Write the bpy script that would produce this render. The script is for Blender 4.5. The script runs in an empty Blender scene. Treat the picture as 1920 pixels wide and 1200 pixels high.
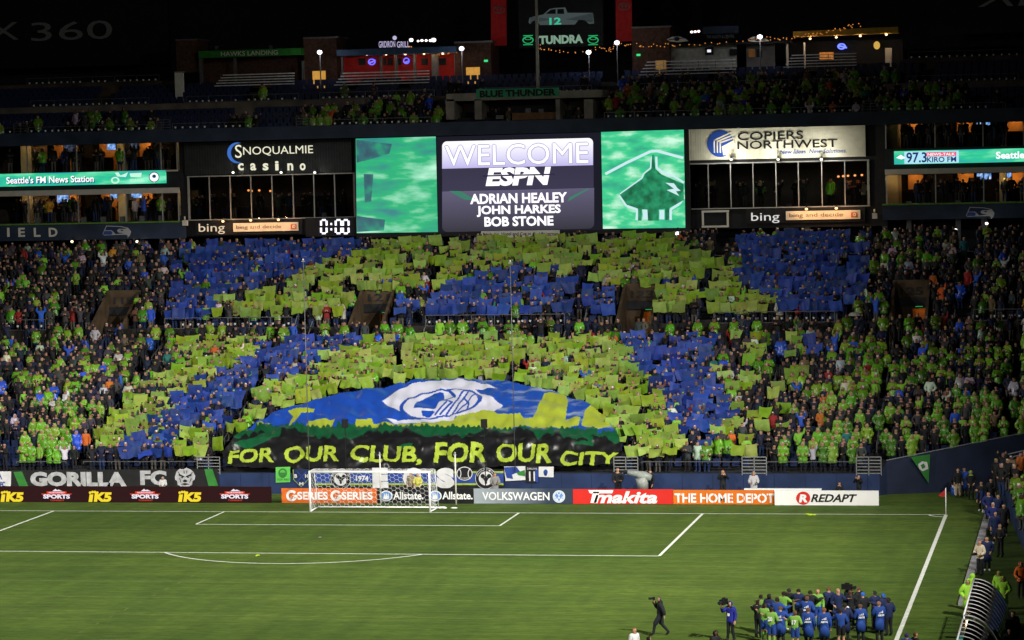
import bpy, math, random
import numpy as np
from mathutils import Vector, Matrix
random.seed(7); rng = np.random.default_rng(11)
SC = bpy.context.scene
COL = SC.collection

# ------------------------------------------------------------------ camera, sky, floodlights, exposure
F_PX, YAW, PITCH, ROLL = 5215.48, -0.209293722, -0.0643447933, -0.0241699284
CAM = np.array([43.1735658, -160.836197, 22.0992910])
def cam_axes():
    cy, sy, cp, sp = math.cos(YAW), math.sin(YAW), math.cos(PITCH), math.sin(PITCH)
    f = np.array([sy*cp, cy*cp, sp]); r = np.array([cy, -sy, 0.]); u = np.cross(r, f)
    cr, sr = math.cos(ROLL), math.sin(ROLL)
    return cr*r+sr*u, -sr*r+cr*u, f
CR, CU, CF = cam_axes()
cd = bpy.data.cameras.new("camera"); cam = bpy.data.objects.new("camera", cd); COL.objects.link(cam)
cd.sensor_width = 36; cd.lens = F_PX/1920*36; cd.clip_start = 1; cd.clip_end = 3000
cam.matrix_world = Matrix(((CR[0], CU[0], -CF[0], CAM[0]), (CR[1], CU[1], -CF[1], CAM[1]), (CR[2], CU[2], -CF[2], CAM[2]), (0, 0, 0, 1)))
SC.camera = cam

world = bpy.data.worlds.new("World"); SC.world = world; world.use_nodes = True
wn = world.node_tree
sky = wn.nodes.new("ShaderNodeTexSky"); sky.sky_type = 'NISHITA'; sky.sun_disc = False
sky.sun_elevation = math.radians(-9); sky.sun_rotation = math.radians(200)
wn.links.new(sky.outputs[0], wn.nodes["Background"].inputs[0]); wn.nodes["Background"].inputs[1].default_value = 0.012

def flood(loc, target, power, size=62, blend=.55, prof=(-.13, -.33), col=(1, .97, .9), r=1.2):
    l = bpy.data.lights.new("floodlight", 'SPOT'); l.energy = power; l.color = col
    l.spot_size = math.radians(size); l.spot_blend = blend; l.shadow_soft_size = r
    # photometric profile of a visored floodlight: full output towards the pitch, cut off towards the horizon
    l.use_nodes = True; nt = l.node_tree; em = nt.nodes["Emission"]; ge = nt.nodes.new("ShaderNodeNewGeometry"); sp = nt.nodes.new("ShaderNodeSeparateXYZ")
    mr = nt.nodes.new("ShaderNodeMapRange"); mr.interpolation_type = 'SMOOTHSTEP'; mr.inputs[1].default_value = -prof[0]; mr.inputs[2].default_value = -prof[1]; mr.inputs[3].default_value = .16
    ab = nt.nodes.new("ShaderNodeMath"); ab.operation = 'ABSOLUTE'
    nt.links.new(ge.outputs["Incoming"], sp.inputs[0]); nt.links.new(sp.outputs[2], ab.inputs[0]); nt.links.new(ab.outputs[0], mr.inputs[0]); nt.links.new(mr.outputs[0], em.inputs["Strength"])
    o = bpy.data.objects.new("floodlight", l); COL.objects.link(o); o.location = loc
    o.rotation_euler = (Vector(target)-Vector(loc)).to_track_quat('-Z', 'Y').to_euler()
FP = 1.0
flood((66, -75, 46), (-20, -8, 0), 480e3*FP, 66, 1.); flood((66, -30, 46), (-22, -2, 0), 290e3*FP, 68, 1.)
flood((-66, -80, 46), (-4, -14, 0), 190e3*FP); flood((-66, -30, 46), (-10, -6, 0), 100e3*FP)
flood((-5, -190, 42), (-8, -10, 0), 250e3*FP, 30, .8, (-.085, -.2))

SC.view_settings.view_transform = 'Standard'; SC.view_settings.look = 'None'
SC.view_settings.exposure = 0; SC.view_settings.gamma = 1
SC.cycles.use_denoising = True
SC.cycles.max_bounces = 5; SC.cycles.diffuse_bounces = 2; SC.cycles.transparent_max_bounces = 8
SC.cycles.sample_clamp_indirect = 3.0

# ------------------------------------------------------------------ measuring: photograph pixel -> point at a known depth
def ray(px, py): return (px-960)/F_PX*CR-(py-600)/F_PX*CU+CF
def P(px, py, Y):
    d = ray(px, py); return CAM+d*((Y-CAM[1])/d[1])
def G(px, py, z=0.):
    d = ray(px, py); return CAM+d*((z-CAM[2])/d[2])
def proj(p):
    q = np.asarray(p, float)-CAM; d = q@CF
    return 960+F_PX*(q@CR)/d, 600-F_PX*(q@CU)/d
def zy(py, Y, px=960): return P(px, py, Y)[2]
def rectw(px0, py0, px1, py1, Y):
    c = P((px0+px1)/2, (py0+py1)/2, Y); d = (c-CAM)@CF
    w = (px1-px0)*d/F_PX/abs(CR[0]); h = (py1-py0)*d/F_PX
    return c[0]-w/2, c[0]+w/2, c[2]-h/2, c[2]+h/2

# ------------------------------------------------------------------ materials
def srgb(r, g, b):
    return tuple(((c/255)/12.92 if c/255 <= .04045 else ((c/255+.055)/1.055)**2.4) for c in (r, g, b))
def mat(name, col, rough=.65, metal=0, noise=(3., .25), emit=None, es=1., spec=.22, bump=0):
    m = bpy.data.materials.new(name); m.use_nodes = True; nt = m.node_tree; b = nt.nodes["Principled BSDF"]
    b.inputs["Roughness"].default_value = rough; b.inputs["Metallic"].default_value = metal
    b.inputs["Specular IOR Level"].default_value = spec
    b.inputs["Base Color"].default_value = (*col, 1)
    if noise:
        tc = nt.nodes.new("ShaderNodeTexCoord"); n = nt.nodes.new("ShaderNodeTexNoise"); n.inputs["Scale"].default_value = noise[0]
        n.inputs["Detail"].default_value = 5
        nt.links.new(tc.outputs["Object"], n.inputs["Vector"])
        r = nt.nodes.new("ShaderNodeValToRGB"); k = noise[1]
        r.color_ramp.elements[0].position = .3; r.color_ramp.elements[1].position = .7
        r.color_ramp.elements[0].color = (*[c*(1-k) for c in col], 1); r.color_ramp.elements[1].color = (*[min(1, c*(1+k)) for c in col], 1)
        nt.links.new(n.outputs["Fac"], r.inputs[0]); nt.links.new(r.outputs[0], b.inputs["Base Color"])
        if bump:
            bp = nt.nodes.new("ShaderNodeBump"); bp.inputs["Strength"].default_value = bump
            nt.links.new(n.outputs["Fac"], bp.inputs["Height"]); nt.links.new(bp.outputs[0], b.inputs["Normal"])
    if emit:
        b.inputs["Emission Color"].default_value = (*emit, 1); b.inputs["Emission Strength"].default_value = es
    return m
def glow(name, col, es=1.):
    return mat(name, (.004, .004, .004), noise=None, emit=col, es=es, spec=0)
def attr_mat(name, mode, rough, translucent=0., coat=0.):
    """cloth whose colour belongs to the garment: an object colour or a per-garment mesh attribute"""
    m = bpy.data.materials.new(name); m.use_nodes = True; nt = m.node_tree; b = nt.nodes["Principled BSDF"]
    b.inputs["Roughness"].default_value = rough; b.inputs["Specular IOR Level"].default_value = .25 if rough > .45 else .5
    if mode == 'obj': src = nt.nodes.new("ShaderNodeObjectInfo").outputs["Color"]
    else:
        a = nt.nodes.new("ShaderNodeAttribute"); a.attribute_name = "Col"; src = a.outputs["Color"]
    tc = nt.nodes.new("ShaderNodeTexCoord"); n = nt.nodes.new("ShaderNodeTexNoise"); n.inputs["Scale"].default_value = 3
    nt.links.new(tc.outputs["Object"], n.inputs["Vector"])
    mr = nt.nodes.new("ShaderNodeMapRange"); mr.inputs[1].default_value = .3; mr.inputs[2].default_value = .7
    mr.inputs[3].default_value = .84; mr.inputs[4].default_value = 1.1
    nt.links.new(n.outputs["Fac"], mr.inputs[0])
    mx = nt.nodes.new("ShaderNodeVectorMath"); mx.operation = 'SCALE'
    nt.links.new(src, mx.inputs[0]); nt.links.new(mr.outputs[0], mx.inputs["Scale"])
    nt.links.new(mx.outputs[0], b.inputs["Base Color"])
    if translucent:
        t = nt.nodes.new("ShaderNodeBsdfTranslucent"); nt.links.new(mx.outputs[0], t.inputs[0])
        ms = nt.nodes.new("ShaderNodeMixShader"); ms.inputs[0].default_value = translucent
        nt.links.new(b.outputs[0], ms.inputs[1]); nt.links.new(t.outputs[0], ms.inputs[2])
        nt.links.new(ms.outputs[0], nt.nodes["Material Output"].inputs[0])
    return m
M = dict(
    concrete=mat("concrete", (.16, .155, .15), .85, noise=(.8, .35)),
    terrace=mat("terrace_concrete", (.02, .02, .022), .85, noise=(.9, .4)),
    darkwall=mat("dark_wall", (.012, .013, .016), .8, noise=(1.5, .3)),
    black=mat("black_paint", (.008, .008, .01), .6, noise=(2, .3)),
    shadednavy=mat("corner_navy_shaded", (.013, .020, .046), .6, noise=(.5, .35)),  # wall navy darkened, the corner's shade put into the colour
    navywall=mat("navy_wall", (.014, .027, .080), .55, noise=(.7, .25)),
    navydark=mat("navy_fascia", (.020, .030, .055), .6, noise=(.6, .35)),
    seat=mat("navy_seat", (.012, .022, .075), .4, noise=(3, .2)),
    steel=mat("galvanised_steel", (.32, .33, .34), .4, .6, noise=(6, .15)),
    dimsteel=mat("dull_steel", (.10, .10, .105), .5, .4, noise=(6, .2)),
    white=mat("white_paint", (.78, .78, .78), .45, noise=(4, .06)),
    offwhite=mat("off_white", (.55, .53, .47), .6, noise=(2, .12)),
    brick=mat("brick", (.06, .028, .018), .85, noise=(5, .4)),
    shadedseat=mat("upper_seat", (.010, .016, .05), .5, noise=(3, .2)),  # seat navy darkened, the upper deck's dimness put into the colour
    frame=mat("frame_grey", (.24, .24, .23), .5, noise=(4, .1)), hoop=mat("hoop_grey", (.42, .42, .41), .5, noise=(4, .1)),
    beige=mat("beige_wall", (.42, .31, .16), .8, noise=(2, .15)),
    orangewall=mat("orange_wall", (.55, .22, .05), .8, noise=(2, .15)),
    redwall=mat("red_wall", (.34, .012, .008), .7, noise=(2, .2)),
    lime=mat("lime_cloth", (.36, .50, .03), .6, noise=(3, .15)),
    skin=mat("skin", (.29, .15, .10), .55, noise=(12, .1)),
    trousers=mat("dark_trousers", (.012, .013, .02), .8, noise=(9, .3)),
    hair=mat("dark_hair", (.018, .012, .008), .6, noise=(30, .4)),
    glass=None)
def setmat(**k): M.update(k)

# ------------------------------------------------------------------ mesh helpers
WL = {}
def finish(name, me, mats, parent=None, loc=None, smooth=False):
    for m in (mats if isinstance(mats, (list, tuple)) else [mats]): me.materials.append(m)
    if smooth: me.polygons.foreach_set("use_smooth", [True]*len(me.polygons))
    o = bpy.data.objects.new(name, me); COL.objects.link(o)
    if parent: o.parent = parent
    return o
class MB:
    def __init__(s): s.v = []; s.f = []; s.m = []; s.st = []
    def add(s, vs, fs, mi=0):
        k = len(s.v); s.st.append((k, len(s.f))); s.v += [tuple(map(float, p)) for p in vs]
        for f in fs: s.f.append(tuple(k+i for i in f)); s.m.append(mi)
        return s
    def box(s, x0, x1, y0, y1, z0, z1, mi=0):
        return s.add([(x0, y0, z0), (x1, y0, z0), (x1, y1, z0), (x0, y1, z0), (x0, y0, z1), (x1, y0, z1), (x1, y1, z1), (x0, y1, z1)],
                     [(0, 3, 2, 1), (4, 5, 6, 7), (0, 1, 5, 4), (1, 2, 6, 5), (2, 3, 7, 6), (3, 0, 4, 7)], mi)
    def bar(s, p, q, w, h=None, mi=0):
        p, q = Vector(p), Vector(q); d = (q-p).normalized(); h = h or w
        a = d.cross(Vector((0, 0, 1))); a = a.normalized() if a.length > 1e-4 else Vector((1, 0, 0)); b = a.cross(d)
        vs = [c+a*(i*w/2)+b*(j*h/2) for c in (p, q) for i, j in ((-1, -1), (1, -1), (1, 1), (-1, 1))]
        return s.add(vs, [(0, 1, 2, 3), (7, 6, 5, 4), (0, 4, 5, 1), (1, 5, 6, 2), (2, 6, 7, 3), (3, 7, 4, 0)], mi)
    def tube(s, pts, r, n=6, mi=0, closed=False):
        pts = [Vector(p) for p in pts]; rs = r if isinstance(r, (list, tuple)) else [r]*len(pts); vs = []
        for i, p in enumerate(pts):
            d = (pts[min(i+1, len(pts)-1)]-pts[max(i-1, 0)]).normalized()
            a = d.cross(Vector((0.31, .2, .93))); a = a.normalized() if a.length > 1e-4 else Vector((1, 0, 0)); b = d.cross(a)
            vs += [p+(a*math.cos(t)+b*math.sin(t))*rs[i] for t in (2*math.pi*k/n for k in range(n))]
        fs = [(i*n+k, i*n+(k+1) % n, (i+1)*n+(k+1) % n, (i+1)*n+k) for i in range(len(pts)-1) for k in range(n)]
        fs += [tuple(range(n-1, -1, -1)), tuple((len(pts)-1)*n+k for k in range(n))]
        return s.add(vs, fs, mi)
    def ell(s, c, rx, ry, rz, nu=8, nv=6, mi=0):
        vs = [(c[0], c[1], c[2]-rz)]
        for j in range(1, nv):
            t = math.pi*j/nv-math.pi/2
            vs += [(c[0]+rx*math.cos(t)*math.cos(2*math.pi*k/nu), c[1]+ry*math.cos(t)*math.sin(2*math.pi*k/nu), c[2]+rz*math.sin(t)) for k in range(nu)]
        vs.append((c[0], c[1], c[2]+rz)); e = len(vs)-1
        fs = [(0, 1+(k+1) % nu, 1+k) for k in range(nu)]
        for j in range(nv-2):
            a = 1+j*nu; fs += [(a+k, a+(k+1) % nu, a+nu+(k+1) % nu, a+nu+k) for k in range(nu)]
        a = 1+(nv-2)*nu; fs += [(a+k, a+(k+1) % nu, e) for k in range(nu)]
        return s.add(vs, fs, mi)
    def sheet(s, pts, Y, mi=0, t=0.):
        """flat shape standing in the plane Y, given as (X, Z); t makes it a slab reaching back"""
        n = len(pts); a = sum(pts[i][0]*pts[(i+1) % n][1]-pts[(i+1) % n][0]*pts[i][1] for i in range(n))
        pts = pts if a > 0 else pts[::-1]
        if not t: return s.add([(x, Y, z) for x, z in pts], [tuple(range(n))], mi)
        return s.add([(x, Y, z) for x, z in pts]+[(x, Y+t, z) for x, z in pts],
                     [tuple(range(n)), tuple(range(2*n-1, n-1, -1))]+[(i, n+i, n+(i+1) % n, (i+1) % n) for i in range(n)], mi)
    def pix(s, pp, Y, mi=0, t=0.):
        return s.sheet([(q[0], q[2]) for q in (P(x, y, Y) for x, y in pp)], Y, mi, t)
    def disc(s, px, py, rp, Y, mi=0, ry=None, r0=None, n=28, a0=0, a1=360):
        ry = ry or rp; full = a1-a0 >= 360
        an = [math.radians(a0+(a1-a0)*k/n) for k in range(n if full else n+1)]
        o = [(px+rp*math.cos(a), py-ry*math.sin(a)) for a in an]
        if r0 is None: return s.pix(o, Y, mi)
        q = [(px+rp*r0*math.cos(a), py-ry*r0*math.sin(a)) for a in an]
        for k in range(n): 
            j = (k+1) % len(an); s.pix([o[k], o[j], q[j], q[k]], Y, mi)
        return s
    def text(s, body, px0, py0, px1, py1, Y, mi=0, bold=0., shear=0.):
        v, f = glyphs(body, bold, shear); x0, x1, z0, z1 = rectw(px0, py0, px1, py1, Y)
        return s.add([(x0+(x1-x0)*a, Y, z0+(z1-z0)*b) for a, b in v], f, mi)
    def box_px(s, px0, py0, px1, py1, Y, t, mi=0):
        x0, x1, z0, z1 = rectw(px0, py0, px1, py1, Y); return s.box(x0, x1, Y, Y+t, z0, z1, mi)
    def mesh(s, org=(0, 0, 0), name="m"):
        me = bpy.data.meshes.new(name); o = Vector(org)
        me.from_pydata([tuple(Vector(p)-o) for p in s.v], [], s.f); me.polygons.foreach_set("material_index", s.m); me.update(); return me
    def objs(s, name, mats, parent=None):
        """one object for every shape that was added"""
        for a, b, c, d in s.parts():
            q = MB(); q.v = s.v[a:b]; q.f = [tuple(i-a for i in f) for f in s.f[c:d]]; q.m = s.m[c:d]; o = q.obj(name, mats, parent)
        return o
    def parts(s):
        e = s.st+[(len(s.v), len(s.f))]; return [(e[i][0], e[i+1][0], e[i][1], e[i+1][1]) for i in range(len(e)-1)]
    def obj(s, name, mats, parent=None, smooth=False):
        if parent is not None:
            org = WL[parent.name]; o = finish(name, s.mesh(org), mats, parent, smooth=smooth); WL[o.name] = org
        else:
            a = np.array(s.v); org = Vector(((a[:, 0].min()+a[:, 0].max())/2, (a[:, 1].min()+a[:, 1].max())/2, a[:, 2].min()))
            o = finish(name, s.mesh(org), mats, smooth=smooth); o.location = org; WL[o.name] = org
        return o
GL = {}
def glyphs(body, bold=0., shear=0.):
    k = (body, bold, shear)
    if k not in GL:
        c = bpy.data.curves.new("txt", 'FONT'); c.body = body; c.offset = bold; c.shear = shear; c.resolution_u = 3; c.align_x = 'CENTER'
        o = bpy.data.objects.new("txt", c); COL.objects.link(o); bpy.context.view_layer.update()
        me = bpy.data.meshes.new_from_object(o.evaluated_get(bpy.context.evaluated_depsgraph_get()))
        v = np.array([p.co[:2] for p in me.vertices]); f = [tuple(q.vertices) for q in me.polygons]
        v = (v-v.min(0))/np.maximum(v.max(0)-v.min(0), 1e-6); GL[k] = (v, f)
        bpy.data.objects.remove(o); bpy.data.curves.remove(c); bpy.data.meshes.remove(me)
    return GL[k]
def tag(o, label=None, cat=None, group=None, kind=None):
    for k, v in (("label", label), ("category", cat), ("group", group), ("kind", kind)):
        if v: o[k] = v
    return o
def thing(name, loc, label, cat, group=None):
    o = bpy.data.objects.new(name, None); COL.objects.link(o); o.location = loc; o.empty_display_size = .3
    WL[o.name] = Vector(loc); return tag(o, label, cat, group)
def at(px, py, Y): return tuple(P(px, py, Y))

ORD = ("front second third fourth fifth sixth seventh eighth ninth tenth eleventh twelfth thirteenth fourteenth fifteenth sixteenth "
       "seventeenth eighteenth nineteenth twentieth").split()
def ordw(k):
    base = ["first"]+ORD[1:]
    if k < 20: return base[k]
    tens = ("twenty", "thirty", "forty", "fifty", "sixty", "seventy", "eighty", "ninety")
    t, u = divmod(k+1, 10)
    return (tens[t-2][:-1]+"ieth") if u == 0 else tens[t-2]+"-"+base[u-1]
# ------------------------------------------------------------------ ground and pitch
def turf_mat():
    m = bpy.data.materials.new("turf"); m.use_nodes = True; nt = m.node_tree; b = nt.nodes["Principled BSDF"]
    b.inputs["Roughness"].default_value = .9; b.inputs["Specular IOR Level"].default_value = .2
    tc = nt.nodes.new("ShaderNodeTexCoord")
    def noise(sc, det, vec):
        mp = nt.nodes.new("ShaderNodeMapping"); mp.inputs["Scale"].default_value = vec; nt.links.new(tc.outputs["Object"], mp.inputs[0])
        n = nt.nodes.new("ShaderNodeTexNoise"); n.inputs["Scale"].default_value = sc; n.inputs["Detail"].default_value = det
        n.inputs["Roughness"].default_value = .65
        nt.links.new(mp.outputs[0], n.inputs["Vector"]); return n.outputs["Fac"]
    def ramp(f, c0, c1, p0=.3, p1=.7):
        r = nt.nodes.new("ShaderNodeValToRGB"); r.color_ramp.elements[0].position = p0; r.color_ramp.elements[1].position = p1
        r.color_ramp.elements[0].color = (*c0, 1); r.color_ramp.elements[1].color = (*c1, 1); nt.links.new(f, r.inputs[0]); return r.outputs[0]
    def mul(a, b2, f=1.):
        x = nt.nodes.new("ShaderNodeMix"); x.data_type = 'RGBA'; x.blend_type = 'MULTIPLY'; x.inputs[0].default_value = f
        nt.links.new(a, x.inputs[6]); nt.links.new(b2, x.inputs[7]); return x.outputs[2]
    base = ramp(noise(.06, 3, (1, 1, 1)), (.046, .088, .0105), (.078, .123, .0155))
    band = ramp(noise(1, 4, (.06, .8, 1)), (.78, .80, .76), (1.12, 1.1, 1.09), .36, .64)
    fine = ramp(noise(3.0, 12, (.4, 1, 1)), (.68, .71, .66), (1.18, 1.17, 1.2), .34, .66)
    ps = ramp(noise(1, 3, (.5, .04, 1)), (.88, .9, .86), (1.08, 1.06, 1.05), .4, .6)
    c = mul(mul(mul(base, band), fine), ps); nt.links.new(c, b.inputs["Base Color"])
    bp = nt.nodes.new("ShaderNodeBump"); bp.inputs["Strength"].default_value = .35; bp.inputs["Distance"].default_value = .05
    nt.links.new(noise(14, 4, (1, 1, 1)), bp.inputs["Height"]); nt.links.new(bp.outputs[0], b.inputs["Normal"])
    return m
TURF = turf_mat()
g = MB(); g.add([(-900, -900, -.03), (900, -900, -.03), (900, 900, -.03), (-900, 900, -.03)], [(0, 1, 2, 3)])
tag(g.obj("ground", M["concrete"]), kind="structure")
g = MB(); g.add([(-62, -172, 0), (62, -172, 0), (62, 14, 0), (-62, 14, 0)], [(0, 1, 2, 3)])
tag(g.obj("pitch", TURF), kind="structure")
LW = .13
def hline(mb, x0, x1, y, w=LW, z=.006): mb.add([(x0, y-w/2, z), (x1, y-w/2, z), (x1, y+w/2, z), (x0, y+w/2, z)], [(0, 1, 2, 3)])
def vline(mb, x, y0, y1, w=LW, z=.006): mb.add([(x-w/2, y0, z), (x+w/2, y0, z), (x+w/2, y1, z), (x-w/2, y1, z)], [(0, 1, 2, 3)])
def arc(mb, cx, cy, r, a0, a1, n=40, w=LW, z=.0105):
    for k in range(n):
        a, b = (math.radians(a0+(a1-a0)*(k+i)/n) for i in (0, 1))
        q = [(cx+rr*math.cos(t), cy+rr*math.sin(t), z) for rr, t in ((r-w/2, a), (r-w/2, b), (r+w/2, b), (r+w/2, a))]
        mb.add(q, [(0, 3, 2, 1)])
W2 = 34.29
L = MB(); hline(L, -W2, W2, 0); vline(L, W2, -106, -.065, .2); vline(L, -W2, -106, -.065, .2)
hline(L, -20.16, 20.16, -16.5); vline(L, 20.16, -16.435, -.065, .16); vline(L, -20.16, -16.435, -.065, .16)
hline(L, -9.16, 9.16, -5.5); vline(L, 9.16, -5.435, -.065); vline(L, -9.16, -5.435, -.065)
h = math.degrees(math.asin(5.5/9.15)); arc(L, 0, -11, 9.15, 180+h, 360-h); arc(L, W2, 0, .95, 182, 268, 10); arc(L, -W2, 0, .95, 272, 358, 10)
hline(L, -W2, W2, -52); arc(L, 0, -52, 9.15, 0, 360, 70)
tag(L.obj("pitch_markings", mat("line_paint", (.62, .64, .58), .8, noise=(4, .2))), kind="structure")
L = MB()
for k, y in enumerate((-7.9, -12.3, -21.3, -26.4, -31.2, -36.)): hline(L, -27, 27, y, .16, .003)
for k in range(22): vline(L, -3., -9-2*k, -8.4-2*k, .12, .0045)
tag(L.obj("faded_field_lines", mat("faded_paint", (.082, .108, .022), .9, noise=(1.6, .3))), kind="structure")

# goal
gl = thing("goal", (0, 0, 0), "white football goal with hexagonal net in front of the banners and boards", "goal")
f = MB(); f.tube([(-3.72, 0, 0), (-3.72, 0, 2.5)], .06, 8).tube([(3.72, 0, 0), (3.72, 0, 2.5)], .06, 8); f.tube([(-3.72, 0, 2.44), (3.72, 0, 2.44)], .06, 8)
f.obj("posts", M["white"], gl, True)
f = MB()
for s in (-1, 1):
    f.tube([(s*3.72, .06, 2.44), (s*3.78, 1.15, 2.47)], .025, 6).tube([(s*3.72, .05, .06), (s*3.78, 1.9, .06)], .04, 6)
    f.tube([(s*3.78, 1.15, 2.47), (s*3.78, 1.95, .08)], .02, 6)
f.tube([(-3.78, 1.9, .06), (3.78, 1.9, .06)], .045, 6); f.obj("net_frame", M["white"], gl, True)
net = MB(); nm = mat("net_cord", (.6, .6, .6), .8, noise=None)
def hexnet(o, u, v, lu, lv, sag):
    o, u, v = Vector(o), Vector(u), Vector(v); n = u.cross(v); a = .17; sx = a*1.5; sy = a*math.sqrt(3)
    def q(x, y):
        x = min(max(x, 0), lu); y = min(max(y, 0), lv); return o+u*x+v*y+n*sag*math.sin(math.pi*x/lu)*math.sin(math.pi*y/lv)
    for i in range(int(lu/sx)+1):
        for j in range(int(lv/sy)+1):
            cx, cy = i*sx, j*sy+(sy/2 if i % 2 else 0)
            p = [(cx+a*math.cos(t), cy+a*math.sin(t)) for t in (0, math.pi/3, 2*math.pi/3, math.pi)]
            for k in range(3):
                A, B = q(*p[k]), q(*p[k+1])
                if (B-A).length > .03: net.tube([A, B], .0085, 3)
sl = Vector((0, .8, -2.39)); hexnet((-3.78, 1.15, 2.47), (1, 0, 0), sl.normalized(), 7.56, sl.length, .12)
hexnet((-3.75, 0, 2.5), (1, 0, 0), (0, 1, 0), 7.5, 1.15, -.05)
for s in (-1, 1): hexnet((s*3.76, .02, .05), (0, 1, 0), (0, 0, 1), 1.5, 2.4, .04*s)
net.obj("net", nm, gl)
for (bx, by, tx, ty, Y, nm_, lb) in ((714.5, 944, 711, 850, 2.4, "net_pole", "grey pole holding up the middle of the goal net from behind"), (855.5, 946, 850.5, 850, 2.9, "net_pole", "slim grey pole standing just beside the goal, over a white towel"),
                          (582, 955, 565, 487, 3.3, "net_pole", "tall thin pale pole rising behind the goal's near post over the orange board"), (966, 884, 957, 490, 8.3, "net_pole", "tall thin pale pole rising from the navy wall over the big banner")):
    a, b = P(bx, by, Y), P(tx, ty, Y); a[2] = max(0, a[2]) if Y < 5 else a[2]
    t = thing(nm_, (a[0], Y, a[2]), lb, "pole", "poles around the goal")
    MB().tube([(a[0], Y, a[2]), (a[0], Y, b[2])], .028 if b[2] > 6 else .045, 6).obj("shaft", M["dimsteel"] if b[2] > 6 else M["offwhite"], t, True)
    MB().ell((a[0], Y, b[2]), .06, .06, .09).box(a[0]-.1, a[0]+.1, Y-.03, Y+.03, b[2]-.12, b[2]-.07).obj("cap", M["steel"], t)
# corner flag
fx = thing("corner_flag", (W2, 0, 0), "white corner post with red pennant on the corner of the pitch", "flag")
MB().tube([(W2, 0, 0), (W2, 0, 1.55)], .03, 6).obj("post", M["white"], fx, True)
MB().add([(W2, -.02, 1.5), (W2-.42, -.06, 1.12), (W2-.2, .03, 1.02), (W2, -.02, 1.05), (W2-.22, .03, 1.3)], [(0, 4, 3), (4, 1, 2, 3)]).obj("pennant", mat("red_pennant", (.35, .02, .02), .7), fx)
def wrap(name, px, py, col, lab, r=.35, u=1.):
    c = G(px, py); mb = MB()
    for k in range(6): mb.ell((c[0]+random.uniform(-r, r), c[1]+random.uniform(-.2, .2), .05), random.uniform(.12, .25)*u, random.uniform(.1, .16)*u, random.uniform(.04, .09)*u, 7, 5)
    tag(mb.obj(name, col, smooth=True), lab, name.replace("_", " "))
wrap("towel", 838, 953, M["white"], "crumpled white towel on the grass beside the goal", .5)
wrap("plastic_sheet", 1519, 966, M["lime"], "lime plastic sheet dropped on the goal line near the white board", .25, .8)
wrap("paper_scrap", 600, 1009, M["concrete"], "white paper scrap lying on the grass in the goal area", .05, .3)
wrap("plastic_scrap", 483, 1043, M["lime"], "small lime scrap on the grass near the penalty arc", .05, .35)

# ------------------------------------------------------------------ advertising boards
TX = dict(w=mat("white_lettering", (.75, .75, .75), .5, noise=None), k=mat("black_lettering", (.012, .012, .014), .5, noise=None),
          y=mat("yellow_lettering", (.62, .56, .05), .5, noise=None))
def board(px0, px1, pyt, pyb, Y, m, label, group="advertising boards along the goal line"):
    a, b = P(px0, (pyt+pyb)/2, Y), P(px1, (pyt+pyb)/2, Y); zt = P((px0+px1)/2, pyt, Y)[2]; zb = .02
    t = thing("advertising_board", ((a[0]+b[0])/2, Y, 0), label, "board", group)
    MB().box(a[0], b[0]-.012, Y, Y+.12, zb, zt).obj("panel", m, t)
    lg = MB()
    for k in range(3):
        x = a[0]+(b[0]-a[0])*(.15+.35*k); lg.bar((x, Y+.12, zt-.1), (x, Y+.6, .02), .05)
    lg.obj("stand_frame", M["dimsteel"], t); return t
YA = 4.0; YL = YA-.012; YL2 = YA-.024
orange = mat("board_orange", (.62, .13, .02), .45, noise=(1, .06)); bblack = mat("board_black", (.01, .01, .012), .4, noise=(1, .2))
red = mat("board_red", (.55, .022, .016), .45, noise=(1, .06)); bwhite = mat("board_white", (.74, .73, .71), .45, noise=(1, .04))
hdor = mat("board_deep_orange", (.60, .14, .01), .45, noise=(1, .06)); blueem = mat("emblem_blue", (.10, .25, .55), .5, noise=None)
t = board(528, 707, 916, 943, YA, orange, "orange board with two white lightning-letter logos behind the goal")
for x in (540, 623):
    MB().disc(x+7, 929.5, 10.5, YL, 0, 10.5, .55, 24, 40, 335).pix([(x+5, 928), (x+18, 928), (x+18, 934), (x+5, 934)], YL).obj("emblem", TX["w"], t)
    MB().pix([(x+9, 922), (x+3, 931), (x+7, 931), (x+5, 938), (x+12, 929), (x+8, 929)], YL2).obj("bolt", orange, t)
    MB().text("SERIES", x+17, 922, x+(75 if x < 600 else 76), 937, YL, 0, .03).obj("lettering", TX["w"], t)
t = board(707.4, 888, 915.5, 943.5, YA, bblack, "black board with two round blue hand emblems and white words, seen through the net")
for x in (724, 816):
    MB().disc(x, 930, 12, YL, 0, 10).disc(x, 930, 10, YL2, 1, 8.4).obj("emblem", [TX["w"], blueem], t)
    MB().pix([(x-6, 936), (x-3, 925), (x-1, 931), (x, 923), (x+2, 931), (x+4, 925), (x+6, 936)], YL2-.012).obj("hand_mark", TX["w"], t)
    MB().text("Allstate.", x+13, 922, x+70, 936.5, YL, 0, .025).obj("lettering", TX["w"], t)
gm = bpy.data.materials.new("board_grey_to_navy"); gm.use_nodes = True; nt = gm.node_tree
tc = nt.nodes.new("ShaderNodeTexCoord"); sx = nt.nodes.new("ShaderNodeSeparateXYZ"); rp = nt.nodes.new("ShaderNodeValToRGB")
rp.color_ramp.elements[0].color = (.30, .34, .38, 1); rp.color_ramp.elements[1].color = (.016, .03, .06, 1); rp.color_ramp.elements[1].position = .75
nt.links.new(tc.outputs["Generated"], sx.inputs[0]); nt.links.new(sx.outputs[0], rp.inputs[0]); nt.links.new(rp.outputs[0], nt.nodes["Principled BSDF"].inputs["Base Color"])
t = board(888.4, 1074, 916.5, 944, YA, gm, "board fading from grey to navy with a white car maker's name and ring emblem")
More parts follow.
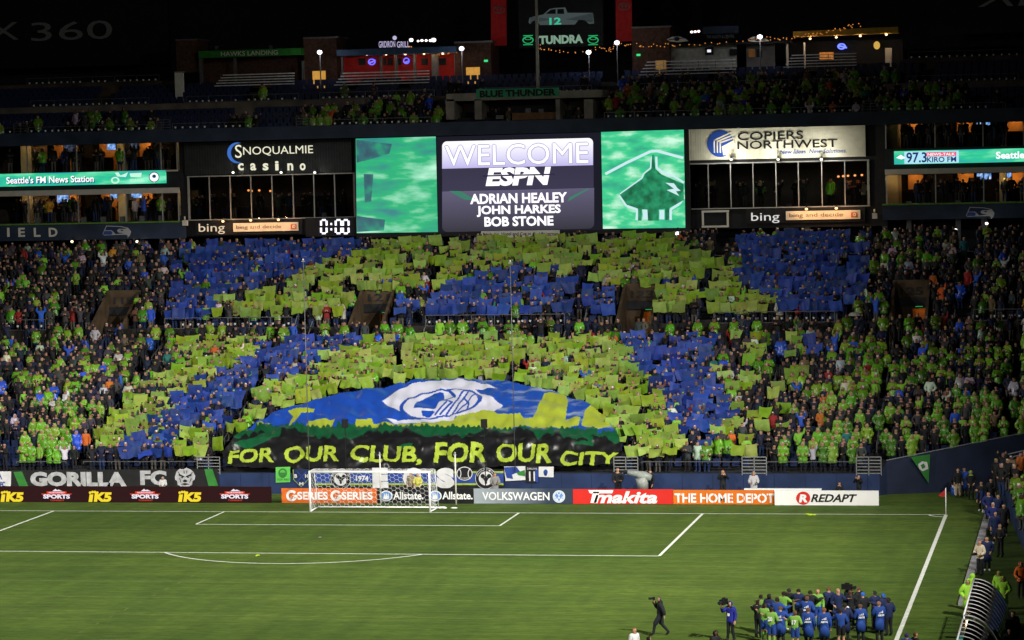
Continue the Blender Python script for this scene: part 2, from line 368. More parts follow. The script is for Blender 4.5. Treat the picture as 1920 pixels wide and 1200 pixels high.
MB().text("VOLKSWAGEN", 904, 922.5, 1030, 938, YL, 0, .015).obj("lettering", TX["w"], t)
MB().disc(1048, 931, 11.5, YL, 0).disc(1048, 931, 10, YL2, 1).disc(1048, 931, 9.2, YL2-.01, 0, None, .86).text("V", 1043, 922.8, 1053, 930.2, YL2-.01, 0).text("W", 1040.5, 930.8, 1055.5, 939.3, YL2-.01, 0).obj("emblem", [TX["w"], blueem], t)
t = board(1074.4, 1262, 917.5, 945.5, YA, red, "bright red board with slanted white lettering")
MB().text("makita", 1113, 921, 1232, 944, YL, 0, .035, .25).pix([(1103, 919), (1150, 919), (1148, 925), (1106, 925)], YL).pix([(1112, 922), (1124, 922), (1118, 943), (1107, 943)], YL).obj("lettering", TX["w"], t)
t = board(1262.4, 1452, 919, 947, YA, hdor, "deep orange board with white stencil lettering, beside the red board")
MB().text("THE HOME DEPOT", 1266, 925, 1450, 943, YL, 0, .03).obj("lettering", TX["w"], t)
st = MB()
for x in (1276, 1289.5, 1323, 1338, 1355, 1370, 1394, 1412, 1427, 1440): st.pix([(x, 924), (x+1.3, 924), (x+1.3, 944), (x, 944)], YL2)
st.obj("stencil_gaps", hdor, t)
t = board(1452.4, 1648, 920, 949.5, YA-.3, bwhite, "white board with round red emblem and black slanted name, at the end of the row")
MB().disc(1506, 934, 13.2, YL-.3, 0, 12.4).obj("emblem", red, t)
MB().text("R", 1498, 927, 1514, 942, YL2-.3, 0, .05, .15).obj("initial", TX["w"], t)
MB().text("REDAPT", 1521, 926.5, 1606, 941.5, YL-.3, 0, .03, .3).obj("lettering", TX["k"], t)
a, b = P(1395, 917, 5.2), P(1540, 917, 5.2)
tag(MB().box(a[0], b[0], 5.2, 5.5, a[2]-.12, a[2]+.02).box(a[0]+.1, a[0]+.2, 5.3, 5.4, 0, a[2]-.12).box(b[0]-.2, b[0]-.1, 5.3, 5.4, 0, a[2]-.12).obj("bench", M["white"]), "long white bench top behind the deep orange board", "bench")
# lit board on the far side
a, b = P(-60, 928, YA), P(507, 928, YA); zt = P(300, 913, YA)[2]
t = thing("display_board", ((a[0]+b[0])/2, YA, 0), "long dark maroon video board with yellow station logos and sports logos", "board")
ledm = glow("maroon_screen", (.028, .006, .007)); MB().box(a[0], b[0], YA, YA+.25, .02, zt).obj("panel", ledm, t)
lk = dict(y=glow("screen_yellow", (.95, .72, .03)), o=glow("screen_amber", (.85, .36, .02)), w=glow("screen_white", (.85, .85, .95)), r=glow("screen_red", (.75, .06, .02)))
for x in (2, 167, 335):
    e = MB().text("K5", x+8, 923, x+43, 941, YL, 0, .06, .12).pix([(x+1, 927), (x+8, 927), (x+6, 941), (x-1, 941)], YL)
    for k in range(4): e.disc(x+2+4.5*k, 922+abs(k-1.5)*1.2, 2.5, YL, 0, None, None, 10)
    e.obj("station_logo", lk["y"], t)
for x in (77, 243, 411):
    e = MB().pix([(x+21, 921), (x+27, 916.5), (x+30, 919), (x+33, 918), (x+40, 921)], YL, 0).text("SPORTS", x+3, 927, x+55, 935, YL2, 0, .05)
    e.pix([(x+10, 921.5), (x+48, 921.5), (x+47, 925.5), (x+58, 925.5), (x+56, 927.5), (x+2, 927.5), (x, 925.5), (x+11, 925.5)], YL, 1)
    e.text("NORTHWEST", x+14, 922.3, x+45, 925, YL2, 0, .02).text("TONIGHT", x+16, 936.5, x+44, 939.5, YL, 1, .02); e.obj("sports_logo", [lk["w"], lk["r"]], t)

# ------------------------------------------------------------------ lower stand: terraces, walls, stairs, portals
LOWA = [-31, -22, -12.9, -4, 5, 14.2, 22.2, 29.5, 37.5]
UPA = [-31.2, -23.5, -12.6, -4.2, 7.2, 16.3, 26, 34]
PORT = [(-27.3, "119"), (-7.9, "121"), (11.35, "123"), (30.3, "125")]
NLO, NUP = 20, 12
def lo(r): return 9.4+.87*r, 1.3+.31*r
def up(r): return 30.2+.88*r, 8.95+.405*r
def diagY(x): return 8.9+.364*(x-30.2)
XL, XR = -46, 45
st = thing("stadium_stand", (0, 9, 0), "raked concrete stand packed with fans behind the goal", "stand")
tr = MB()
for r in range(NLO):
    y, z = lo(r); x1 = 30 if r == 0 else min(XR, 30.2+(y-.5-8.9)/.364)
    tr.box(XL, x1, y-.42, y+.45 if r < NLO-1 else 29.6, max(0, z-.6), z)
for x in LOWA:
    for r in range(1 if x < 36 else 9, NLO): y, z = lo(r); tr.box(x-.5, x+.5, y-.75, y-.42, z-.3, z-.15)
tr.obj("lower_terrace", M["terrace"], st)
tr = MB(); w = MB()
edges = [XL]
for x, _ in PORT: edges += [x-1.3, x+1.3]
edges.append(XR)
for r in range(NUP):
    y, z = up(r)
    if r < 4:
        for i in range(0, len(edges), 2): tr.box(edges[i], edges[i+1], y-.44, y+.44, z-.6, z)
    else: tr.box(XL, XR, y-.44, y+.44 if r < NUP-1 else y+1.6, z-.6, z)
for x in UPA:
    for r in range(1, NUP): y, z = up(r); tr.box(x-.5, x+.5, y-.75, y-.44, z-.32, z-.16)
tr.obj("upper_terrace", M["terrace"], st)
for i in range(0, len(edges), 2): w.box(edges[i], edges[i+1], 29.55, 29.75, 7.2, 9.2)
w.objs("aisle_wall", mat("aisle_concrete", (.022, .019, .016), .85, noise=(.8, .35)), st)
fw = MB().box(XL, 29.85, 8.5, 8.7, 0, 1.32)
fw.obj("front_wall", M["navywall"], st)
jb = MB()
for k in range(40): jb.box(XL+1+k*1.9, XL+1.03+k*1.9, 8.494, 8.5, .05, 1.28)
jb.obj("joint_pattern", mat("joint", (.008, .014, .04), .8, noise=None), st)
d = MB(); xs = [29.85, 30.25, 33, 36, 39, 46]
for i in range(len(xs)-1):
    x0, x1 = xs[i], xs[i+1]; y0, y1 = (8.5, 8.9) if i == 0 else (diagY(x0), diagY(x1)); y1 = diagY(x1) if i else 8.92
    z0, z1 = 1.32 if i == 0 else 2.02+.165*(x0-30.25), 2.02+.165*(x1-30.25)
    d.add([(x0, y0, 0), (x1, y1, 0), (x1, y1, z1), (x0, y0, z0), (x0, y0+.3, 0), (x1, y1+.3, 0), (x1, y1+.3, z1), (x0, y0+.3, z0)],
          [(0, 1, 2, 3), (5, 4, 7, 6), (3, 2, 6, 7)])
d.obj("corner_wall", M["shadednavy"], st)
MB().bar((30.25, 8.95, 2.1), (46, diagY(46), 2.1+.165*15.75), .05).obj("corner_wall_rail", M["steel"], st)
amber = mat("door_amber", (.40, .15, .03), .7, noise=(1.5, .35)); exitm = glow("exit_green", (.05, .75, .22), 1.)
for x, num in PORT:
    pm = MB()
    for s in (-1, 1):
        xa, xb = (x+s*1.3, x+s*1.1); xa, xb = min(xa, xb), max(xa, xb)
        pm.add([(xa, 29.3, 7.2), (xb, 29.3, 7.2), (xb, 33.6, 7.2), (xa, 33.6, 7.2), (xa, 29.3, 9.2), (xb, 29.3, 9.2), (xb, 33.6, 11.8), (xa, 33.6, 11.8)],
               [(0, 3, 2, 1), (4, 5, 6, 7), (0, 1, 5, 4), (1, 2, 6, 5), (2, 3, 7, 6), (3, 0, 4, 7)])
    pm.box(x-1.1, x+1.1, 33.45, 33.7, 9.8, 11.8).box(x-1.1, x+.05, 33.45, 33.7, 7.2, 9.8).box(x+.95, x+1.1, 33.45, 33.7, 7.2, 9.8)
    p = pm.obj("portal", mat("portal_concrete", (.065, .043, .024), .9, noise=(1.2, .4)), st)
    MB().box(x-.1, x+1.25, 34.6, 34.7, 7.2, 9.9).box(x-.1, x+1.25, 33.7, 34.6, 7.0, 7.15).obj("doorway", amber, p)
    v, f = glyphs(num, .03); MB().add([(x-.8+1.6*a, 33.43, 10.75+.55*b) for a, b in v], f).obj("number", mat("number_paint", (.02, .02, .022), .8, noise=None), p)
    MB().box(x+.25, x+.75, 33.3, 33.44, 9.95, 10.18).obj("exit_sign", exitm, p)
    l = bpy.data.lights.new("door_lamp", 'POINT'); l.energy = 7; l.color = (1, .55, .2); l.shadow_soft_size = .2
    lo_ = bpy.data.objects.new("door_lamp", l); COL.objects.link(lo_); lo_.parent = st; lo_.location = Vector((x+.65, 33.95, 9.6))-WL[st.name]
# back of the stand under the boxes
bw = MB().box(XL, XR, 46, 46.3, 11, 16.2).box(XL, XR, 41.4, 46, 12.8, 13.0); bw.obj("concourse_wall", M["darkwall"], st)
cm = MB()
for px in (72, 158, 195, 231, 268, 304, 342, 1660, 1705, 1797, 1845, 1480, 1515, 610, 1100, 880):
    q = P(px, 460, 43.2); cm.box(q[0]-.18, q[0]+.18, 43.1, 43.4, 12.8, 17)
cm.objs("concourse_column", M["dimsteel"], st)

def rail(label, pts, posts, rails, group, name="guard_rail", mt="dimsteel", thick=.045):
    """pts: top line in world space; rails: heights below the top"""
    a = Vector(pts[0]); t = thing(name, (a.x, a.y, a.z-max(rails)-.1), label, "railing", group); mb = MB()
    for h in rails:
        for i in range(len(pts)-1): mb.bar(Vector(pts[i])-Vector((0, 0, h)), Vector(pts[i+1])-Vector((0, 0, h)), thick)
    mb.obj("bars", M[mt], t); pb = MB()
    for i in range(len(pts)-1):
        p, q = Vector(pts[i]), Vector(pts[i+1])
        for k in range(posts+1):
            c = p.lerp(q, k/posts); pb.bar(c, c-Vector((0, 0, max(rails)+.12)), thick)
    pb.obj("posts", M[mt], t); return t
NOTCH = ["by the white banner", "behind the yellow logos", "beside the gorilla face", "under the banner's first word", "under the banner's middle", "beside the banner's last word", "above the deep orange board", "above the white board", "over the green pennant"]
# front edge rail in sections between the stair gates
sec = [(-26, -22.6, "rail along the front row over the white cloth"), (-21.4, -13.7, "rail along the front row over the gorilla banner"), (15.2, 21.4, "thin front rail over the red board's fans"), (23.0, 28.8, "thin front rail over the white board's fans")]
for x0, x1, lb in sec: rail(lb, [(x0, 8.6, 2.05), (x1, 8.6, 2.05)], max(2, int((x1-x0)/1.6)), (0,), "front rails")
for x, lb in ((-12.9, "stair gate beside the gorilla banner"), (14.2, "stair gate beside the banner's last word"), (22.2, "stair gate above the deep orange board"), (29.2, "stair gate at the corner of the navy wall")):
    rail(lb, [(x-.75, 8.52, 2.35), (x+.75, 8.52, 2.35)], 2, (0, .2, .4, .6, .8, 1.0), "stair gates", "stair_gate", "steel")
for k, x in enumerate(LOWA):
    for seg in range(4):
        r0 = 2+seg*5+(8 if x > 36 else 0)
        if r0 > 17 or (-5 < x < 13 and r0 < 14): continue
        (ya, za), (yb, zb) = lo(r0), lo(r0+2)
        rail(f"sloping stair rail {('near the foot', 'low', 'halfway up', 'near the top')[min(3, r0//5)]} on the stair {NOTCH[k]}", [(x, ya, za+1), (x, yb, zb+1)], 2, (0, .5), "stair handrails", "handrail", "dimsteel", .05)
PN = ["portal 119", "portal 121", "portal 123", "portal 125"]
for k, x in enumerate(UPA):
    for s in (-.62, .62):
        lb = f"bent steel stair rail at the cross aisle, {'outer' if s*(k%2-.5) < 0 else 'inner'} of the pair {'before' if k%2 == 0 else 'after'} {PN[k//2]}"
        t = rail(lb, [(x+s, 28.7, 8.4), (x+s, 31, 10.2)], 2, (0, .45), "cross aisle stair rails", "handrail", "steel", .06)
# cross aisle rails with cup holders
def cup():
    return MB().tube([(0, 0, 0), (0, 0, .13)], [.06, .085], 8).mesh((0, 0, 0), "cup_holder")
CUP = cup(); cupm = mat("cup_plastic", (.55, .55, .52), .5, noise=None); CUP.materials.append(cupm)
def cups(t, x0, x1, y, z, step=.53):
    n = max(1, int((x1-x0)/step))
    for k in range(n):
        if random.random() < .08: continue
        o = bpy.data.objects.new("cup_holder", CUP); COL.objects.link(o); o.parent = t
        o.location = Vector((x0+(k+.5)*(x1-x0)/n+random.uniform(-.04, .04), y, z))-WL[t.name]
for i, (a, b, lb) in enumerate(((-35, -31.9, "before the first stair"), (-22.8, -13.3, "between portals 119 and 121"), (-3.5, 6.5, "between portals 121 and 123"), (17, 25.3, "between portals 123 and 125"), (34.7, 42, "beyond portal 125"))):
    t = rail("cup rail on the cross aisle wall "+lb, [(a, 29.5, 9.95), (b, 29.5, 9.95)], int((b-a)/1.8)+1, (0, .75), "cross aisle rails"); cups(t, a, b, 29.47, 9.42)
# ------------------------------------------------------------------ people
def base_joints():
    J = {"pel": (0, 0, .96), "sp": (0, .01, 1.15), "ch": (0, .005, 1.36), "nk": (0, 0, 1.49), "h1": (0, -.02, 1.57), "h2": (0, -.02, 1.66), "h3": (0, -.005, 1.735), "nose": (0, -.125, 1.645)}
    for s, n in ((1, "L"), (-1, "R")):
        J.update({"ear"+n: (s*.088, .0, 1.65), "sh"+n: (s*.175, .01, 1.43), "el"+n: (s*.24, .04, 1.15), "wr"+n: (s*.25, -.05, .92), "ha"+n: (s*.25, -.08, .83),
                  "hip"+n: (s*.09, 0, .90), "kn"+n: (s*.105, -.02, .5), "an"+n: (s*.115, .02, .085), "toe"+n: (s*.125, -.15, .04)})
    return J
RAD = {"pel": (.145, .105), "sp": (.135, .1), "ch": (.165, .11), "nk": (.058, .058), "h1": (.068, .075), "h2": (.083, .1), "h3": (.06, .07), "nose": (.014, .014), "ear": (.016, .022),
       "sh": (.072, .072), "el": (.047, .047), "wr": (.034, .03), "ha": (.04, .02), "hip": (.095, .09), "kn": (.06, .06), "an": (.042, .045), "toe": (.038, .03)}
BONES = [("pel", "sp", "torso"), ("sp", "ch", "torso"), ("ch", "nk", "neck"), ("nk", "h1", "head"), ("h1", "h2", "head"), ("h2", "h3", "head"), ("h2", "nose", "head")]
for n in "LR":
    BONES += [("h2", "ear"+n, "head"), ("ch", "sh"+n, "torso"), ("sh"+n, "el"+n, "uarm"), ("el"+n, "wr"+n, "farm"), ("wr"+n, "ha"+n, "hand"),
              ("pel", "hip"+n, "hips"), ("hip"+n, "kn"+n, "thigh"), ("kn"+n, "an"+n, "shin"), ("an"+n, "toe"+n, "foot")]
POSE = {
    "stand": {},
    "clap": {"elL": (.27, -.08, 1.17), "wrL": (.07, -.3, 1.27), "haL": (.02, -.36, 1.33), "elR": (-.27, -.08, 1.17), "wrR": (-.07, -.3, 1.27), "haR": (-.02, -.36, 1.33)},
    "up": {"elL": (.3, -.08, 1.5), "wrL": (.26, -.16, 1.74), "haL": (.25, -.18, 1.83), "elR": (-.3, -.08, 1.5), "wrR": (-.26, -.16, 1.74), "haR": (-.25, -.18, 1.83)},
    "oneup": {"elL": (.3, -.06, 1.52), "wrL": (.33, -.12, 1.77), "haL": (.33, -.15, 1.87), "wrR": (-.2, -.2, 1.05), "haR": (-.12, -.26, 1.1)},
    "pocket": {"elL": (.33, .06, 1.17), "wrL": (.2, -.1, .98), "haL": (.15, -.12, .92), "elR": (-.33, .06, 1.17), "wrR": (-.2, -.1, .98), "haR": (-.15, -.12, .92)},
    "embrace": {"elL": (.33, -.12, 1.27), "wrL": (.5, -.24, 1.36), "haL": (.55, -.3, 1.37), "elR": (-.33, -.12, 1.27), "wrR": (-.5, -.24, 1.36), "haR": (-.55, -.3, 1.37), "h2": (0, -.05, 1.65), "h3": (0, -.05, 1.725), "nose": (0, -.155, 1.62)},
    "half": {"elL": (.32, -.12, 1.26), "wrL": (.48, -.26, 1.34), "haL": (.53, -.32, 1.35), "elR": (-.29, .03, 1.16), "wrR": (-.2, -.16, 1.02), "haR": (-.14, -.22, .99)},
    "walk": {"knL": (.1, -.24, .52), "anL": (.11, -.32, .1), "toeL": (.11, -.49, .07), "knR": (-.1, .06, .5), "anR": (-.11, .38, .13), "toeR": (-.11, .25, .03), "elR": (-.26, -.12, 1.2), "wrR": (-.1, -.26, 1.5), "haR": (-.04, -.28, 1.57), "elL": (.26, .14, 1.18), "wrL": (.25, .2, .95), "haL": (.25, .2, .86)},
    "video": {"elR": (-.3, -.16, 1.3), "wrR": (-.24, -.36, 1.5), "haR": (-.22, -.4, 1.58), "anL": (.16, .02, .085), "toeL": (.19, -.14, .04), "anR": (-.16, .02, .085), "toeR": (-.19, -.14, .04)},
    "camera": {"elL": (.3, -.14, 1.24), "wrL": (.1, -.34, 1.5), "haL": (.06, -.37, 1.56), "elR": (-.3, -.14, 1.24), "wrR": (-.1, -.3, 1.55), "haR": (-.06, -.34, 1.62)},
    "carry": {"elL": (.28, -.02, 1.15), "wrL": (.2, -.24, 1.05), "haL": (.15, -.31, 1.06), "elR": (-.28, -.02, 1.15), "wrR": (-.2, -.24, 1.02), "haR": (-.15, -.31, 1.02)},
    "bend": {"sp": (0, -.1, 1.12), "ch": (0, -.28, 1.24), "nk": (0, -.4, 1.3), "h1": (0, -.47, 1.33), "h2": (0, -.55, 1.37), "h3": (0, -.6, 1.42), "nose": (0, -.65, 1.3), "earL": (.088, -.54, 1.37), "earR": (-.088, -.54, 1.37),
             "shL": (.175, -.31, 1.28), "shR": (-.175, -.31, 1.28), "elL": (.22, -.36, 1.0), "wrL": (.2, -.42, .78), "haL": (.2, -.44, .69), "elR": (-.22, -.36, 1.0), "wrR": (-.2, -.42, .78), "haR": (-.2, -.44, .69)},
    "sit": {"pel": (0, .0, .55), "sp": (0, .01, .75), "ch": (0, -.02, .96), "nk": (0, -.04, 1.09), "h1": (0, -.06, 1.17), "h2": (0, -.06, 1.26), "h3": (0, -.05, 1.335), "nose": (0, -.165, 1.245), "earL": (.088, -.04, 1.25), "earR": (-.088, -.04, 1.25),
            "shL": (.175, -.02, 1.03), "shR": (-.175, -.02, 1.03), "elL": (.25, -.02, .76), "wrL": (.14, -.22, .64), "haL": (.08, -.28, .62), "elR": (-.25, -.02, .76), "wrR": (-.14, -.22, .64), "haR": (-.08, -.28, .62),
            "hipL": (.1, -.02, .5), "knL": (.13, -.42, .5), "anL": (.13, -.42, .09), "toeL": (.13, -.58, .04), "hipR": (-.1, -.02, .5), "knR": (-.13, -.42, .5), "anR": (-.13, -.42, .09), "toeR": (-.13, -.58, .04)},
}
BODY = {}
def body(pose, lv=1, fingers=False):
    """one continuous skinned figure; returns points, normals, faces and the bone each face belongs to"""
    key = (pose, lv, fingers)
    if key in BODY: return BODY[key]
    J = base_joints(); J.update(POSE[pose]); bones = list(BONES); rad = dict(RAD)
    if fingers:
        for n, s in (("L", 1), ("R", -1)):
            w, h = Vector(J["wr"+n]), Vector(J["ha"+n]); d = (h-w).normalized(); side = Vector((1, 0, 0))-d*d.x
            side = side.normalized() if side.length > .2 else Vector((0, 1, 0)); fd = d.cross(side).normalized()
            for k, (o, ln) in enumerate(((-.03, .07), (-.01, .085), (.011, .08), (.031, .062))):
                J[f"f{k}{n}"] = tuple(h+side*o*1.15+d*.03); J[f"g{k}{n}"] = tuple(h+side*o*1.25+d*(.03+ln*.8)+fd*.02*s)
                rad[f"f{k}"] = (.0095, .0095); rad[f"g{k}"] = (.008, .008)
                bones += [("ha"+n, f"f{k}{n}", "hand"), (f"f{k}{n}", f"g{k}{n}", "hand")]
            J["t0"+n] = tuple(w.lerp(h, .55)-side*.045*s); J["t1"+n] = tuple(h-side*.062*s+d*.02); rad["t0"] = (.0115, .0115); rad["t1"] = (.009, .009)
            bones += [("wr"+n, "t0"+n, "hand"), ("t0"+n, "t1"+n, "hand")]
    names = list(J); me = bpy.data.meshes.new("sk"); me.from_pydata([J[n] for n in names], [(names.index(a), names.index(b)) for a, b, _ in bones], [])
    o = bpy.data.objects.new("sk", me); COL.objects.link(o); sm = o.modifiers.new("skin", 'SKIN')
    sm.use_smooth_shade = True
    for i, n in enumerate(names):
        sv = me.skin_vertices[0].data[i]; r = rad.get(n) or rad[n[:-1]]; sv.radius = r; sv.use_root = n == "pel"
    if lv: o.modifiers.new("ss", 'SUBSURF').levels = lv
    bpy.context.view_layer.update()
    m2 = bpy.data.meshes.new_from_object(o.evaluated_get(bpy.context.evaluated_depsgraph_get()))
    V = np.array([v.co[:] for v in m2.vertices]); N = np.array([v.normal[:] for v in m2.vertices]); Fs = [tuple(p.vertices) for p in m2.polygons]
    C = np.array([V[list(f)].mean(0) for f in Fs]); best = np.full(len(Fs), 9.); bi = np.zeros(len(Fs), int)
    for k, (a, b, _) in enumerate(bones):
        A, B = np.array(J[a]), np.array(J[b]); d = B-A; t = np.clip(((C-A)@d)/(d@d), 0, 1); D = np.linalg.norm(C-A-t[:, None]*d, axis=1)
        if bones[k][2] in ("torso", "hips"): D = D-.05
        if bones[k][2] == "head": D = D-.03
        u = D < best; best[u] = D[u]; bi[u] = k
    reg = [bones[k][2] for k in bi]
    bpy.data.objects.remove(o); bpy.data.meshes.remove(me); bpy.data.meshes.remove(m2)
    BODY[key] = (V, N, Fs, reg, C, J); return BODY[key]

# crowd figures: one mesh each; face kinds 0 upper garment, 1 skin, 2 trousers, 3 hair or hat
def fan_template(pose, lv):
    V, N, Fs, reg, C, J = body(pose, lv); k = []
    V = V.copy(); hc = np.array(J["h2"])
    kind = {"torso": 0, "uarm": 0, "farm": 0, "hips": 0, "neck": 0, "head": 1, "hand": 1, "thigh": 2, "shin": 2, "foot": 2}
    for r, c in zip(reg, C):
        q = kind[r]
        if r == "head" and (c[2] > hc[2]+.045 or (c[1] > hc[1]+.045 and c[2] > hc[2]-.06)): q = 3
        k.append(q)
    puff = {v for f, q in zip(Fs, k) if q == 0 for v in f}
    for i in puff: V[i] += N[i]*.028
    return V, Fs, k
def poncho_template(pose, lv, seed):
    """hooded rain poncho worn over the body: wide loose sleeves, flared hem, peaked hood round the face"""
    V, N, Fs, reg, C, J = body(pose, lv); r0 = np.random.default_rng(seed); hc = np.array(J["h2"]); k = []; V = V.copy(); off = np.zeros(len(V))
    for f, r, c in zip(Fs, reg, C):
        cloth_ = r in ("torso", "uarm", "farm", "hips", "neck") or (r == "thigh" and c[2] > .58)
        hood = r == "head" and (c[2] > hc[2]+.05 or c[1] > hc[1]-.035)
        k.append(0 if cloth_ or hood else 1 if r in ("head", "hand") else 2)
        o = {"uarm": .07, "farm": .065, "torso": .075, "hips": .10, "thigh": .10, "neck": .06, "head": .035}.get(r, 0) if cloth_ or hood else 0
        for v in f: off[v] = max(off[v], o)
    V += N*(off*(1+r0.normal(0, .28, len(V))))[:, None]
    top = (V[:, 2] > hc[2]+.09) & (off > 0); V[top, 2] += .045
    return V, Fs, k
POSES = ["stand", "clap", "pocket", "oneup", "stand", "carry", "up"]
TPL_LO = [fan_template(p, 0) for p in POSES]; TPL_HI = [fan_template(p, 1) for p in POSES]
PPOSE = ["carry", "clap", "pocket", "stand", "carry"]
PON = [poncho_template(p, 0, i) for i, p in enumerate(PPOSE)]; PON_HI = [poncho_template(p, 1, i) for i, p in enumerate(PPOSE)]

LIMES = [(.10, .28, .012), (.075, .23, .009), (.13, .32, .018), (.055, .17, .010), (.17, .32, .025)]
OUT = [  # weight, colour, words, poncho
    (27, None, "lime hooded poncho", True), (42, (.006, .0065, .008), "black jacket", False), (19, (.006, .010, .030), "dark navy jacket", False),
    (9, (.035, .035, .038), "charcoal coat", False), (4, (.16, .36, .03), "lime shirt", False), (1.7, (.36, .36, .37), "pale grey top", False), (2.2, (.02, .07, .42), "royal blue coat", False),
    (1.2, (.5, .5, .5), "white top", False), (1.4, (.22, .012, .014), "red jacket", False), (.7, (.5, .25, .015), "yellow raincoat", False), (.7, (.42, .09, .015), "orange jacket", False),
    (2.5, (.10, .07, .045), "brown coat", False), (1.6, (.02, .08, .5), "blue hooded poncho", True), (1.4, (.36, .36, .38), "clear plastic poncho", True), (.7, (.015, .13, .11), "teal jacket", False)]
SKINS = [(.27, .14, .09), (.21, .105, .07), (.32, .175, .12), (.10, .045, .03)]; HAIRS = [(.012, .008, .006), (.05, .025, .012), (.10, .06, .025), (.006, .006, .007), (.02, .05, .18), (.5, .5, .5), (.15, .35, .03)]
crowd_items = []       # (template, location, rot, scale, colours, poncho)
solo = []
MFAN = [attr_mat("fan_cloth", 'obj', .7), M["skin"], M["trousers"], M["hair"]]
MPON = [attr_mat("fan_poncho", 'obj', .33, .12), M["skin"], M["trousers"], M["hair"]]
FANMESH = {}
def fan_mesh(kind, i):
    if (kind, i) not in FANMESH:
        V, Fs, k = PON_HI[i] if kind else TPL_HI[i]
        me = bpy.data.meshes.new("fan"); me.from_pydata(V.tolist(), [], Fs); me.polygons.foreach_set("material_index", k)
        me.polygons.foreach_set("use_smooth", [True]*len(Fs))
        for m in (MPON if kind else MFAN): me.materials.append(m)
        FANMESH[kind, i] = me
    return FANMESH[kind, i]
CW = np.array([o[0] for o in OUT]); CW = CW/CW.sum()
def pick(lime=1., dim=1.):
    w = CW.copy(); w[0] *= lime; w /= w.sum(); return int(rng.choice(len(OUT), p=w))

def clump(x, r): return max(.06, 1.+1.1*math.sin(x*.71+1.3*math.sin(r*.9))+.6*math.sin(x*.23-r*.55+2.)+.4*math.sin(1.9*x+r*2.1))
def pip(x, y, poly):
    c = False; n = len(poly); j = n-1
    for i in range(n):
        (xi, yi), (xj, yj) = poly[i], poly[j]
        if (yi > y) != (yj > y) and x < (xj-xi)*(y-yi)/(yj-yi)+xi: c = not c
        j = i
    return c
# where each colour of sheet was handed out (seats, as seen along the photograph's sight lines)
ZONES = [
    ("b", .84, [(330, 470), (350, 452), (670, 446), (690, 468), (600, 492), (545, 520), (500, 535), (440, 545), (400, 570), (400, 612), (305, 618), (318, 545), (335, 520)]),
    ("g", .86, [(405, 560), (500, 540), (560, 520), (600, 492), (690, 468), (690, 446), (1290, 440), (1300, 478), (1362, 478), (1362, 505), (1290, 520), (1290, 535), (1120, 520), (960, 500), (880, 520), (800, 540), (700, 556), (680, 600), (400, 612)]),
    ("b", .8, [(705, 578), (790, 570), (810, 540), (880, 515), (960, 500), (1120, 518), (1150, 540), (1150, 612), (700, 612)]),
    ("g", .8, [(1205, 528), (1290, 515), (1325, 530), (1325, 600), (1205, 612)]),
    ("g", .85, [(1335, 500), (1385, 490), (1400, 540), (1462, 550), (1462, 604), (1335, 604)]),
    ("b", .93, [(1375, 470), (1390, 440), (1625, 436), (1632, 500), (1590, 600), (1462, 604), (1455, 548), (1400, 535)]),
    ("b", .93, [(525, 636), (690, 630), (690, 650), (600, 665), (590, 712), (480, 722), (452, 765), (430, 800), (330, 815), (350, 872), (240, 884), (232, 835), (285, 795), (330, 745), (385, 712), (450, 682)]),
    ("g", .9, [(690, 628), (800, 622), (1040, 622), (1175, 640), (1190, 690), (1240, 735), (1245, 790), (1280, 810), (1290, 830), (1165, 872), (1140, 770), (1040, 730), (860, 705), (700, 725), (560, 758), (470, 800), (430, 845), (400, 882), (345, 880), (330, 812), (430, 802), (455, 765), (480, 722), (590, 712), (600, 668)]),
    ("g", .86, [(330, 636), (450, 626), (522, 636), (450, 684), (385, 712), (330, 745), (285, 795), (232, 835), (240, 884), (170, 884), (160, 850), (185, 840), (200, 770), (235, 735), (340, 690)]),
    ("b", .88, [(1170, 630), (1350, 628), (1330, 660), (1345, 700), (1362, 745), (1378, 775), (1340, 802), (1290, 796), (1247, 775), (1240, 735), (1190, 690)]),
    ("b", .35, [(1255, 796), (1340, 802), (1325, 862), (1250, 860)]),
    ("g", .4, [(1350, 628), (1500, 620), (1510, 680), (1480, 760), (1490, 800), (1420, 830), (1440, 875), (1180, 880), (1170, 860), (1290, 830), (1318, 850), (1325, 800), (1380, 790), (1385, 755), (1345, 700), (1330, 660)]),
    ("b", .4, [(1500, 628), (1535, 628), (1535, 660), (1500, 660)]),
]
def zone(px, py):
    for c, d, poly in ZONES:
        if pip(px, py, poly): return c, d
    return None, 0
TIFO = [(425, 872), (416, 848), (440, 820), (470, 800), (480, 790), (520, 770), (560, 760), (600, 748), (650, 735), (700, 727), (740, 721), (790, 712), (850, 709), (900, 711), (950, 716), (1000, 725), (1045, 735), (1062, 742),
        (1090, 751), (1110, 762), (1130, 775), (1140, 785), (1147, 800), (1160, 815), (1167, 850), (1162, 869), (1100, 872), (1000, 875), (900, 877), (700, 879), (600, 877), (550, 879), (470, 877)]
sheets = []            # individual candidates: (colour, row index, X, Y, Z, landmark, row word)
seats = []
def near(x, al, h=.55): return min(abs(x-a) for a in al) < h
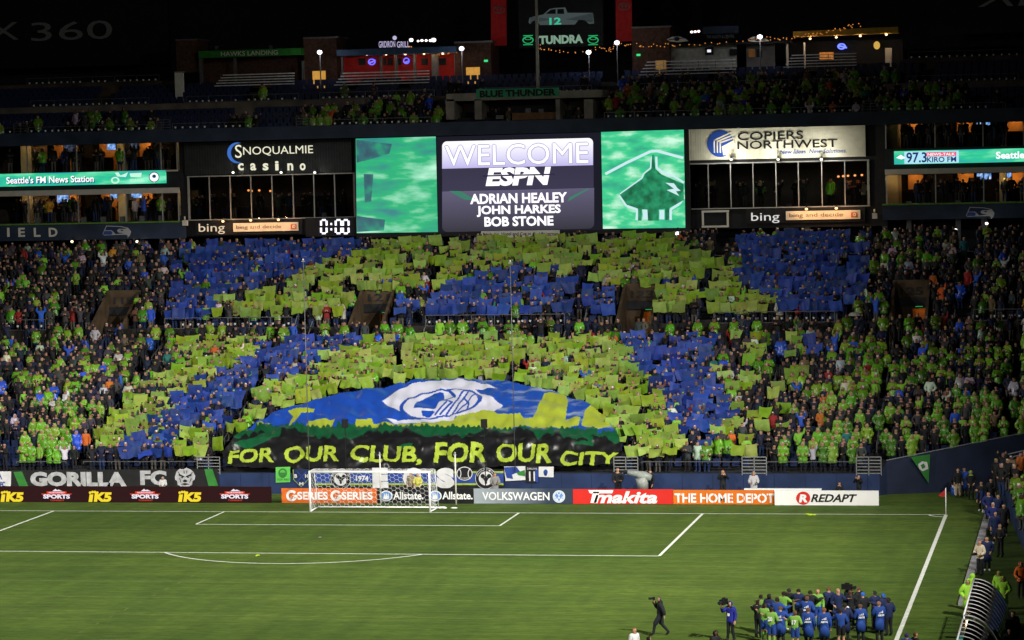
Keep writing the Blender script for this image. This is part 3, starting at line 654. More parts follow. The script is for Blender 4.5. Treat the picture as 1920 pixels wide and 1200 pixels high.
def fill_row(level, r):
    y, z = lo(r) if level == 0 else up(r); al = LOWA if level == 0 else UPA
    x = XL+.3+.2*random.random(); last_card = -99
    while x < XR-1:
        x += .6
        onstair = near(x, al)
        if onstair and random.random() < .74: continue
        if level == 0 and (y < diagY(x)+.55 if x > 30.2 else False): continue
        if level == 0 and r == 0 and x > 29: continue
        if level == 1 and r < 4 and any(abs(x-p) < 1.55 for p, _ in PORT): continue
        px, py = proj((x, y, z+1.35))
        if px < -25 or px > 1945: continue
        if not onstair: seats.append((x, y+.18, z))
        hid = pip(px, proj((x, y, z+1.1))[1], TIFO)
        if hid and level == 0 and r < 13: continue
        c, d = zone(px, py); d *= .93
        pres = .8 if c else (.9 if level == 0 else .84)*(.6+.4*min(1, abs(math.sin(x*.33+r*.8))+.55))
        if not c:
            if level == 1 and (px < 330): pres = .86
            if level == 0 and px > 1650 and random.random() < .12: pres = .5
            if level == 0 and px < 40 and py > 700: pres = .45
        if random.random() > pres: continue
        lime = (1.25 if level == 0 else .55) if not c else .4
        if not c and level == 1 and py < 540: lime = .35
        if not c and level == 0 and r < 9 and (px > 1180 or px < 200): lime = 2.1
        elif not c and px > 1500: lime *= 1.6
        solo.append((level, r, x+random.uniform(-.07, .07), y+random.uniform(-.08, .08), z, pick(lime*clump(x, r+level*31)), bool(c)))
def hand_out(level, r):
    """the sheets of one row: each a little narrower apart than it is wide, none on most stairs"""
    y, z = lo(r) if level == 0 else up(r); al = LOWA if level == 0 else UPA; x = XL+.8*random.random()
    while x < XR-1:
        x += random.uniform(.66, .8)
        if near(x, al) and random.random() < .55: continue
        if level == 0 and x > 30.2 and y < diagY(x)+.55: continue
        if level == 1 and r < 4 and any(abs(x-p) < 1.55 for p, _ in PORT): continue
        px, py = proj((x, y, z+1.35))
        if level == 0 and r < 13 and pip(px, proj((x, y, z+1.1))[1], TIFO): continue
        c, d = zone(px+random.gauss(0, 5), py+random.gauss(0, 4))
        if c and random.random() < d: sheets.append((c, level, r, x, y-.36+random.uniform(-.08, .08), z+random.uniform(1.25, 1.5)))
for r in range(NLO): hand_out(0, r)
for r in range(NUP): hand_out(1, r)
for r in range(NLO): fill_row(0, r)
for r in range(NUP): fill_row(1, r)

def add_crowd(loc, oi, rot=None, sc=None, dim=1.):
    w, col, words, pon = OUT[oi]
    col = col or random.choice(LIMES); col = tuple(c*random.uniform(.75, 1.2) for c in col)
    t = PON[random.randrange(5)] if pon else random.choice(TPL_LO)
    crowd_items.append((t, loc, random.gauss(0, .35) if rot is None else rot, sc or random.uniform(.97, 1.1), [col, random.choice(SKINS), random.choice([(.01, .012, .02), (.015, .03, .09), (.012, .012, .012), (.08, .07, .06)]), random.choice(HAIRS)], pon))

ROWN = lambda level, r: (ORD[r]+" row") if level == 0 else (["lowest upper row", "second upper row"]+[f"{ORD[i]} upper row" for i in range(2, 14)])[r]
def landmark(level, x):
    al = LOWA if level == 0 else UPA; k = max([i for i, a in enumerate(al) if a < x] or [-1])
    return k
def stairname(level, k):
    if level == 0: return "stair "+NOTCH[k] if k >= 0 else "outermost stair"
    return (f"stair {'before' if k % 2 == 0 else 'after'} "+PN[k//2]) if k >= 0 else "outermost stair"
# fans and stewards standing along the cross aisle
for x in np.arange(-44, 44, .6):
    if random.random() < .9: solo.append((1, 0, x+random.uniform(-.2, .2), random.uniform(27.6, 29.2), random.uniform(7.6, 7.95), pick(1.2), True))
N_FAN = 243
cand = sorted([s for s in solo if not s[6] and s[0] == 0], key=lambda s: (s[1]-.0001*s[2]))
chosen = set(id(s) for s in cand[:N_FAN]); cnt = {}
for s in sorted(solo, key=lambda s: (s[0], s[1], s[2])):
    level, r, x, y, z, oi, c = s; k = landmark(level, x); n = cnt[level, r, k] = cnt.get((level, r, k), -1)+1
    if id(s) not in chosen: add_crowd((x, y, z), oi); continue
    w, col, words, pon = OUT[oi]; base = col or random.choice(LIMES); col = tuple(q*random.uniform(.8, 1.15) for q in base)
    me = fan_mesh(pon, random.randrange(5) if pon else random.randrange(len(POSES)))
    o = bpy.data.objects.new("person", me); COL.objects.link(o); o.location = (x, y, z); o.rotation_euler = (0, 0, random.gauss(0, .3)); sc = random.uniform(.97, 1.1); o.scale = (sc, sc, sc)
    o.color = (*col, 1); tag(o, f"fan in {words}, {ROWN(level, r)}, {ordw(n)} from the {stairname(level, k)}", "person", "fans standing in the front rows")

# plastic sheets
def sheet_mesh(seed):
    r0 = random.Random(seed); W, H = .95, r0.uniform(.72, .92); nu, nv = 8, 6; tap = r0.uniform(.66, 1.02); sag = r0.uniform(.02, .13); sk = r0.uniform(-.14, .14); rot = r0.gauss(0, .085)
    if seed % 6 == 0: H *= .6
    V = []
    for j in range(nv+1):
        for i in range(nu+1):
            u, v = i/nu*2-1, j/nv; w = W/2*(1-(1-tap)*(1-v))
            x = u*w+sk*(1-v); z = (v-.5)*H-sag*(1-u*u)*v+.04*(1-v)*math.cos(3*u+seed)
            y = .05*math.sin(4*u+seed)*(1-v*.6)+.07*math.sin(2.5*v+seed*2)-.06*(1-v)
            V.append((x*math.cos(rot)-z*math.sin(rot), y, x*math.sin(rot)+z*math.cos(rot)))
    Fs = [(j*(nu+1)+i, j*(nu+1)+i+1, (j+1)*(nu+1)+i+1, (j+1)*(nu+1)+i) for j in range(nv) for i in range(nu)]
    return np.array(V), Fs, [0]*len(Fs)
SHT = [sheet_mesh(s) for s in range(1, 13)]; MSH = attr_mat("plastic_sheet", 'obj', .5, .3); SHM = []
for V, Fs, k in SHT:
    me = bpy.data.meshes.new("sheet"); me.from_pydata(V.tolist(), [], Fs); me.polygons.foreach_set("use_smooth", [True]*len(Fs)); me.materials.append(MSH); SHM.append(me)
SCOL = {"g": [(.22, .33, .03), (.27, .37, .06), (.19, .33, .015), (.25, .37, .02), (.17, .27, .04), (.31, .42, .085)], "b": [(.020, .055, .30), (.014, .040, .24), (.026, .068, .35), (.018, .045, .20)]}
sheet_items = []; cnt = {}; quota = 300
for c, level, r, x, y, z in sorted(sheets, key=lambda s: (s[1], s[2], s[3])):
    k = landmark(level, x); n = cnt[c, level, r, k] = cnt.get((c, level, r, k), -1)+1
    col = tuple(q*random.uniform(.85, 1.12) for q in random.choice(SCOL[c])); i = random.randrange(12); rz = random.gauss(0, .25); sc = random.uniform(.86, 1.1)
    if quota <= 0: sheet_items.append((SHT[i], (x, y, z), rz, sc, [col], False)); continue
    quota -= 1; o = bpy.data.objects.new("plastic_sheet", SHM[i]); COL.objects.link(o); o.location = (x, y, z); o.rotation_euler = (random.gauss(-.05, .22), random.gauss(0, .1), rz); o.scale = (sc, sc, sc); o.color = (*col, 1)
    tag(o, f"{'lime' if c == 'g' else 'blue'} sheet, {ROWN(level, r)}, {ordw(n)} {'lime' if c == 'g' else 'blue'} one from the {stairname(level, k)}", "sheet", ("lime" if c == "g" else "blue")+" plastic sheets held up by fans")

def mass(name, items, mats, label, cat):
    vs, tris, cols, mi = [], [], [], []; n = 0
    for (V, Fs, k), loc, rz, sc, pal, pon in items:
        c, s = math.cos(rz), math.sin(rz); Q = V*sc; Q = np.stack([Q[:, 0]*c-Q[:, 1]*s, Q[:, 0]*s+Q[:, 1]*c, Q[:, 2]], 1)+np.array(loc); vs.append(Q)
        key = id(Fs)
        if key not in TRI:
            t, kk = [], []
            for f, q in zip(Fs, k):
                for a in range(1, len(f)-1): t.append((f[0], f[a], f[a+1])); kk.append(q)
            TRI[key] = (np.array(t), np.array(kk))
        t, kk = TRI[key]; tris.append(t+n); n += len(V); cols.append(np.array([(*p, 1) for p in pal])[kk]); mi.append(np.full(len(t), 1 if pon else 0))
    V, T, Cc, MI = np.concatenate(vs), np.concatenate(tris), np.concatenate(cols), np.concatenate(mi)
    me = bpy.data.meshes.new(name); me.vertices.add(len(V)); me.vertices.foreach_set("co", V.astype(np.float32).ravel())
    me.loops.add(len(T)*3); me.loops.foreach_set("vertex_index", T.astype(np.int32).ravel()); me.polygons.add(len(T))
    me.polygons.foreach_set("loop_start", np.arange(0, len(T)*3, 3, dtype=np.int32)); me.polygons.foreach_set("material_index", MI.astype(np.int32))
    me.polygons.foreach_set("use_smooth", np.ones(len(T), dtype=bool)); me.update(calc_edges=True)
    at_ = me.attributes.new("Col", 'FLOAT_COLOR', 'FACE'); at_.data.foreach_set("color", Cc.astype(np.float32).ravel())
    o = finish(name, me, mats); return tag(o, label, cat, kind="stuff")
TRI = {}
if sheet_items: mass("plastic_sheets", sheet_items, [attr_mat("far_sheet", 'attr', .5, .3)], "farther lime and blue plastic sheets held up across the upper stand", "sheets")

# seats: rows of navy tip-up seats (far too many to be told apart)
ss = MB(); n0 = 0
for x, y, z in seats:
    ss.box(x-.22, x+.22, y+.05, y+.1, z+.4, z+.82).box(x-.22, x+.22, y-.02, y+.05, z+.36, z+.42)
tag(ss.obj("stadium_seats", M["seat"]), "rows of navy stadium seats showing in the gaps between fans", "seats", kind="stuff")
# ------------------------------------------------------------------ the giant banner lifted over the front rows
def tifo_surface(px, py):
    """where the sight line meets the raised cloth: a steep front fall and then a slope at head height"""
    d = ray(px, py)
    A = (8.32, 1.2); B = (10.5, 3.4); s1 = (B[1]-A[1])/(B[0]-A[0]); s2 = .356
    t = (B[1]+s2*(CAM[1]-B[0])-CAM[2])/(d[2]-s2*d[1]); p = CAM+d*t
    if p[1] < B[0]: t = (A[1]+s1*(CAM[1]-A[0])-CAM[2])/(d[2]-s1*d[1]); p = CAM+d*t
    return p
def build_tifo():
    st_ = 1.15; xs = np.arange(412, 1170, st_); ys = np.arange(706, 881, st_); nx, ny = len(xs), len(ys)
    X, Y = np.meshgrid((xs[:-1]+xs[1:])/2, (ys[:-1]+ys[1:])/2)
    def inside(poly, X=X, Y=Y):
        c = np.zeros(X.shape, bool); n = len(poly); j = n-1
        for i in range(n):
            (xi, yi), (xj, yj) = poly[i], poly[j]
            if yi != yj: c ^= ((yi > Y) != (yj > Y)) & (X < (xj-xi)*(Y-yi)/(yj-yi)+xi)
            j = i
        return c
    jit = np.random.default_rng(3)
    ink = np.zeros(X.shape, int)                       # 0 blue
    ink[(X > 900+14*np.sin(Y/6)) & (X < 1150)] = 6     # clouded blue
    Z4 = lambda pts: [(480+a/4, 520+b/4) for a, b in pts]
    Zr = lambda pts: [(960+a/4, 520+b/4) for a, b in pts]
    white = [Z4([(948, 930), (1030, 870), (1150, 810), (1320, 772), (1520, 764), (1700, 790), (1810, 830), (1700, 832), (1640, 835), (1695, 868), (1780, 910), (1852, 955), (1780, 1020), (1660, 1030), (1520, 1042), (1300, 1052), (1120, 1015), (1020, 985)]),
             Z4([(975, 1062), (1120, 1065), (1400, 1040), (1500, 1035), (1480, 1078), (1300, 1085), (1040, 1092)])]
    for p in white: ink[inside(p)] = 1
    ex, ey = 480+1385/4, 520+945/4
    th = -.13; e = ((X-ex)*math.cos(th)+(Y-ey)*math.sin(th))**2/(302/4)**2+((Y-ey)*math.cos(th)-(X-ex)*math.sin(th))**2/(98/4)**2
    ink[e < 1.08] = 0; ink[e < .88] = 1
    for p in ([(1180, 985), (1205, 930), (1265, 905), (1330, 870), (1408, 862), (1412, 915), (1375, 935), (1345, 990), (1240, 985)], [(1240, 1003), (1325, 1003), (1345, 1015), (1300, 1038), (1250, 1035)], [(1270, 905), (1345, 908), (1300, 896)]): ink[inside(Z4(p))] = 0
    for a, b, w in (((1452, 848), (1490, 890), 9), ((1490, 890), (1405, 920), 5), ((1560, 850), (1425, 1030), 6), ((1595, 855), (1475, 1020), 6), ((1405, 915), (1470, 940), 7), ((1470, 940), (1380, 1030), 6), ((1430, 940), (1345, 1030), 6), ((1560, 905), (1595, 940), 6), ((1595, 940), (1580, 1010), 6), ((1650, 870), (1500, 1020), 5), ((1660, 900), (1690, 960), 5)):
        (x0, y0), (x1, y1) = Z4([a, b]); t = np.clip(((X-x0)*(x1-x0)+(Y-y0)*(y1-y0))/((x1-x0)**2+(y1-y0)**2), 0, 1)
        ink[(np.hypot(X-x0-t*(x1-x0), Y-y0-t*(y1-y0)) < w/4) & (e < 1)] = 0
    gold = [Z4([(240, 1000), (330, 985), (440, 985), (430, 1005), (340, 1018), (290, 1090), (240, 1120), (280, 1040)]), Z4([(400, 1060), (595, 1065), (560, 1120), (365, 1135)]), Z4([(750, 1068), (870, 1062), (880, 1090), (1050, 1095), (1250, 1090), (1400, 1070), (1480, 1075), (1520, 1035), (1700, 1005), (1780, 1010), (1815, 1035), (1920, 1025), (1920, 1130), (735, 1135)]),
            Z4([(0, 1090), (50, 1080), (60, 1110), (90, 1080), (130, 1115), (0, 1125)]), Zr([(0, 1030), (60, 1020), (90, 1060), (160, 1050), (240, 870), (400, 870), (420, 930), (400, 1055), (515, 1050), (500, 1110), (420, 1130), (0, 1120)]), Zr([(545, 1010), (590, 965), (680, 1000), (745, 1120), (640, 1140), (520, 1110)])]
    for p in gold: ink[inside(p)] = 2
    rn = np.cumsum(jit.normal(0, 1.0, 800)); rn -= np.linspace(rn[0], rn[-1], 800); rn = rn/np.abs(rn).max()*5
    col = np.clip((X-400).astype(int), 0, 799)
    spike = 5*np.abs(np.sin(X/8.3))*np.abs(np.sin(X/3.1+1))
    e1 = 800+rn[col]*1.3-spike*1.3+np.where(X < 480, 8, 0)+np.where(X > 1120, 8, 0)
    e2 = 811+rn[(col*2) % 800]*1.6+7*np.abs(np.sin(X/6.7+np.sin(X/19)))*np.sin(X/43)+6*np.sin(X/31)+4*np.sin(X/11.3)+np.where(X < 560, (560-X)*.08, 0)+np.where(X > 1050, 6, 0)
    ink[Y > e1] = 3; ink[Y > e2] = 4
    for p in ([(1070, 1090+160), (1175, 1085+155), (1165, 1090+200), (1075, 1090+195)],): ink[inside([(480+a/4, 520+b/4) for a, b in p])] = 3
    ink[inside([(960+a/4, 760+b/4) for a, b in [(500, 200), (560, 190), (610, 240), (610, 298), (455, 290), (470, 275), (570, 260), (560, 230)]])] = 3
    ink[inside([(480+a/4, 760+b/4) for a, b in [(-180, 290), (0, 225), (200, 175), (180, 230), (60, 280), (-60, 330)]])] = 3
    for wd, x0, y0, x1, y1, sl in (("FOR", 427, 841, 513, 868, 4), ("OUR", 533, 836, 635, 866, 2), ("CLUB,", 657, 835, 790, 872, -2), ("FOR", 813, 829, 912, 868, 1), ("OUR", 931, 830, 1034, 867, -1), ("CITY", 1050, 846, 1160, 874, -2)):
        v, f = glyphs(wd, .03, .1)
        q = [(x0+(x1-x0)*a, y1-(y1-y0)*b-sl*(a-.5)) for a, b in v]
        msk = np.zeros(X.shape, bool)
        for t in f:
            pts = [q[i] for i in t]; bx = [p[0] for p in pts]; by = [p[1] for p in pts]
            i0, i1 = np.searchsorted(xs, min(bx)-2), np.searchsorted(xs, max(bx)+2); j0, j1 = np.searchsorted(ys, min(by)-2), np.searchsorted(ys, max(by)+2)
            i0, j0 = max(0, i0-1), max(0, j0-1)
            if i1 > i0 and j1 > j0: msk[j0:j1, i0:i1] |= inside(pts, X[j0:j1, i0:i1], Y[j0:j1, i0:i1])
        ink[msk] = 5
    keep = inside(TIFO)
    V = np.zeros((ny, nx, 3))
    cx = np.array([[tifo_surface(x, y) for x in (412, 1170)] for y in ys])
    for j in range(ny):
        f = (xs-412)/(1170-412)
        V[j] = np.array([tifo_surface(x, ys[j]) for x in xs])
    gx, gy = np.meshgrid(xs, ys); lowf = np.clip((gy-790)/40, 0, 1)
    wr = .10*np.sin(gx/21+gy/9)*np.sin(gx/47-gy/15)+.07*np.sin(gx/9.5+gy/5.5+2*np.sin(gx/33))*lowf+.05*np.sin(gx/13-gy/4.)*(1-lowf)+.03*np.sin(gx/5.1+gy/2.7+3*np.sin(gx/50))*lowf
    r = jit.normal(0, 1, (ny//7+2, nx//7+2)); big = np.kron(r, np.ones((7, 7)))[:ny, :nx]
    k = np.ones(9)/9
    for _ in range(2):
        big = np.apply_along_axis(lambda m: np.convolve(m, k, 'same'), 0, big); big = np.apply_along_axis(lambda m: np.convolve(m, k, 'same'), 1, big)
    dn = wr*.42+big*.10; lo_f = np.clip((gy-815)/20, 0, 1)
    V[..., 2] += dn*(.94-.25*lo_f); V[..., 1] -= dn*(.33+.4*lo_f)
    idx = np.arange(nx*ny).reshape(ny, nx)
    Fq = np.stack([idx[1:, :-1], idx[1:, 1:], idx[:-1, 1:], idx[:-1, :-1]], -1)[keep]; ik = ink[keep]
    org = np.array([-3, 9, 1.3]); allq = Fq
    def piece(sel):
        used, inv = np.unique(allq[sel], return_inverse=True); me = bpy.data.meshes.new("banner"); me.from_pydata((V.reshape(-1, 3)[used]-org).tolist(), [], inv.reshape(-1, 4).tolist())
        me.polygons.foreach_set("material_index", ik[sel].astype(np.int32)); return me
    gl_ = dict(rough=.32, noise=(.5, .12), spec=.5)
    mats = [mat("banner_blue", (.012, .06, .36), **gl_), mat("banner_white", (.56, .56, .66), **gl_), mat("banner_gold_green", (.31, .37, .035), **gl_), mat("banner_green", (.006, .07, .026), **gl_),
            mat("banner_black", (.008, .008, .009), **gl_), mat("banner_lime", (.29, .38, .036), **gl_), None]
    m = bpy.data.materials.new("banner_clouded_blue"); m.use_nodes = True; nt = m.node_tree; b = nt.nodes["Principled BSDF"]; b.inputs["Roughness"].default_value = .35
    tc = nt.nodes.new("ShaderNodeTexCoord"); mp = nt.nodes.new("ShaderNodeMapping"); mp.inputs["Scale"].default_value = (.35, .9, .9); n = nt.nodes.new("ShaderNodeTexNoise"); n.inputs["Scale"].default_value = 1.3; n.inputs["Detail"].default_value = 5
    rp = nt.nodes.new("ShaderNodeValToRGB"); rp.color_ramp.elements[0].position = .5; rp.color_ramp.elements[1].position = .72
    rp.color_ramp.elements[0].color = (.012, .06, .33, 1); rp.color_ramp.elements[1].color = (.26, .34, .46, 1)
    nt.links.new(tc.outputs["Object"], mp.inputs[0]); nt.links.new(mp.outputs[0], n.inputs[0]); nt.links.new(n.outputs[0], rp.inputs[0]); nt.links.new(rp.outputs[0], b.inputs["Base Color"]); mats[6] = m
    o = finish("banner", piece((ik != 5) & (ik != 1)), mats, smooth=True); o.location = org
    finish("lettering", piece(ik == 5), mats, o, smooth=True); finish("eye_emblem", piece(ik == 1), mats, o, smooth=True)
    tag(o, "huge fan banner with a white eye emblem on blue and lime lettering on black", "banner")
build_tifo()
# loudspeakers on poles before the banner
for px, lb in ((646.5, "black loudspeaker on a pole before the big banner, under the gold crane shape"), (907.5, "black loudspeaker on a pole before the big banner, near the eye emblem")):
    a, b = P(px, 786, 8.0), P(px, 802, 8.0); c = (a[0], 8.0, b[2]); t = thing("loudspeaker", (c[0], 8, 0), lb, "speaker", "loudspeakers on poles")
    MB().box(c[0]-.17, c[0]+.17, 7.8, 8.15, b[2], a[2]).obj("cabinet", M["black"], t)
    MB().tube([(c[0], 8.0, 0), (c[0], 8.0, b[2])], .03, 6).obj("pole", M["black"], t)
    MB().disc(px, 790, 1.9, 7.79).disc(px, 797, 3.2, 7.79).obj("driver", M["darkwall"], t)

# ------------------------------------------------------------------ cloths hung on the navy wall
def cloth(name, pp, Y, m, label, cat="banner", group=None, parts=()):
    mb = MB().pix(pp, Y, 0, .02); o = mb.obj(name, m, None); tag(o, label, cat, group); return o
YB = 8.43
GRP = "supporters' banners hung on the navy wall"
def prt(mb, name, mats, par): return mb.obj(name, mats, par)
bk = mat("cloth_black", (.012, .012, .013), .8, noise=(2, .2)); gw = mat("cloth_white", (.55, .55, .56), .8, noise=(2, .12)); gg = mat("cloth_green", (.03, .17, .03), .8, noise=(2, .15))
lg = mat("cloth_light_green", (.10, .42, .07), .8, noise=(2, .15)); bl = mat("cloth_blue", (.02, .05, .24), .8, noise=(2, .15)); grey = mat("lettering_grey", (.36, .36, .37), .8, noise=(3, .25))
o = cloth("supporters_banner", [(22, 882), (408, 879), (411, 913), (22, 914)], YB, bk, "long black cloth with big grey letters, gorilla face and green slashes", group=GRP)
MB().text("GORILLA", 53, 884.5, 240, 912, YB-.02, 0, .06).text("FC", 262, 882, 313, 910, YB-.02, 0, .05).obj("lettering", grey, o)
MB().pix([(25, 885), (41, 884), (54, 914), (37, 914)], YB-.02).pix([(383, 880), (398, 879), (409, 911), (391, 911)], YB-.02).obj("slash", gg, o)
gf = MB().pix([(328, 893), (331, 884), (337, 879), (344, 880), (350, 877), (357, 880), (362, 884), (366, 892), (365, 899), (361, 902), (360, 909), (354, 912), (339, 912), (333, 909), (332, 902), (328, 899)], YB-.02, 0)
gf.pix([(335, 888), (346, 893), (346, 895), (335, 892)], YB-.032, 1).pix([(359, 888), (348, 893), (348, 895), (359, 892)], YB-.032, 1)
gf.disc(341.5, 895, 2, YB-.04, 1, 1.2, None, 8).disc(352.5, 895, 2, YB-.04, 1, 1.2, None, 8).pix([(342, 902), (346, 899), (348, 899), (352, 902), (349, 904), (345, 904)], YB-.032, 1).pix([(338, 908), (347, 905.5), (356, 908), (347, 909.5)], YB-.032, 1)
for a, b in (((333, 884), (337, 890)), ((361, 884), (357, 890)), ((336, 897), (339, 905)), ((358, 897), (355, 905)), ((344, 882), (345, 888)), ((350, 882), (349, 888))):
    gf.pix([a, (a[0]+1.2, a[1]), (b[0]+1.2, b[1]), b], YB-.032, 1)
gf.obj("gorilla_face", [grey, bk], o)
o = cloth("supporters_banner", [(-30, 884), (21, 884), (20, 914), (-30, 915)], YB, gw, "white cloth with pale blue letters at the frame's edge", group=GRP); MB().text("FC", 0, 903, 10, 913, YB-.02, 0, .04).text("A", -6, 886, 4, 899, YB-.02).obj("lettering", bl, o)
o = cloth("supporters_banner", [(517, 876), (544, 875), (544, 904), (517, 905)], YB, lg, "small bright green cloth with a dark badge", group=GRP); MB().disc(530, 887, 8, YB-.02, 0, 9, .7).text("FOR RED", 520, 897, 543, 901, YB-.02).pix([(524, 886), (536, 886), (534, 893), (526, 893)], YB-.02).obj("badge", gg, o)
o = cloth("supporters_banner", [(549, 880), (563, 878), (579, 880), (578, 898), (564, 913), (550, 899)], YB, mat("cloth_dark_blue", (.012, .02, .06), .8), "dark shield banner with crossed blue blades and white letters", group=GRP)
c_ = MB()
for a, b in (((556, 884), (574, 905)), ((573, 884), (555, 905))): c_.pix([a, (a[0]+2.5, a[1]), (b[0]+2.5, b[1]), b], YB-.02)
c_.obj("crossed_blades", bl, o); MB().text("B", 552, 889, 557, 896, YB-.02, 0, .03).text("H", 572, 889, 577, 896, YB-.02, 0, .03).text("M", 561, 904, 569, 910, YB-.03, 0, .03).obj("lettering", gw, o)
e_ = MB()
for a, b in (((549, 880), (550, 899)), ((550, 899), (564, 913)), ((564, 913), (578, 898)), ((578, 898), (579, 880))): e_.pix([a, (a[0]+1.1, a[1]), (b[0]+1.1, b[1]), b], YB-.025)
e_.obj("edging", mat("edging_lime", (.25, .35, .08), .8), o)
o = cloth("supporters_banner", [(586, 878), (945, 880), (945, 914), (586, 916)], YB, bk, "wide striped banner in black, lime and blue with white block letters behind the goal", group=GRP)
MB().pix([(590, 887), (944, 887), (944, 906), (590, 906)], YB-.012).obj("blue_band", bl, o); MB().pix([(590, 883.5), (944, 883.5), (944, 887), (590, 887)], YB-.014).pix([(590, 906), (944, 906), (944, 909.5), (590, 909.5)], YB-.014).obj("lime_stripe", mat("stripe_lime", (.26, .34, .04), .8), o)
MB().text("E", 698, 877, 728, 915, YB-.03, 0, .09).text("C", 755, 877, 790, 915, YB-.03, 0, .09).text("S", 818, 877, 852, 916, YB-.03, 0, .09).text("1974", 667, 892, 691, 902, YB-.03, 0, .03).objs("lettering", gw, o)
def roundel(px, py, r, lb, word):
    c = P(px, py+r, YB-.05); t = thing("round_badge", (c[0], YB-.05, c[2]), lb, "badge", "round badges on the navy wall")
    MB().disc(px, py, r, YB-.05).obj("disc", bk, t); MB().disc(px, py, r, YB-.06, 0, None, .955).disc(px, py, r*.66, YB-.06).obj("ring", gw, t)
    m_ = MB().disc(px-r*.3, py-r*.22, r*.2, YB-.075).disc(px+r*.3, py-r*.22, r*.2, YB-.075).pix([(px-r*.12, py-r*.2), (px+r*.12, py-r*.2), (px+r*.1, py+r*.5), (px-r*.1, py+r*.5)], YB-.075).pix([(px-r*.3, py-r*.05), (px+r*.3, py-r*.05), (px+r*.12, py+r*.25), (px-r*.12, py+r*.25)], YB-.08)
    m_.obj("emblem", bk, t); lm = MB()
    for k, ch in enumerate(word):
        if ch == " ": continue
        a = math.radians(160-140*k/(len(word)-1)); x, y = px+r*.81*math.cos(a), py-r*.81*math.sin(a); lm.text(ch, x-1, y-1.5, x+1, y+1.5, YB-.062)
    lm.obj("lettering", gw, t)
roundel(639, 898, 19, "round black badge seen through the goal net", "BROUGHAM END"); roundel(911, 897, 20, "round black badge beside the blue and white flag", "BROUGHAM FAITHFUL")
c = P(871, 905, YB-.05); t = thing("ball_badge", (c[0], YB-.05, c[2]), "small dark badge shaped like a ball between the letter and the round badge", "badge", "round badges on the navy wall")
MB().disc(871, 888, 15, YB-.05, 0, 13).obj("disc", gw, t); MB().disc(871, 888, 13.6, YB-.06, 0, 11.6).obj("ball", bk, t)
MB().disc(856, 888, 9, YB-.07, 0, 12, .84, 20, -60, 60).disc(886, 888, 9, YB-.07, 0, 12, .84, 20, 120, 240).text("ALLIANCE", 864, 895, 878, 898, YB-.07).obj("seam", gw, t)
o = cloth("supporters_flag", [(945, 875), (985, 874), (985, 900), (948, 902)], YB, gw, "white flag with blue and green patches on the navy wall", "flag", GRP)
MB().pix([(945, 876), (968, 875), (975, 884), (960, 890), (962, 898), (950, 896)], YB-.015).obj("blue_patch", bl, o); MB().pix([(968, 886), (984, 881), (985, 893), (972, 891)], YB-.015).obj("green_patch", gg, o)
o = cloth("team_shirt", [(985, 876), (990, 874), (1005, 874), (1010, 876), (1009, 905), (987, 905)], YB, bk, "dark team shirt with a white eleven pinned on the navy wall", "shirt", GRP)
MB().text("11", 992, 884, 1003, 902, YB-.03, 0, .03).text("ZAKUANI", 988, 877, 1007, 880.5, YB-.03).obj("number", gw, o); MB().pix([(1003, 880), (1009, 880), (1009, 904), (1004, 904)], YB-.013).obj("blue_side", bl, o)
o = cloth("supporters_flag", [(1010, 875), (1038, 875), (1038, 895), (1010, 894)], YB, gw, "white cloth with a small dark head in the middle, beside the dark shirt", "flag", GRP); MB().disc(1023, 885, 4, YB-.015, 0, 4.8).pix([(1020, 888), (1026, 888), (1025, 892), (1021, 892)], YB-.015).obj("printed_head", bl, o)
a = P(1708, 856, 0); q = [P(1708, 857, diagY(31.2)-.1), P(1744, 852, diagY(32.6)-.1), P(1741, 906, diagY(32.5)-.1)]
pn = MB(); pn.add(q+[v+np.array([0, .02, 0]) for v in q], [(0, 1, 2), (5, 4, 3), (0, 3, 4, 1), (1, 4, 5, 2), (2, 5, 3, 0)]); o = tag(pn.obj("pennant", gg), "green triangular pennant with a white crest hanging on the corner wall", "flag")
w3 = lambda a, b: q[0]*(1-a-b)+q[1]*a+q[2]*b+np.array([.0, -.03, 0])
cr = MB(); cr.add([w3(.12, .28), w3(.4, .2), w3(.62, .25), w3(.45, .5), w3(.1, .55), w3(-.03+.05, .45)], [(0, 5, 4, 3, 2, 1)]); cr.obj("crest", gw, o)
cr = MB(); cr.add([w3(.2, .33)+[0, -.01, 0], w3(.42, .28)+[0, -.01, 0], w3(.38, .42)+[0, -.01, 0], w3(.16, .47)+[0, -.01, 0]], [(0, 3, 2, 1)]); cr.obj("crest_mark", gg, o)
q0 = P(1809, 874, 11.0); tag(MB().box(q0[0]-.25, q0[0]+.25, 10.9, 10.95, q0[2]-.17, q0[2]+.17).obj("notice", M["offwhite"]), "small white notice on the corner wall above the group of staff", "sign")
# ------------------------------------------------------------------ end building: boxes, club windows, signs, screens
YF = 43.0
bd = thing("stadium_building", (0, YF, 12), "dark end building with lit boxes, club windows and a navy upper deck fascia", "building")
fas = MB(); zT, zB = zy(226, 41.2), zy(251, 41.2)
fas.box(-52, 50, 41.2, 41.5, zB, zT).box(-52, 50, 41.5, 43.4, zB, zB+.3); fas.obj("upper_deck_fascia", M["navydark"], bd)
jm = MB()
for k in range(22): jm.box(-50+k*4.6, -49.95+k*4.6, 41.18, 41.2, zB+.05, zT-.03)

wall = MB()
def zz(px, py, Y=YF): return P(px, py, Y)[2]
def xx(px, Y=YF): return P(px, 330, Y)[0]
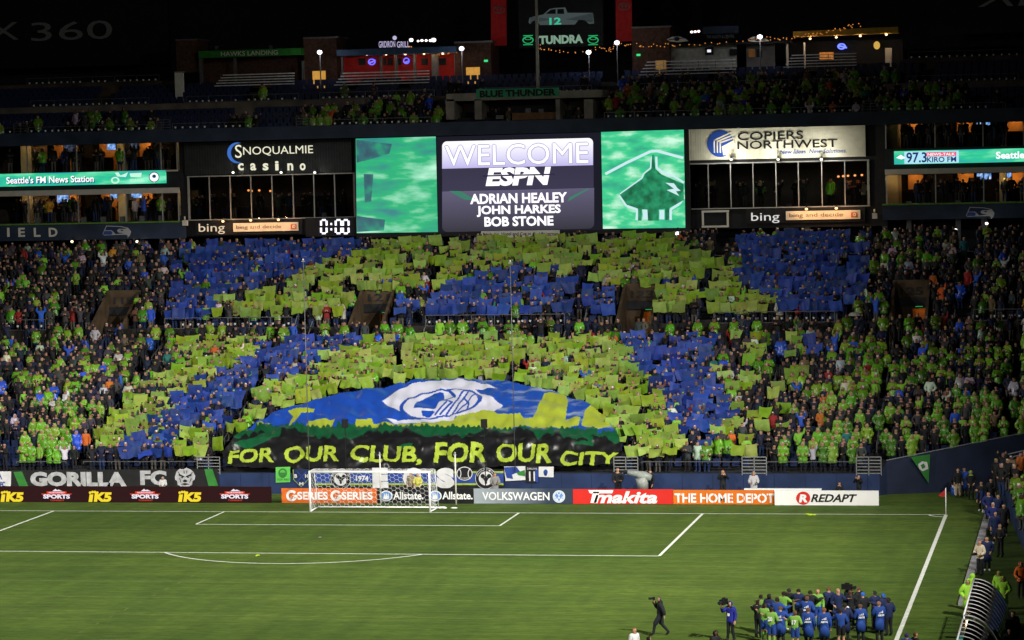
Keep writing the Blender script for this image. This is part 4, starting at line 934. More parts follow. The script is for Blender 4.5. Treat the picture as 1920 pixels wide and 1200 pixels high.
# band behind the signs and screen
wall.box(xx(337), xx(665), YF, YF+.4, zz(500, 326), zB); wall.box(xx(1286), xx(1660), YF, YF+.4, zz(1460, 304), zB)
wall.box(xx(337), xx(668), YF, YF+.4, zz(500, 441), zz(500, 411)); wall.box(xx(1286), xx(1660), YF, YF+.4, zz(1460, 427), zz(1460, 390))
wall.box(xx(664), xx(1289), YF, YF+.5, zz(960, 442), zB); wall.box(xx(337), xx(350), YF, YF+.4, zz(500, 411), zz(500, 326)); wall.box(xx(1630), xx(1660), YF, YF+.4, zz(1460, 390), zz(1460, 304))
wall.obj("facade", M["black"], bd)
# rooms behind the glass
rm = MB()
for (a, b, t_, b_, c) in ((337, 668, 320, 413, 500), (1286, 1660, 298, 392, 1460)):
    x0, x1, z0, z1 = xx(a), xx(b), zz(c, b_), zz(c, t_)
    rm.box(x0, x1, YF+.4, YF+6, z0-.3, z0).box(x0, x1, YF+.4, YF+6, z1, z1+.2).box(x0, x1, YF+6, YF+6.2, z0, z1)
    if a < 600:
        for k in range(5): rm.box(x0+1.5+k*2.4, x0+2.4+k*2.4, YF+1.4, YF+1.9, z0+1.0, z0+1.06)
    else:
        for k in range(5): rm.box(x0+1.5+k*2.6, x0+2.6+k*2.6, YF+1.4, YF+1.9, z0+1.0, z0+1.06)
rm.obj("club_room", mat("club_dark", (.05, .04, .035), .8, noise=(1, .3)), bd)
def suites(a, b, c, tops, cols, oranges, tvs):
    for fl, (t_, b_) in enumerate(tops):
        x0, x1, z0, z1 = xx(a), xx(b), zz(c, b_), zz(c, t_)
        s = MB(); s.box(x0, x1, YF-.2, YF+5, z0-.15, z0, 0).box(x0, x1, YF, YF+5, z1, z1+.12, 0).box(x0, x1, YF+5, YF+5.2, z0, z1, 1)
        for p, w in cols: q = P(p, 300, YF+1.6)[0]; s.box(q-w/2, q+w/2, YF+1.6, YF+5, z0, z1, 2)
        for p, q in oranges: s.box(P(p, 300, YF+4.6)[0], P(q, 300, YF+4.6)[0], YF+4.6, YF+4.99, z0, z1, 3)
        cx = x0+1
        while cx < x1-1: s.box(cx, cx+2.4, YF+3.2, YF+3.8, z0, z0+1.05, 1); cx += 3.6
        o = s.obj("suite", [M["darkwall"], mat("suite_dark", (.03, .022, .018), .8), M["beige"], M["orangewall"]], bd)
        for p, q in oranges:
            l = bpy.data.lights.new("suite_lamp", 'POINT'); l.energy = 18; l.color = (1, .66, .3); l.shadow_soft_size = .15
            lo_ = bpy.data.objects.new("suite_lamp", l); COL.objects.link(lo_); lo_.parent = bd; lo_.location = Vector(((P(p, 300, YF+3.9)[0]+P(q, 300, YF+3.9)[0])/2, YF+3.9, z1-.3))-WL[bd.name]
        for p, q in cols:
            l = bpy.data.lights.new("suite_lamp", 'POINT'); l.energy = 14.; l.color = (1, .75, .4); l.shadow_soft_size = .15
            lo_ = bpy.data.objects.new("suite_lamp", l); COL.objects.link(lo_); lo_.parent = bd; lo_.location = Vector((P(p, 300, YF+.8)[0], YF+.8, z1-.3))-WL[bd.name]
        for (f2, p0, q0, p1, q1, lit, lb) in tvs:
            if f2 != fl: continue
            x0_, x1_, z0_, z1_ = rectw(p0, q0, p1, q1, YF+3.0); t = thing("television", ((x0_+x1_)/2, YF+3.0, z0_), lb, "television", "televisions in the lit boxes")
            MB().box(x0_-.04, x1_+.04, YF+3.0, YF+3.1, z0_-.04, z1_+.04).obj("case", M["black"], t); MB().box(x0_, x1_, YF+2.98, YF+2.995, z0_, z1_).obj("screen", lit, t)
            MB().bar(((x0_+x1_)/2, YF+3.05, z1_), ((x0_+x1_)/2, YF+3.05, z1_+.5), .04).obj("bracket", M["black"], t)
        mu = MB()
        for p in mull: q = xx(p, YF-.1); mu.box(q-.04, q+.04, YF-.14, YF-.06, z0, z1)
        mu.objs("glass_mullion", M["steel"], bd)
def screen_mat(name, c0, c1, c2, sc=3, es=1., vec=(1, 1, 1), det=6):
    m = bpy.data.materials.new(name); m.use_nodes = True; nt = m.node_tree; b = nt.nodes["Principled BSDF"]; b.inputs["Base Color"].default_value = (.01, .01, .01, 1)
    tc = nt.nodes.new("ShaderNodeTexCoord"); mp = nt.nodes.new("ShaderNodeMapping"); mp.inputs["Scale"].default_value = vec; n = nt.nodes.new("ShaderNodeTexNoise"); n.inputs["Scale"].default_value = sc; n.inputs["Detail"].default_value = det
    rp = nt.nodes.new("ShaderNodeValToRGB"); rp.color_ramp.elements[0].position = .33; rp.color_ramp.elements[0].color = (*c0, 1); rp.color_ramp.elements[1].position = .68; rp.color_ramp.elements[1].color = (*c2, 1)
    e = rp.color_ramp.elements.new(.5); e.color = (*c1, 1)
    nt.links.new(tc.outputs["Object"], mp.inputs[0]); nt.links.new(mp.outputs[0], n.inputs[0]); nt.links.new(n.outputs[0], rp.inputs[0]); nt.links.new(rp.outputs[0], b.inputs["Emission Color"]); b.inputs["Emission Strength"].default_value = es
    return m
tvlit = screen_mat("tv_picture", (.03, .06, .15), (.15, .35, .8), (.7, .8, .95), 4); tvdim = screen_mat("tv_dim", (.005, .005, .008), (.02, .03, .05), (.1, .12, .2), 4)
mull = (52, 145, 235, 303, 333)
suites(-60, 337, 170, ((265, 322), (361, 417)), ((49, .9), (226, .6), (338, .5)), ((102, 146), (187, 219), (262, 284)),
       ((0, 119, 266, 142, 284, tvdim, "dark television in the upper box above the radio ribbon"), (0, 201, 268, 217, 281, tvlit, "bright blue television in the upper box, middle of three"), (0, 243, 266, 261, 280, tvdim, "dim television in the upper box beside the casino sign"),
        (1, 107, 366, 129, 380, tvlit, "lit television in the lower box showing a face"), (1, 207, 362, 220, 372, tvlit, "small lit television in the middle of the lower boxes"), (1, 243, 361, 266, 371, tvlit, "wide lit television in the lower box beside the club windows")))
mull = (1662, 1754, 1844, 1920)
suites(1660, 1990, 1790, ((220, 276), (326, 383)), ((1672, .9), (1880, .5)), ((1702, 1730), (1795, 1826), (1882, 1925)),
       ((0, 1832, 226, 1856, 239, tvlit, "bright pair of televisions in the upper box over the radio ribbon's number"), (1, 1832, 325, 1858, 336, tvlit, "lit television in the lower box over the bird's head emblem"), (1, 1886, 323, 1896, 333, tvlit, "narrow lit television in the lower box near the frame's edge")))
# soffit bands, lower fascias, turf strips
bn = MB()
def band(mb, a, b, c, t_, b_, Y, d=.3): mb.box(xx(a), xx(b), Y, Y+d, zz(c, b_, Y), zz(c, t_, Y))
band(bn, -60, 336, 170, 355, 365, YF-.3); band(bn, 1660, 1990, 1790, 315, 325, YF-.3); band(bn, 200, 336, 270, 319.5, 322.5, YF-.3); bn.objs("soffit_band", mat("soffit", (.42, .38, .35), .6, noise=(2, .1)), bd)
bn = MB(); band(bn, -60, 345, 170, 322, 355, YF-.1); band(bn, 1660, 1990, 1790, 277, 315, YF-.1); bn.objs("ribbon_backing", M["darkwall"], bd)
bn = MB(); band(bn, -60, 350, 170, 419.5, 449.5, YF-.8); band(bn, 1655, 1990, 1790, 382.5, 410.5, YF-.8); bn.objs("lower_fascia", M["navydark"], bd)
bn = MB(); band(bn, -60, 340, 170, 417.5, 419.8, YF-.9, .9); band(bn, 1655, 1990, 1790, 380.3, 382.8, YF-.9, .9); bn.objs("turf_edging", mat("turf_edging", (.09, .2, .03), .9), bd)
# club window frames
def club(xs, t_, b_, c, lb):
    z0, z1 = zz(c, b_, YF-.1), zz(c, t_, YF-.1); fr = MB()
    for p in xs: q = xx(p, YF-.1); w = .08 if p in (xs[0], xs[-1]) else .035; fr.box(q-w, q+w, YF-.16, YF-.02, z0, z1)
    q0, q1 = xx(xs[0], YF-.1), xx(xs[-1], YF-.1); fr.box(q0-.1, q1+.1, YF-.15, YF-.03, z1, z1+.09).box(q0-.1, q1+.1, YF-.15, YF-.03, z0-.08, z0)
    w = fr.obj("club_window", M["frame"], bd); gl_ = MB()
    for i in range(len(xs)-1): gl_.box(xx(xs[i], YF-.1)+.06, xx(xs[i+1], YF-.1)-.06, YF-.1, YF-.09, z0, z1)
    gl_.obj("pane", GLASS, w)
gm_ = bpy.data.materials.new("window_glass"); gm_.use_nodes = True; nt = gm_.node_tree; tr_ = nt.nodes.new("ShaderNodeBsdfTransparent"); gs = nt.nodes.new("ShaderNodeBsdfGlossy"); gs.inputs["Roughness"].default_value = .03
tr_.inputs[0].default_value = (.75, .78, .78, 1); mx = nt.nodes.new("ShaderNodeMixShader"); fz = nt.nodes.new("ShaderNodeFresnel"); fz.inputs[0].default_value = 1.45
nt.links.new(fz.outputs[0], mx.inputs[0]); nt.links.new(tr_.outputs[0], mx.inputs[1]); nt.links.new(gs.outputs[0], mx.inputs[2]); nt.links.new(mx.outputs[0], nt.nodes["Material Output"].inputs[0]); GLASS = gm_
club((353, 392, 431, 470, 509.5, 549, 588, 627, 664), 329, 409, 508, ""); club((1289, 1328, 1370, 1412, 1455, 1497, 1541, 1584, 1628), 305, 388, 1458, "")
def bulb(name, px, py, Y, r, col, es, lab, energy=0, cat="lamp", grp=None):
    c = P(px, py, Y); t = thing(name, tuple(c), lab, cat, grp)
    MB().ell(c, r, r, r*.8, 8, 6).obj("lens", glow("lamp_glow", col, es), t, True); MB().tube([c+[0, .04, r*.6], c+[0, .1, r*2.2]], [r*.9, r*.4], 8).obj("housing", M["black"], t)
    if energy:
        l = bpy.data.lights.new("bulb", 'POINT'); l.energy = energy; l.color = col; l.shadow_soft_size = r*1.2
        lo_ = bpy.data.objects.new("bulb", l); COL.objects.link(lo_); lo_.parent = t; lo_.location = (0, -r*2.5, 0)
    return t
for k, px in enumerate((466, 472, 486, 507)): bulb("pendant_lamp", px, 357+k % 2, YF+2.2, .1, (1, .32, .07), 2.2, f"{ordw(k)} of four amber lamps glowing inside the club windows", 7, "lamp", "amber lamps behind the club glass")
for k, px in enumerate((1572, 1581, 1590, 1603, 1616, 1629)): bulb("pendant_lamp", px, 331-k*.7, YF+1.5, .095, (1, .33, .1), 2.6, f"{ordw(k)} of six orange bulbs in a row inside the last club window", 5, "lamp", "orange bulbs in the end window")
# --- signs
def letters(par, body, x0, y0, x1, y1, Y, m, bold=.01, shear=0., name="lettering"): return MB().text(body, x0, y0, x1, y1, Y, 0, bold, shear).obj(name, m, par)
cream = glow("lit_cream", (.85, .82, .62), 1.); bluem = glow("lit_blue", (.05, .16, .55), 1.)
corr = mat("corrugated_black", (.016, .018, .02), .45, noise=(2, .3))
a = P(500, 324, YF-.25); t = thing("wall_sign", (a[0], YF-.25, a[2]), "black ribbed sign with cream lettering and a blue crescent over the club windows", "sign")
MB().box_px(342, 264, 661, 325, YF-.25, .2).obj("panel", corr, t); rb = MB(); x0, x1, z0, z1 = rectw(342, 264, 661, 325, YF-.28)
for k in range(62): rb.box(x0+(x1-x0)*k/62, x0+(x1-x0)*k/62+.04, YF-.28, YF-.25, z0, z1)
rb.obj("ribs", corr, t); YS = YF-.33
MB().text("S", 440.5, 271.5, 453.5, 296, YS, 0, .0).text("NOQUALMIE", 454.5, 274, 588, 291.5, YS).objs("lettering", cream, t)
cs = MB()
for k, ch in enumerate("casino"): cs.text(ch, 446+k*23.2, 306 if ch != "i" else 302, 457+k*23.2-(4 if ch == "i" else 0), 319.5, YS, 0, .03)
cs.obj("second_line", cream, t)
m_ = MB(); n = 24
for k in range(n):
    p = []
    for q in (k, k+1):
        a_ = math.radians(70+225*q/n); w_ = 6.5*math.sin(math.pi*q/n)**.8
        p.append(((445+19*math.cos(a_), 286.5-19.5*math.sin(a_)), (445+(19-w_)*math.cos(a_)+.5, 286.5-(19.5-w_)*math.sin(a_))))
    m_.pix([p[0][0], p[1][0], p[1][1], p[0][1]], YS)
m_.obj("crescent", bluem, t)
def signlamp(px, py, Y, col, e, lb, grp, es=3.):
    t = bulb("sign_lamp", px, py, Y, .11, col, es, lb, e, "lamp", grp); c = WL[t.name]
    MB().bar(c+Vector((0, .1, .05)), c+Vector((0, .9, -.1)), .05).obj("arm", M["black"], t)
for px, w in ((437, "under the crescent"), (527, "under the word's middle"), (590, "under the last letter")): signlamp(px, 323.5, YF-1., (1, .98, .85), 26, f"white lamp lighting the casino sign, {w}", "casino sign lamps", 2.)
panel = mat("corrugated_cream", (.62, .60, .50), .5, noise=(2, .08))
a = P(1455, 297, YF-.3); t = thing("wall_sign", (a[0], YF-.3, a[2]), "cream ribbed sign with a round blue emblem and black office lettering", "sign")
x0, x1, z0, z1 = rectw(1294, 237, 1618, 297, YF-.3); MB().box(x0, x1, YF-.3, YF-.1, z0, z1).obj("panel", panel, t); rb = MB()
for k in range(72): rb.box(x0+(x1-x0)*k/72, x0+(x1-x0)*k/72+.05, YF-.33, YF-.3, z0+.01, z1-.01)
rb.obj("ribs", panel, t); YS = YF-.36; kk = TX["k"]; ne = mat("emblem_deep_blue", (.015, .06, .33), .5, noise=None)
MB().text("COPIERS", 1384, 246.5, 1505, 262, YS, 0, .012).text("NORTHWEST", 1384, 262.5, 1568, 278, YS, 0, .012).objs("lettering", kk, t)
letters(t, "New Ideas. New Solutions.", 1463, 279.5, 1586, 287.5, YS, ne, .0, .25, "slogan")
MB().disc(1351, 269.5, 25, YS).obj("emblem", ne, t); em = MB()
for k in range(3):
    o_ = 5.5*k; em.pix([(1338+o_, 262+o_*.3), (1340.5+o_, 261.5+o_*.3), (1341+o_, 287), (1338.5+o_, 286)], YS-.015).pix([(1338+o_, 262+o_*.4), (1371+o_*.6, 247+o_*.9), (1372+o_*.6, 249+o_*.9), (1340+o_, 264.5+o_*.4)], YS-.015)
em.pix([(1353, 275), (1377, 262), (1377, 285), (1366, 291), (1356, 291)], YS-.012); em.obj("emblem_bars", panel, t)
for px, w in ((1371, "under the round emblem"), (1459, "under the sign's middle"), (1540, "under the slogan")): signlamp(px, 299, YF-1.3, (1, .97, .82), 300, f"white lamp lighting the cream sign, {w}", "cream sign lamps", 2.)
def bing(x0, y0, w0, px0, py0, px1, py1, lit, lb, lamps, e):
    a = P((x0+px1)/2, py1, YF-.2); t = thing("wall_sign", (a[0], YF-.2, a[2]), lb, "sign")
    MB().box_px(x0-8, min(y0, py0)-4, px1+8, py1+6, YF-.2, .18).obj("panel", M["black"], t)
    letters(t, "bing", x0, y0, x0+w0, y0+20, YF-.25, glow("lit_bing", lit), .0)
    MB().box_px(px0, py0, px1, py1, YF-.32, .1).obj("slogan_panel", mat("slogan_cream", (.66, .58, .46), .5, noise=(2, .05)), t)
    letters(t, "bing and decide", px0+6, py0+4, px1-32, py1-3, YF-.36, mat("slogan_brown", (.16, .10, .05), .6, noise=None), .0, 0, "slogan")
    MB().box_px(px1-15, py0+3, px1-4, py1-4, YF-.35, .02).obj("search_mark", orange, t); MB().disc(px1-9, (py0+py1)/2-1, 3, YF-.37, 0, None, .6).pix([(px1-12, py1-7), (px1-11, py1-6), (px1-9, py1-9), (px1-10, py1-10)], YF-.37).obj("lens_mark", TX["w"], t)
    for px, py, w in lamps: signlamp(px, py, YF-1., (1, .55, .25), e, f"amber lamp over the {w}", "amber sign lamps", 3.)
bing(372, 419, 50, 436, 417.5, 560, 433.5, (.8, .62, .42), "black sign with white word and a cream slogan strip beside the score clock", ((418, 415, "white word beside the score clock"), (470, 413, "slogan strip beside the score clock"), (522, 412, "end of the slogan strip beside the score clock")), 90)
bing(1409, 398.5, 52, 1475, 395, 1611, 411.5, (.7, .68, .66), "black sign with white word and a cream slogan strip beside the empty frame", ((1512, 392, "start of the slogan strip under the cream sign"), (1568, 390.5, "middle of the slogan strip under the cream sign")), 110)
# score clock
a = P(626, 440, YF-.3); t = thing("score_clock", (a[0], YF-.3, a[2]), "black score clock showing glowing white zeros", "clock"); MB().box_px(572, 408, 668, 443, YF-.3, .25).obj("case", M["black"], t)
dg = MB(); digit = glow("clock_digit", (.92, .88, 1.), 1.6)
for cx in (607, 634.5, 648.2):
    dg = MB()
    for yy in (-12.5, 12.5): dg.box_px(cx-3.6, 425+yy-1.7, cx+3.6, 425+yy+1.7, YF-.36, .04)
    for sx_ in (-5.2, 5.2):
        for yy in (-6.6, 6.6): dg.box_px(cx+sx_-1.8, 425+yy-4.6, cx+sx_+1.8, 425+yy+4.6, YF-.36, .04)
    dg.obj("digit", digit, t)
dg = MB()
for yy in (-5, 5): dg.box_px(619.5, 425+yy-2, 622.5, 425+yy+2, YF-.36, .04)
dg.obj("colon", digit, t)
# empty white frame and white lamps
a = P(1341, 427, YF-.3); t = thing("empty_frame", (a[0], YF-.3, a[2]), "white square frame round a dark blank panel", "frame"); f_ = MB()
for q in ((1316, 394.5, 1366, 398), (1316, 423, 1366, 426.5), (1316, 398.2, 1319.5, 422.8), (1362.5, 398.2, 1366, 422.8)): f_.box_px(*q, YF-.3, .15)
f_.obj("border", M["offwhite"], t); MB().box_px(1319.6, 398.2, 1362.4, 422.8, YF-.2, .1).obj("blank_panel", M["black"], t)
for px, py, lb in ((346, 418, "white box on the facade corner beside the black sign"), (1640, 405, "white box on the facade corner under the end window")):
    a = P(px, py+5, YF-.9); tag(MB().box_px(px-4.5, py-5, px+4.5, py+5, YF-.9, .3).tube([a+[0, .1, .45], a+[0, .1, .7]], .06, 6).obj("junction_box", M["offwhite"]), lb, "box")
# bird-head emblems and field name on the lower fascia
def birdhead(px, py, w, lb):
    Y = YF-.87; s = w/54; q = lambda pts: [(px+a*s, py+b*s) for a, b in pts]; a = P(px+27, py+22, Y); t = thing("wall_emblem", (a[0], Y, a[2]), lb, "emblem", "bird emblems on the fascia")
    MB().pix(q([(7, 0), (34, 1), (48, 4), (54, 11), (52, 18), (47, 23), (47.5, 18.5), (43, 17), (26, 17.5), (3, 18.5), (0, 16)]), Y).obj("outline", mat("emblem_grey", (.34, .35, .37), .5, noise=None), t)
    MB().pix(q([(8, 1.5), (33, 2.3), (46, 5), (42, 6), (31, 6), (27, 9), (30, 13), (40, 14.5), (25, 16), (20, 11), (17, 8.5), (5, 8.8)]), Y-.015).obj("crown", mat("emblem_navy", (.015, .025, .07), .5, noise=None), t)
    MB().pix(q([(4, 10), (16, 10), (19, 12.5), (17, 17), (2, 17), (1.5, 15.5)]), Y-.03).obj("neck", mat("emblem_blue_band", (.03, .06, .25), .5, noise=None), t)
    MB().pix(q([(33, 8), (40, 8), (37, 10.5)]), Y-.03).obj("eye", mat("emblem_black", (.01, .01, .012), .5, noise=None), t)
birdhead(192, 423, 54, "grey bird's head emblem on the fascia beside the field's name"); birdhead(1811, 388, 54, "grey bird's head emblem on the fascia under the number ribbon")
a = P(60, 445, YF-.85); t = thing("wall_lettering", (a[0], YF-.85, a[2]), "pale spaced capital letters of the field's name on the navy fascia", "sign"); lt = MB()
for ch, x0, x1 in (("I", 13, 18), ("E", 34, 47), ("L", 63, 76), ("D", 91, 108), ("F", -14, -2)): lt.text(ch, x0, 427, x1, 444, YF-.85, 0, .03)
lt.objs("letter", M["offwhite"], t)
# radio ribbons
def ribbon(a_, b_, c, t_, bt, lb):
    Y = YF-.4; x0, x1, z0, z1 = xx(a_, Y), xx(b_, Y), zz(c, bt, Y), zz(c, t_, Y); t = thing("ribbon_display", ((x0+x1)/2, Y, z0), lb, "screen", "green ribbon screens")
    MB().box(x0, x1, Y, Y+.28, z0, z1).obj("panel", screen_mat("ribbon_green", (.02, .30, .42), (.03, .55, .28), (.25, .85, .55), .55, 1.1, (.5, 1, 2.5), 3), t); return t, Y-.02
t, Y = ribbon(-60, 309.5, 170, 322.5, 346.5, "long green video ribbon with white radio slogan")
wg, dk_, rd_ = glow("screen_white_bright", (1, 1, 1), 1.1), glow("screen_navy", (.01, .03, .14)), glow("screen_pink", (.8, .12, .2))
MB().text("Seattle's FM News Station", 10, 331.5, 180, 344.5, Y+.005, 0, .04).obj("lettering_shadow", dk_, t)
letters(t, "Seattle's FM News Station", 8.5, 330, 178.5, 343, Y-.012, wg, .02)
MB().disc(289, 332, 9.5, Y).pix([(280, 333), (298, 333), (289, 343)], Y).obj("pin", wg, t); MB().disc(289, 330.5, 3.6, Y-.015, 0, 3.2).disc(289, 332, 9.8, Y-.015, 0, None, .86).obj("pin_ring", dk_, t)
MB().disc(216, 338, 8, Y, 0, 6.5, .6).pix([(215, 324), (222, 323), (226, 329), (240, 323), (236, 332), (220, 331)], Y).text("SOUNDERS", 243, 335, 270, 341, Y, 0, .02).pix([(243, 325), (266, 324), (264, 332), (245, 332)], Y).obj("marks", glow("screen_pale_green", (.6, .95, .75)), t)
t, Y = ribbon(1677, 1990, 1790, 281, 306, "green video ribbon with a radio frequency and station letters")
letters(t, "97.3", 1700, 285.5, 1737, 305, Y-.02, dk_, .02); letters(t, "KIRO FM", 1739, 293.8, 1792, 304, Y-.02, dk_, .02, 0, "station"); MB().box_px(1738, 285, 1792, 293, Y-.012, .01).obj("red_bar", rd_, t); letters(t, "NEWS-TALK", 1740, 286.6, 1790, 291.6, Y-.03, wg, .02, 0, "bar_lettering")
letters(t, "Seattle's FM", 1869, 283, 1960, 297, Y-.02, wg, .03, 0, "slogan"); MB().box_px(1697, 283.5, 1796, 306.2, Y-.004, .003).obj("pale_field", glow("screen_pale", (.45, .8, .95)), t)
MB().pix([(1680, 296), (1689, 290), (1698, 296), (1690, 299)], Y-.01).obj("roof_mark", wg, t)
# --- the big screen
YS = 42.3; a = P(975, 442, YS); t = thing("scoreboard", (a[0], YS, a[2]), "giant three-part video screen glowing green with a dark welcome panel", "scoreboard")
MB().box_px(662, 247, 1288, 441, YS+.02, .6).obj("casing", M["black"], t); Y1 = YS-.02
def quad(pp, Y, nm, m): return MB().pix(pp, Y, 0).obj(nm, m, t)
gscr = screen_mat("screen_green_texture", (.04, .22, .26), (.02, .47, .19), (.50, .95, .72), .5, 1.0, (.45, 1, 1.6), 12)
L_ = quad([(667, 260), (817, 256), (821, 435), (669, 437)], Y1, "side_picture", gscr)
R_ = quad([(1127, 247.5), (1282, 243), (1285, 427), (1130.5, 429)], Y1, "side_picture", screen_mat("screen_green_bright", (.03, .40, .24), (.05, .64, .28), (.62, .98, .76), .7, 1.0, (.7, 1, 1.8), 12))
sl_ = MB().pix([(668, 262), (735, 270), (730, 288), (690, 300), (669, 305)], Y1-.01).pix([(682, 326), (700, 327), (696, 378), (684, 380)], Y1-.01).pix([(669, 405), (722, 412), (720, 432), (669, 435)], Y1-.01); sl_.obj("slate_patch", screen_mat("screen_slate", (.03, .09, .13), (.03, .16, .17), (.02, .35, .18), .9, 1., (1, 1, 1), 7), L_)
pw = glow("screen_lilac_white", (.62, .85, .9))
def pathw(pts, w, nm, par, m):
    mb = MB()
    for (x0, y0), (x1, y1) in zip(pts, pts[1:]):
        d = math.hypot(x1-x0, y1-y0) or 1; nx_, ny_ = -(y1-y0)/d*w/2, (x1-x0)/d*w/2
        mb.pix([(x0+nx_, y0+ny_), (x1+nx_, y1+ny_), (x1-nx_, y1-ny_), (x0-nx_, y0-ny_)], Y1-.012)
    mb.obj(nm, m, par)
Z7 = lambda pts: [(960+a/4, 240+b/4) for a, b in pts]
pathw(Z7([(700, 345), (860, 260), (1040, 175), (1090, 172), (1285, 225)]), 5, "roof_line", R_, pw)
tow = [(808, 500), (980, 378), (1000, 340), (1045, 308), (1050, 200), (1066, 200), (1075, 308), (1125, 350), (1285, 420), (1290, 540), (1180, 600), (1180, 690), (1150, 692), (1148, 605), (1100, 610), (1100, 695), (1020, 695), (1015, 612), (975, 610), (972, 695), (945, 695), (945, 605), (860, 575)]
MB().pix(Z7(tow), Y1-.02).obj("tower_shape", screen_mat("screen_deep_green", (.002, .10, .045), (.006, .20, .085), (.02, .34, .15), 1.6, 1., (1, 1, 1), 8), R_)
pathw(Z7([(808, 505), (860, 585), (940, 612), (935, 690)]), 4.5, "edge", R_, pw); pathw(Z7([(1190, 690), (1190, 610), (1255, 570), (1290, 520)]), 4.5, "edge", R_, pw); pathw(Z7([(1000, 612), (1000, 685)]), 9, "edge", R_, pw); pathw(Z7([(1124, 615), (1124, 685)]), 9, "edge", R_, pw)
pathw(Z7([(1045, 215), (1040, 300), (985, 345), (975, 375), (810, 495)]), 2.5, "edge", R_, pw); pathw(Z7([(1082, 215), (1085, 300), (1150, 345), (1210, 360), (1290, 410)]), 4, "edge", R_, pw)
MB().pix(Z7([(1150, 410), (1215, 415), (1240, 450), (1265, 470), (1230, 475), (1255, 510), (1190, 480), (1160, 465), (1215, 455)]), Y1-.03).obj("highlight", pw, R_)
def vgrad(name, c0, c1, es=1.):
    m = bpy.data.materials.new(name); m.use_nodes = True; nt = m.node_tree; b = nt.nodes["Principled BSDF"]; b.inputs["Base Color"].default_value = (.01, .01, .01, 1)
    tc = nt.nodes.new("ShaderNodeTexCoord"); sp = nt.nodes.new("ShaderNodeSeparateXYZ"); rp = nt.nodes.new("ShaderNodeValToRGB"); rp.color_ramp.elements[0].color = (*c0, 1); rp.color_ramp.elements[1].color = (*c1, 1)
    nt.links.new(tc.outputs["Generated"], sp.inputs[0]); nt.links.new(sp.outputs[2], rp.inputs[0]); nt.links.new(rp.outputs[0], b.inputs["Emission Color"]); b.inputs["Emission Strength"].default_value = es; return m
cp = quad([(819, 256.5), (1126, 248), (1129, 431), (822, 436)], Y1, "welcome_panel", glow("panel_dark", (.012, .012, .02)))
def rr(x0, y0, x1, y1, r, top=True, bot=False, s=-.004):
    p = []
    for cx, cy, a0, on in ((x1-r, y0+r, 90, top), (x0+r, y0+r, 180, top), (x0+r, y1-r, 270, bot), (x1-r, y1-r, 0, bot)):
        p.append((cx, cy, a0, on))
    q = []
    for cx, cy, a0, on in ((x0+r, y0+r, 180, top), (x0+r, y1-r, 0, bot), (x1-r, y1-r, 0, bot), (x1-r, y0+r, 0, top)): pass
    def corner(cx, cy, a0): return [(cx+r*math.cos(math.radians(a0-15*k)), cy-r*math.sin(math.radians(a0-15*k))) for k in range(7)]
    q += corner(x1-r, y0+r, 90) if top else [(x1, y0)]
    q += corner(x1-r, y1-r, 0) if bot else [(x1, y1)]
    q += corner(x0+r, y1-r, 270) if bot else [(x0, y1)]
    q += corner(x0+r, y0+r, 180) if top else [(x0, y0)]
    return [(x, y+(x-970)*-.024) for x, y in q]
MB().pix(rr(829, 262, 1112, 313, 9), Y1-.012).obj("top_field", vgrad("screen_lilac", (.48, .44, .78), (1, 1, 1), 1.1), cp)
MB().pix(rr(829, 313.6, 1113, 355, 1, False), Y1-.012).obj("middle_field", vgrad("screen_indigo", (.035, .028, .07), (.03, .026, .06)), cp)
MB().pix(rr(829, 355.6, 1114, 432, 10, False, True), Y1-.012).obj("bottom_field", vgrad("screen_purple", (.022, .021, .035), (.11, .10, .18)), cp)
MB().pix([(842, 358), (862, 358), (895, 376), (870, 374)], Y1-.018).pix([(1068, 370), (1100, 354), (1105, 354), (1064, 378)], Y1-.018).obj("green_glint", glow("screen_dim_green", (.05, .22, .14)), cp)
ol_ = MB()
for k, (dx, dy) in enumerate(((-1.7, 0), (1.7, 0), (0, -1.7), (0, 1.7), (1.2, 1.2), (-1.2, 1.2))): ol_.text("WELCOME", 834+dx, 270+dy, 1102+dx, 308.5+dy, Y1-.02-.0012*k)
ol_.obj("outline", glow("screen_violet_grey", (.46, .43, .68)), cp)
letters(cp, "WELCOME", 834, 270, 1102, 308.5, Y1-.032, glow("screen_full_white", (1, 1, 1), 1.2), .0, 0, "welcome_word")
es_ = glow("screen_sign_white", (1, .97, 1), 1.25); letters(cp, "ESPN", 910, 313.5, 1033, 348, Y1-.03, es_, .05, .18, "channel_mark")
MB().pix([(905, 328.6), (1040, 325.4), (1040, 328.2), (905, 331.4)], Y1-.04).obj("channel_slit", glow("screen_indigo_line", (.03, .026, .06)), cp)
for w, x0, y0, x1, y1 in (("ADRIAN HEALEY", 881, 362, 1063, 381), ("JOHN HARKES", 893.5, 384.5, 1051, 405.5), ("BOB STONE", 908, 405.5, 1037.5, 424)): letters(cp, w, x0, y0, x1, y1, Y1-.03, es_, .035, 0, "name_line")
a = P(975, 446, YS+.1); t2 = thing("travel_sign", (a[0], YS-.12, a[2]), "thin pale strip sign hanging under the giant screen's middle", "sign"); MB().box_px(902, 432.5, 1049, 445, YS-.12, .06).obj("panel", M["offwhite"], t2)
letters(t2, "Book Air, Hotel and Car at", 906, 435.5, 996, 442.5, YS-.14, kk); letters(t2, "alaskaair.com", 998, 435, 1046, 442, YS-.14, kk, .015)
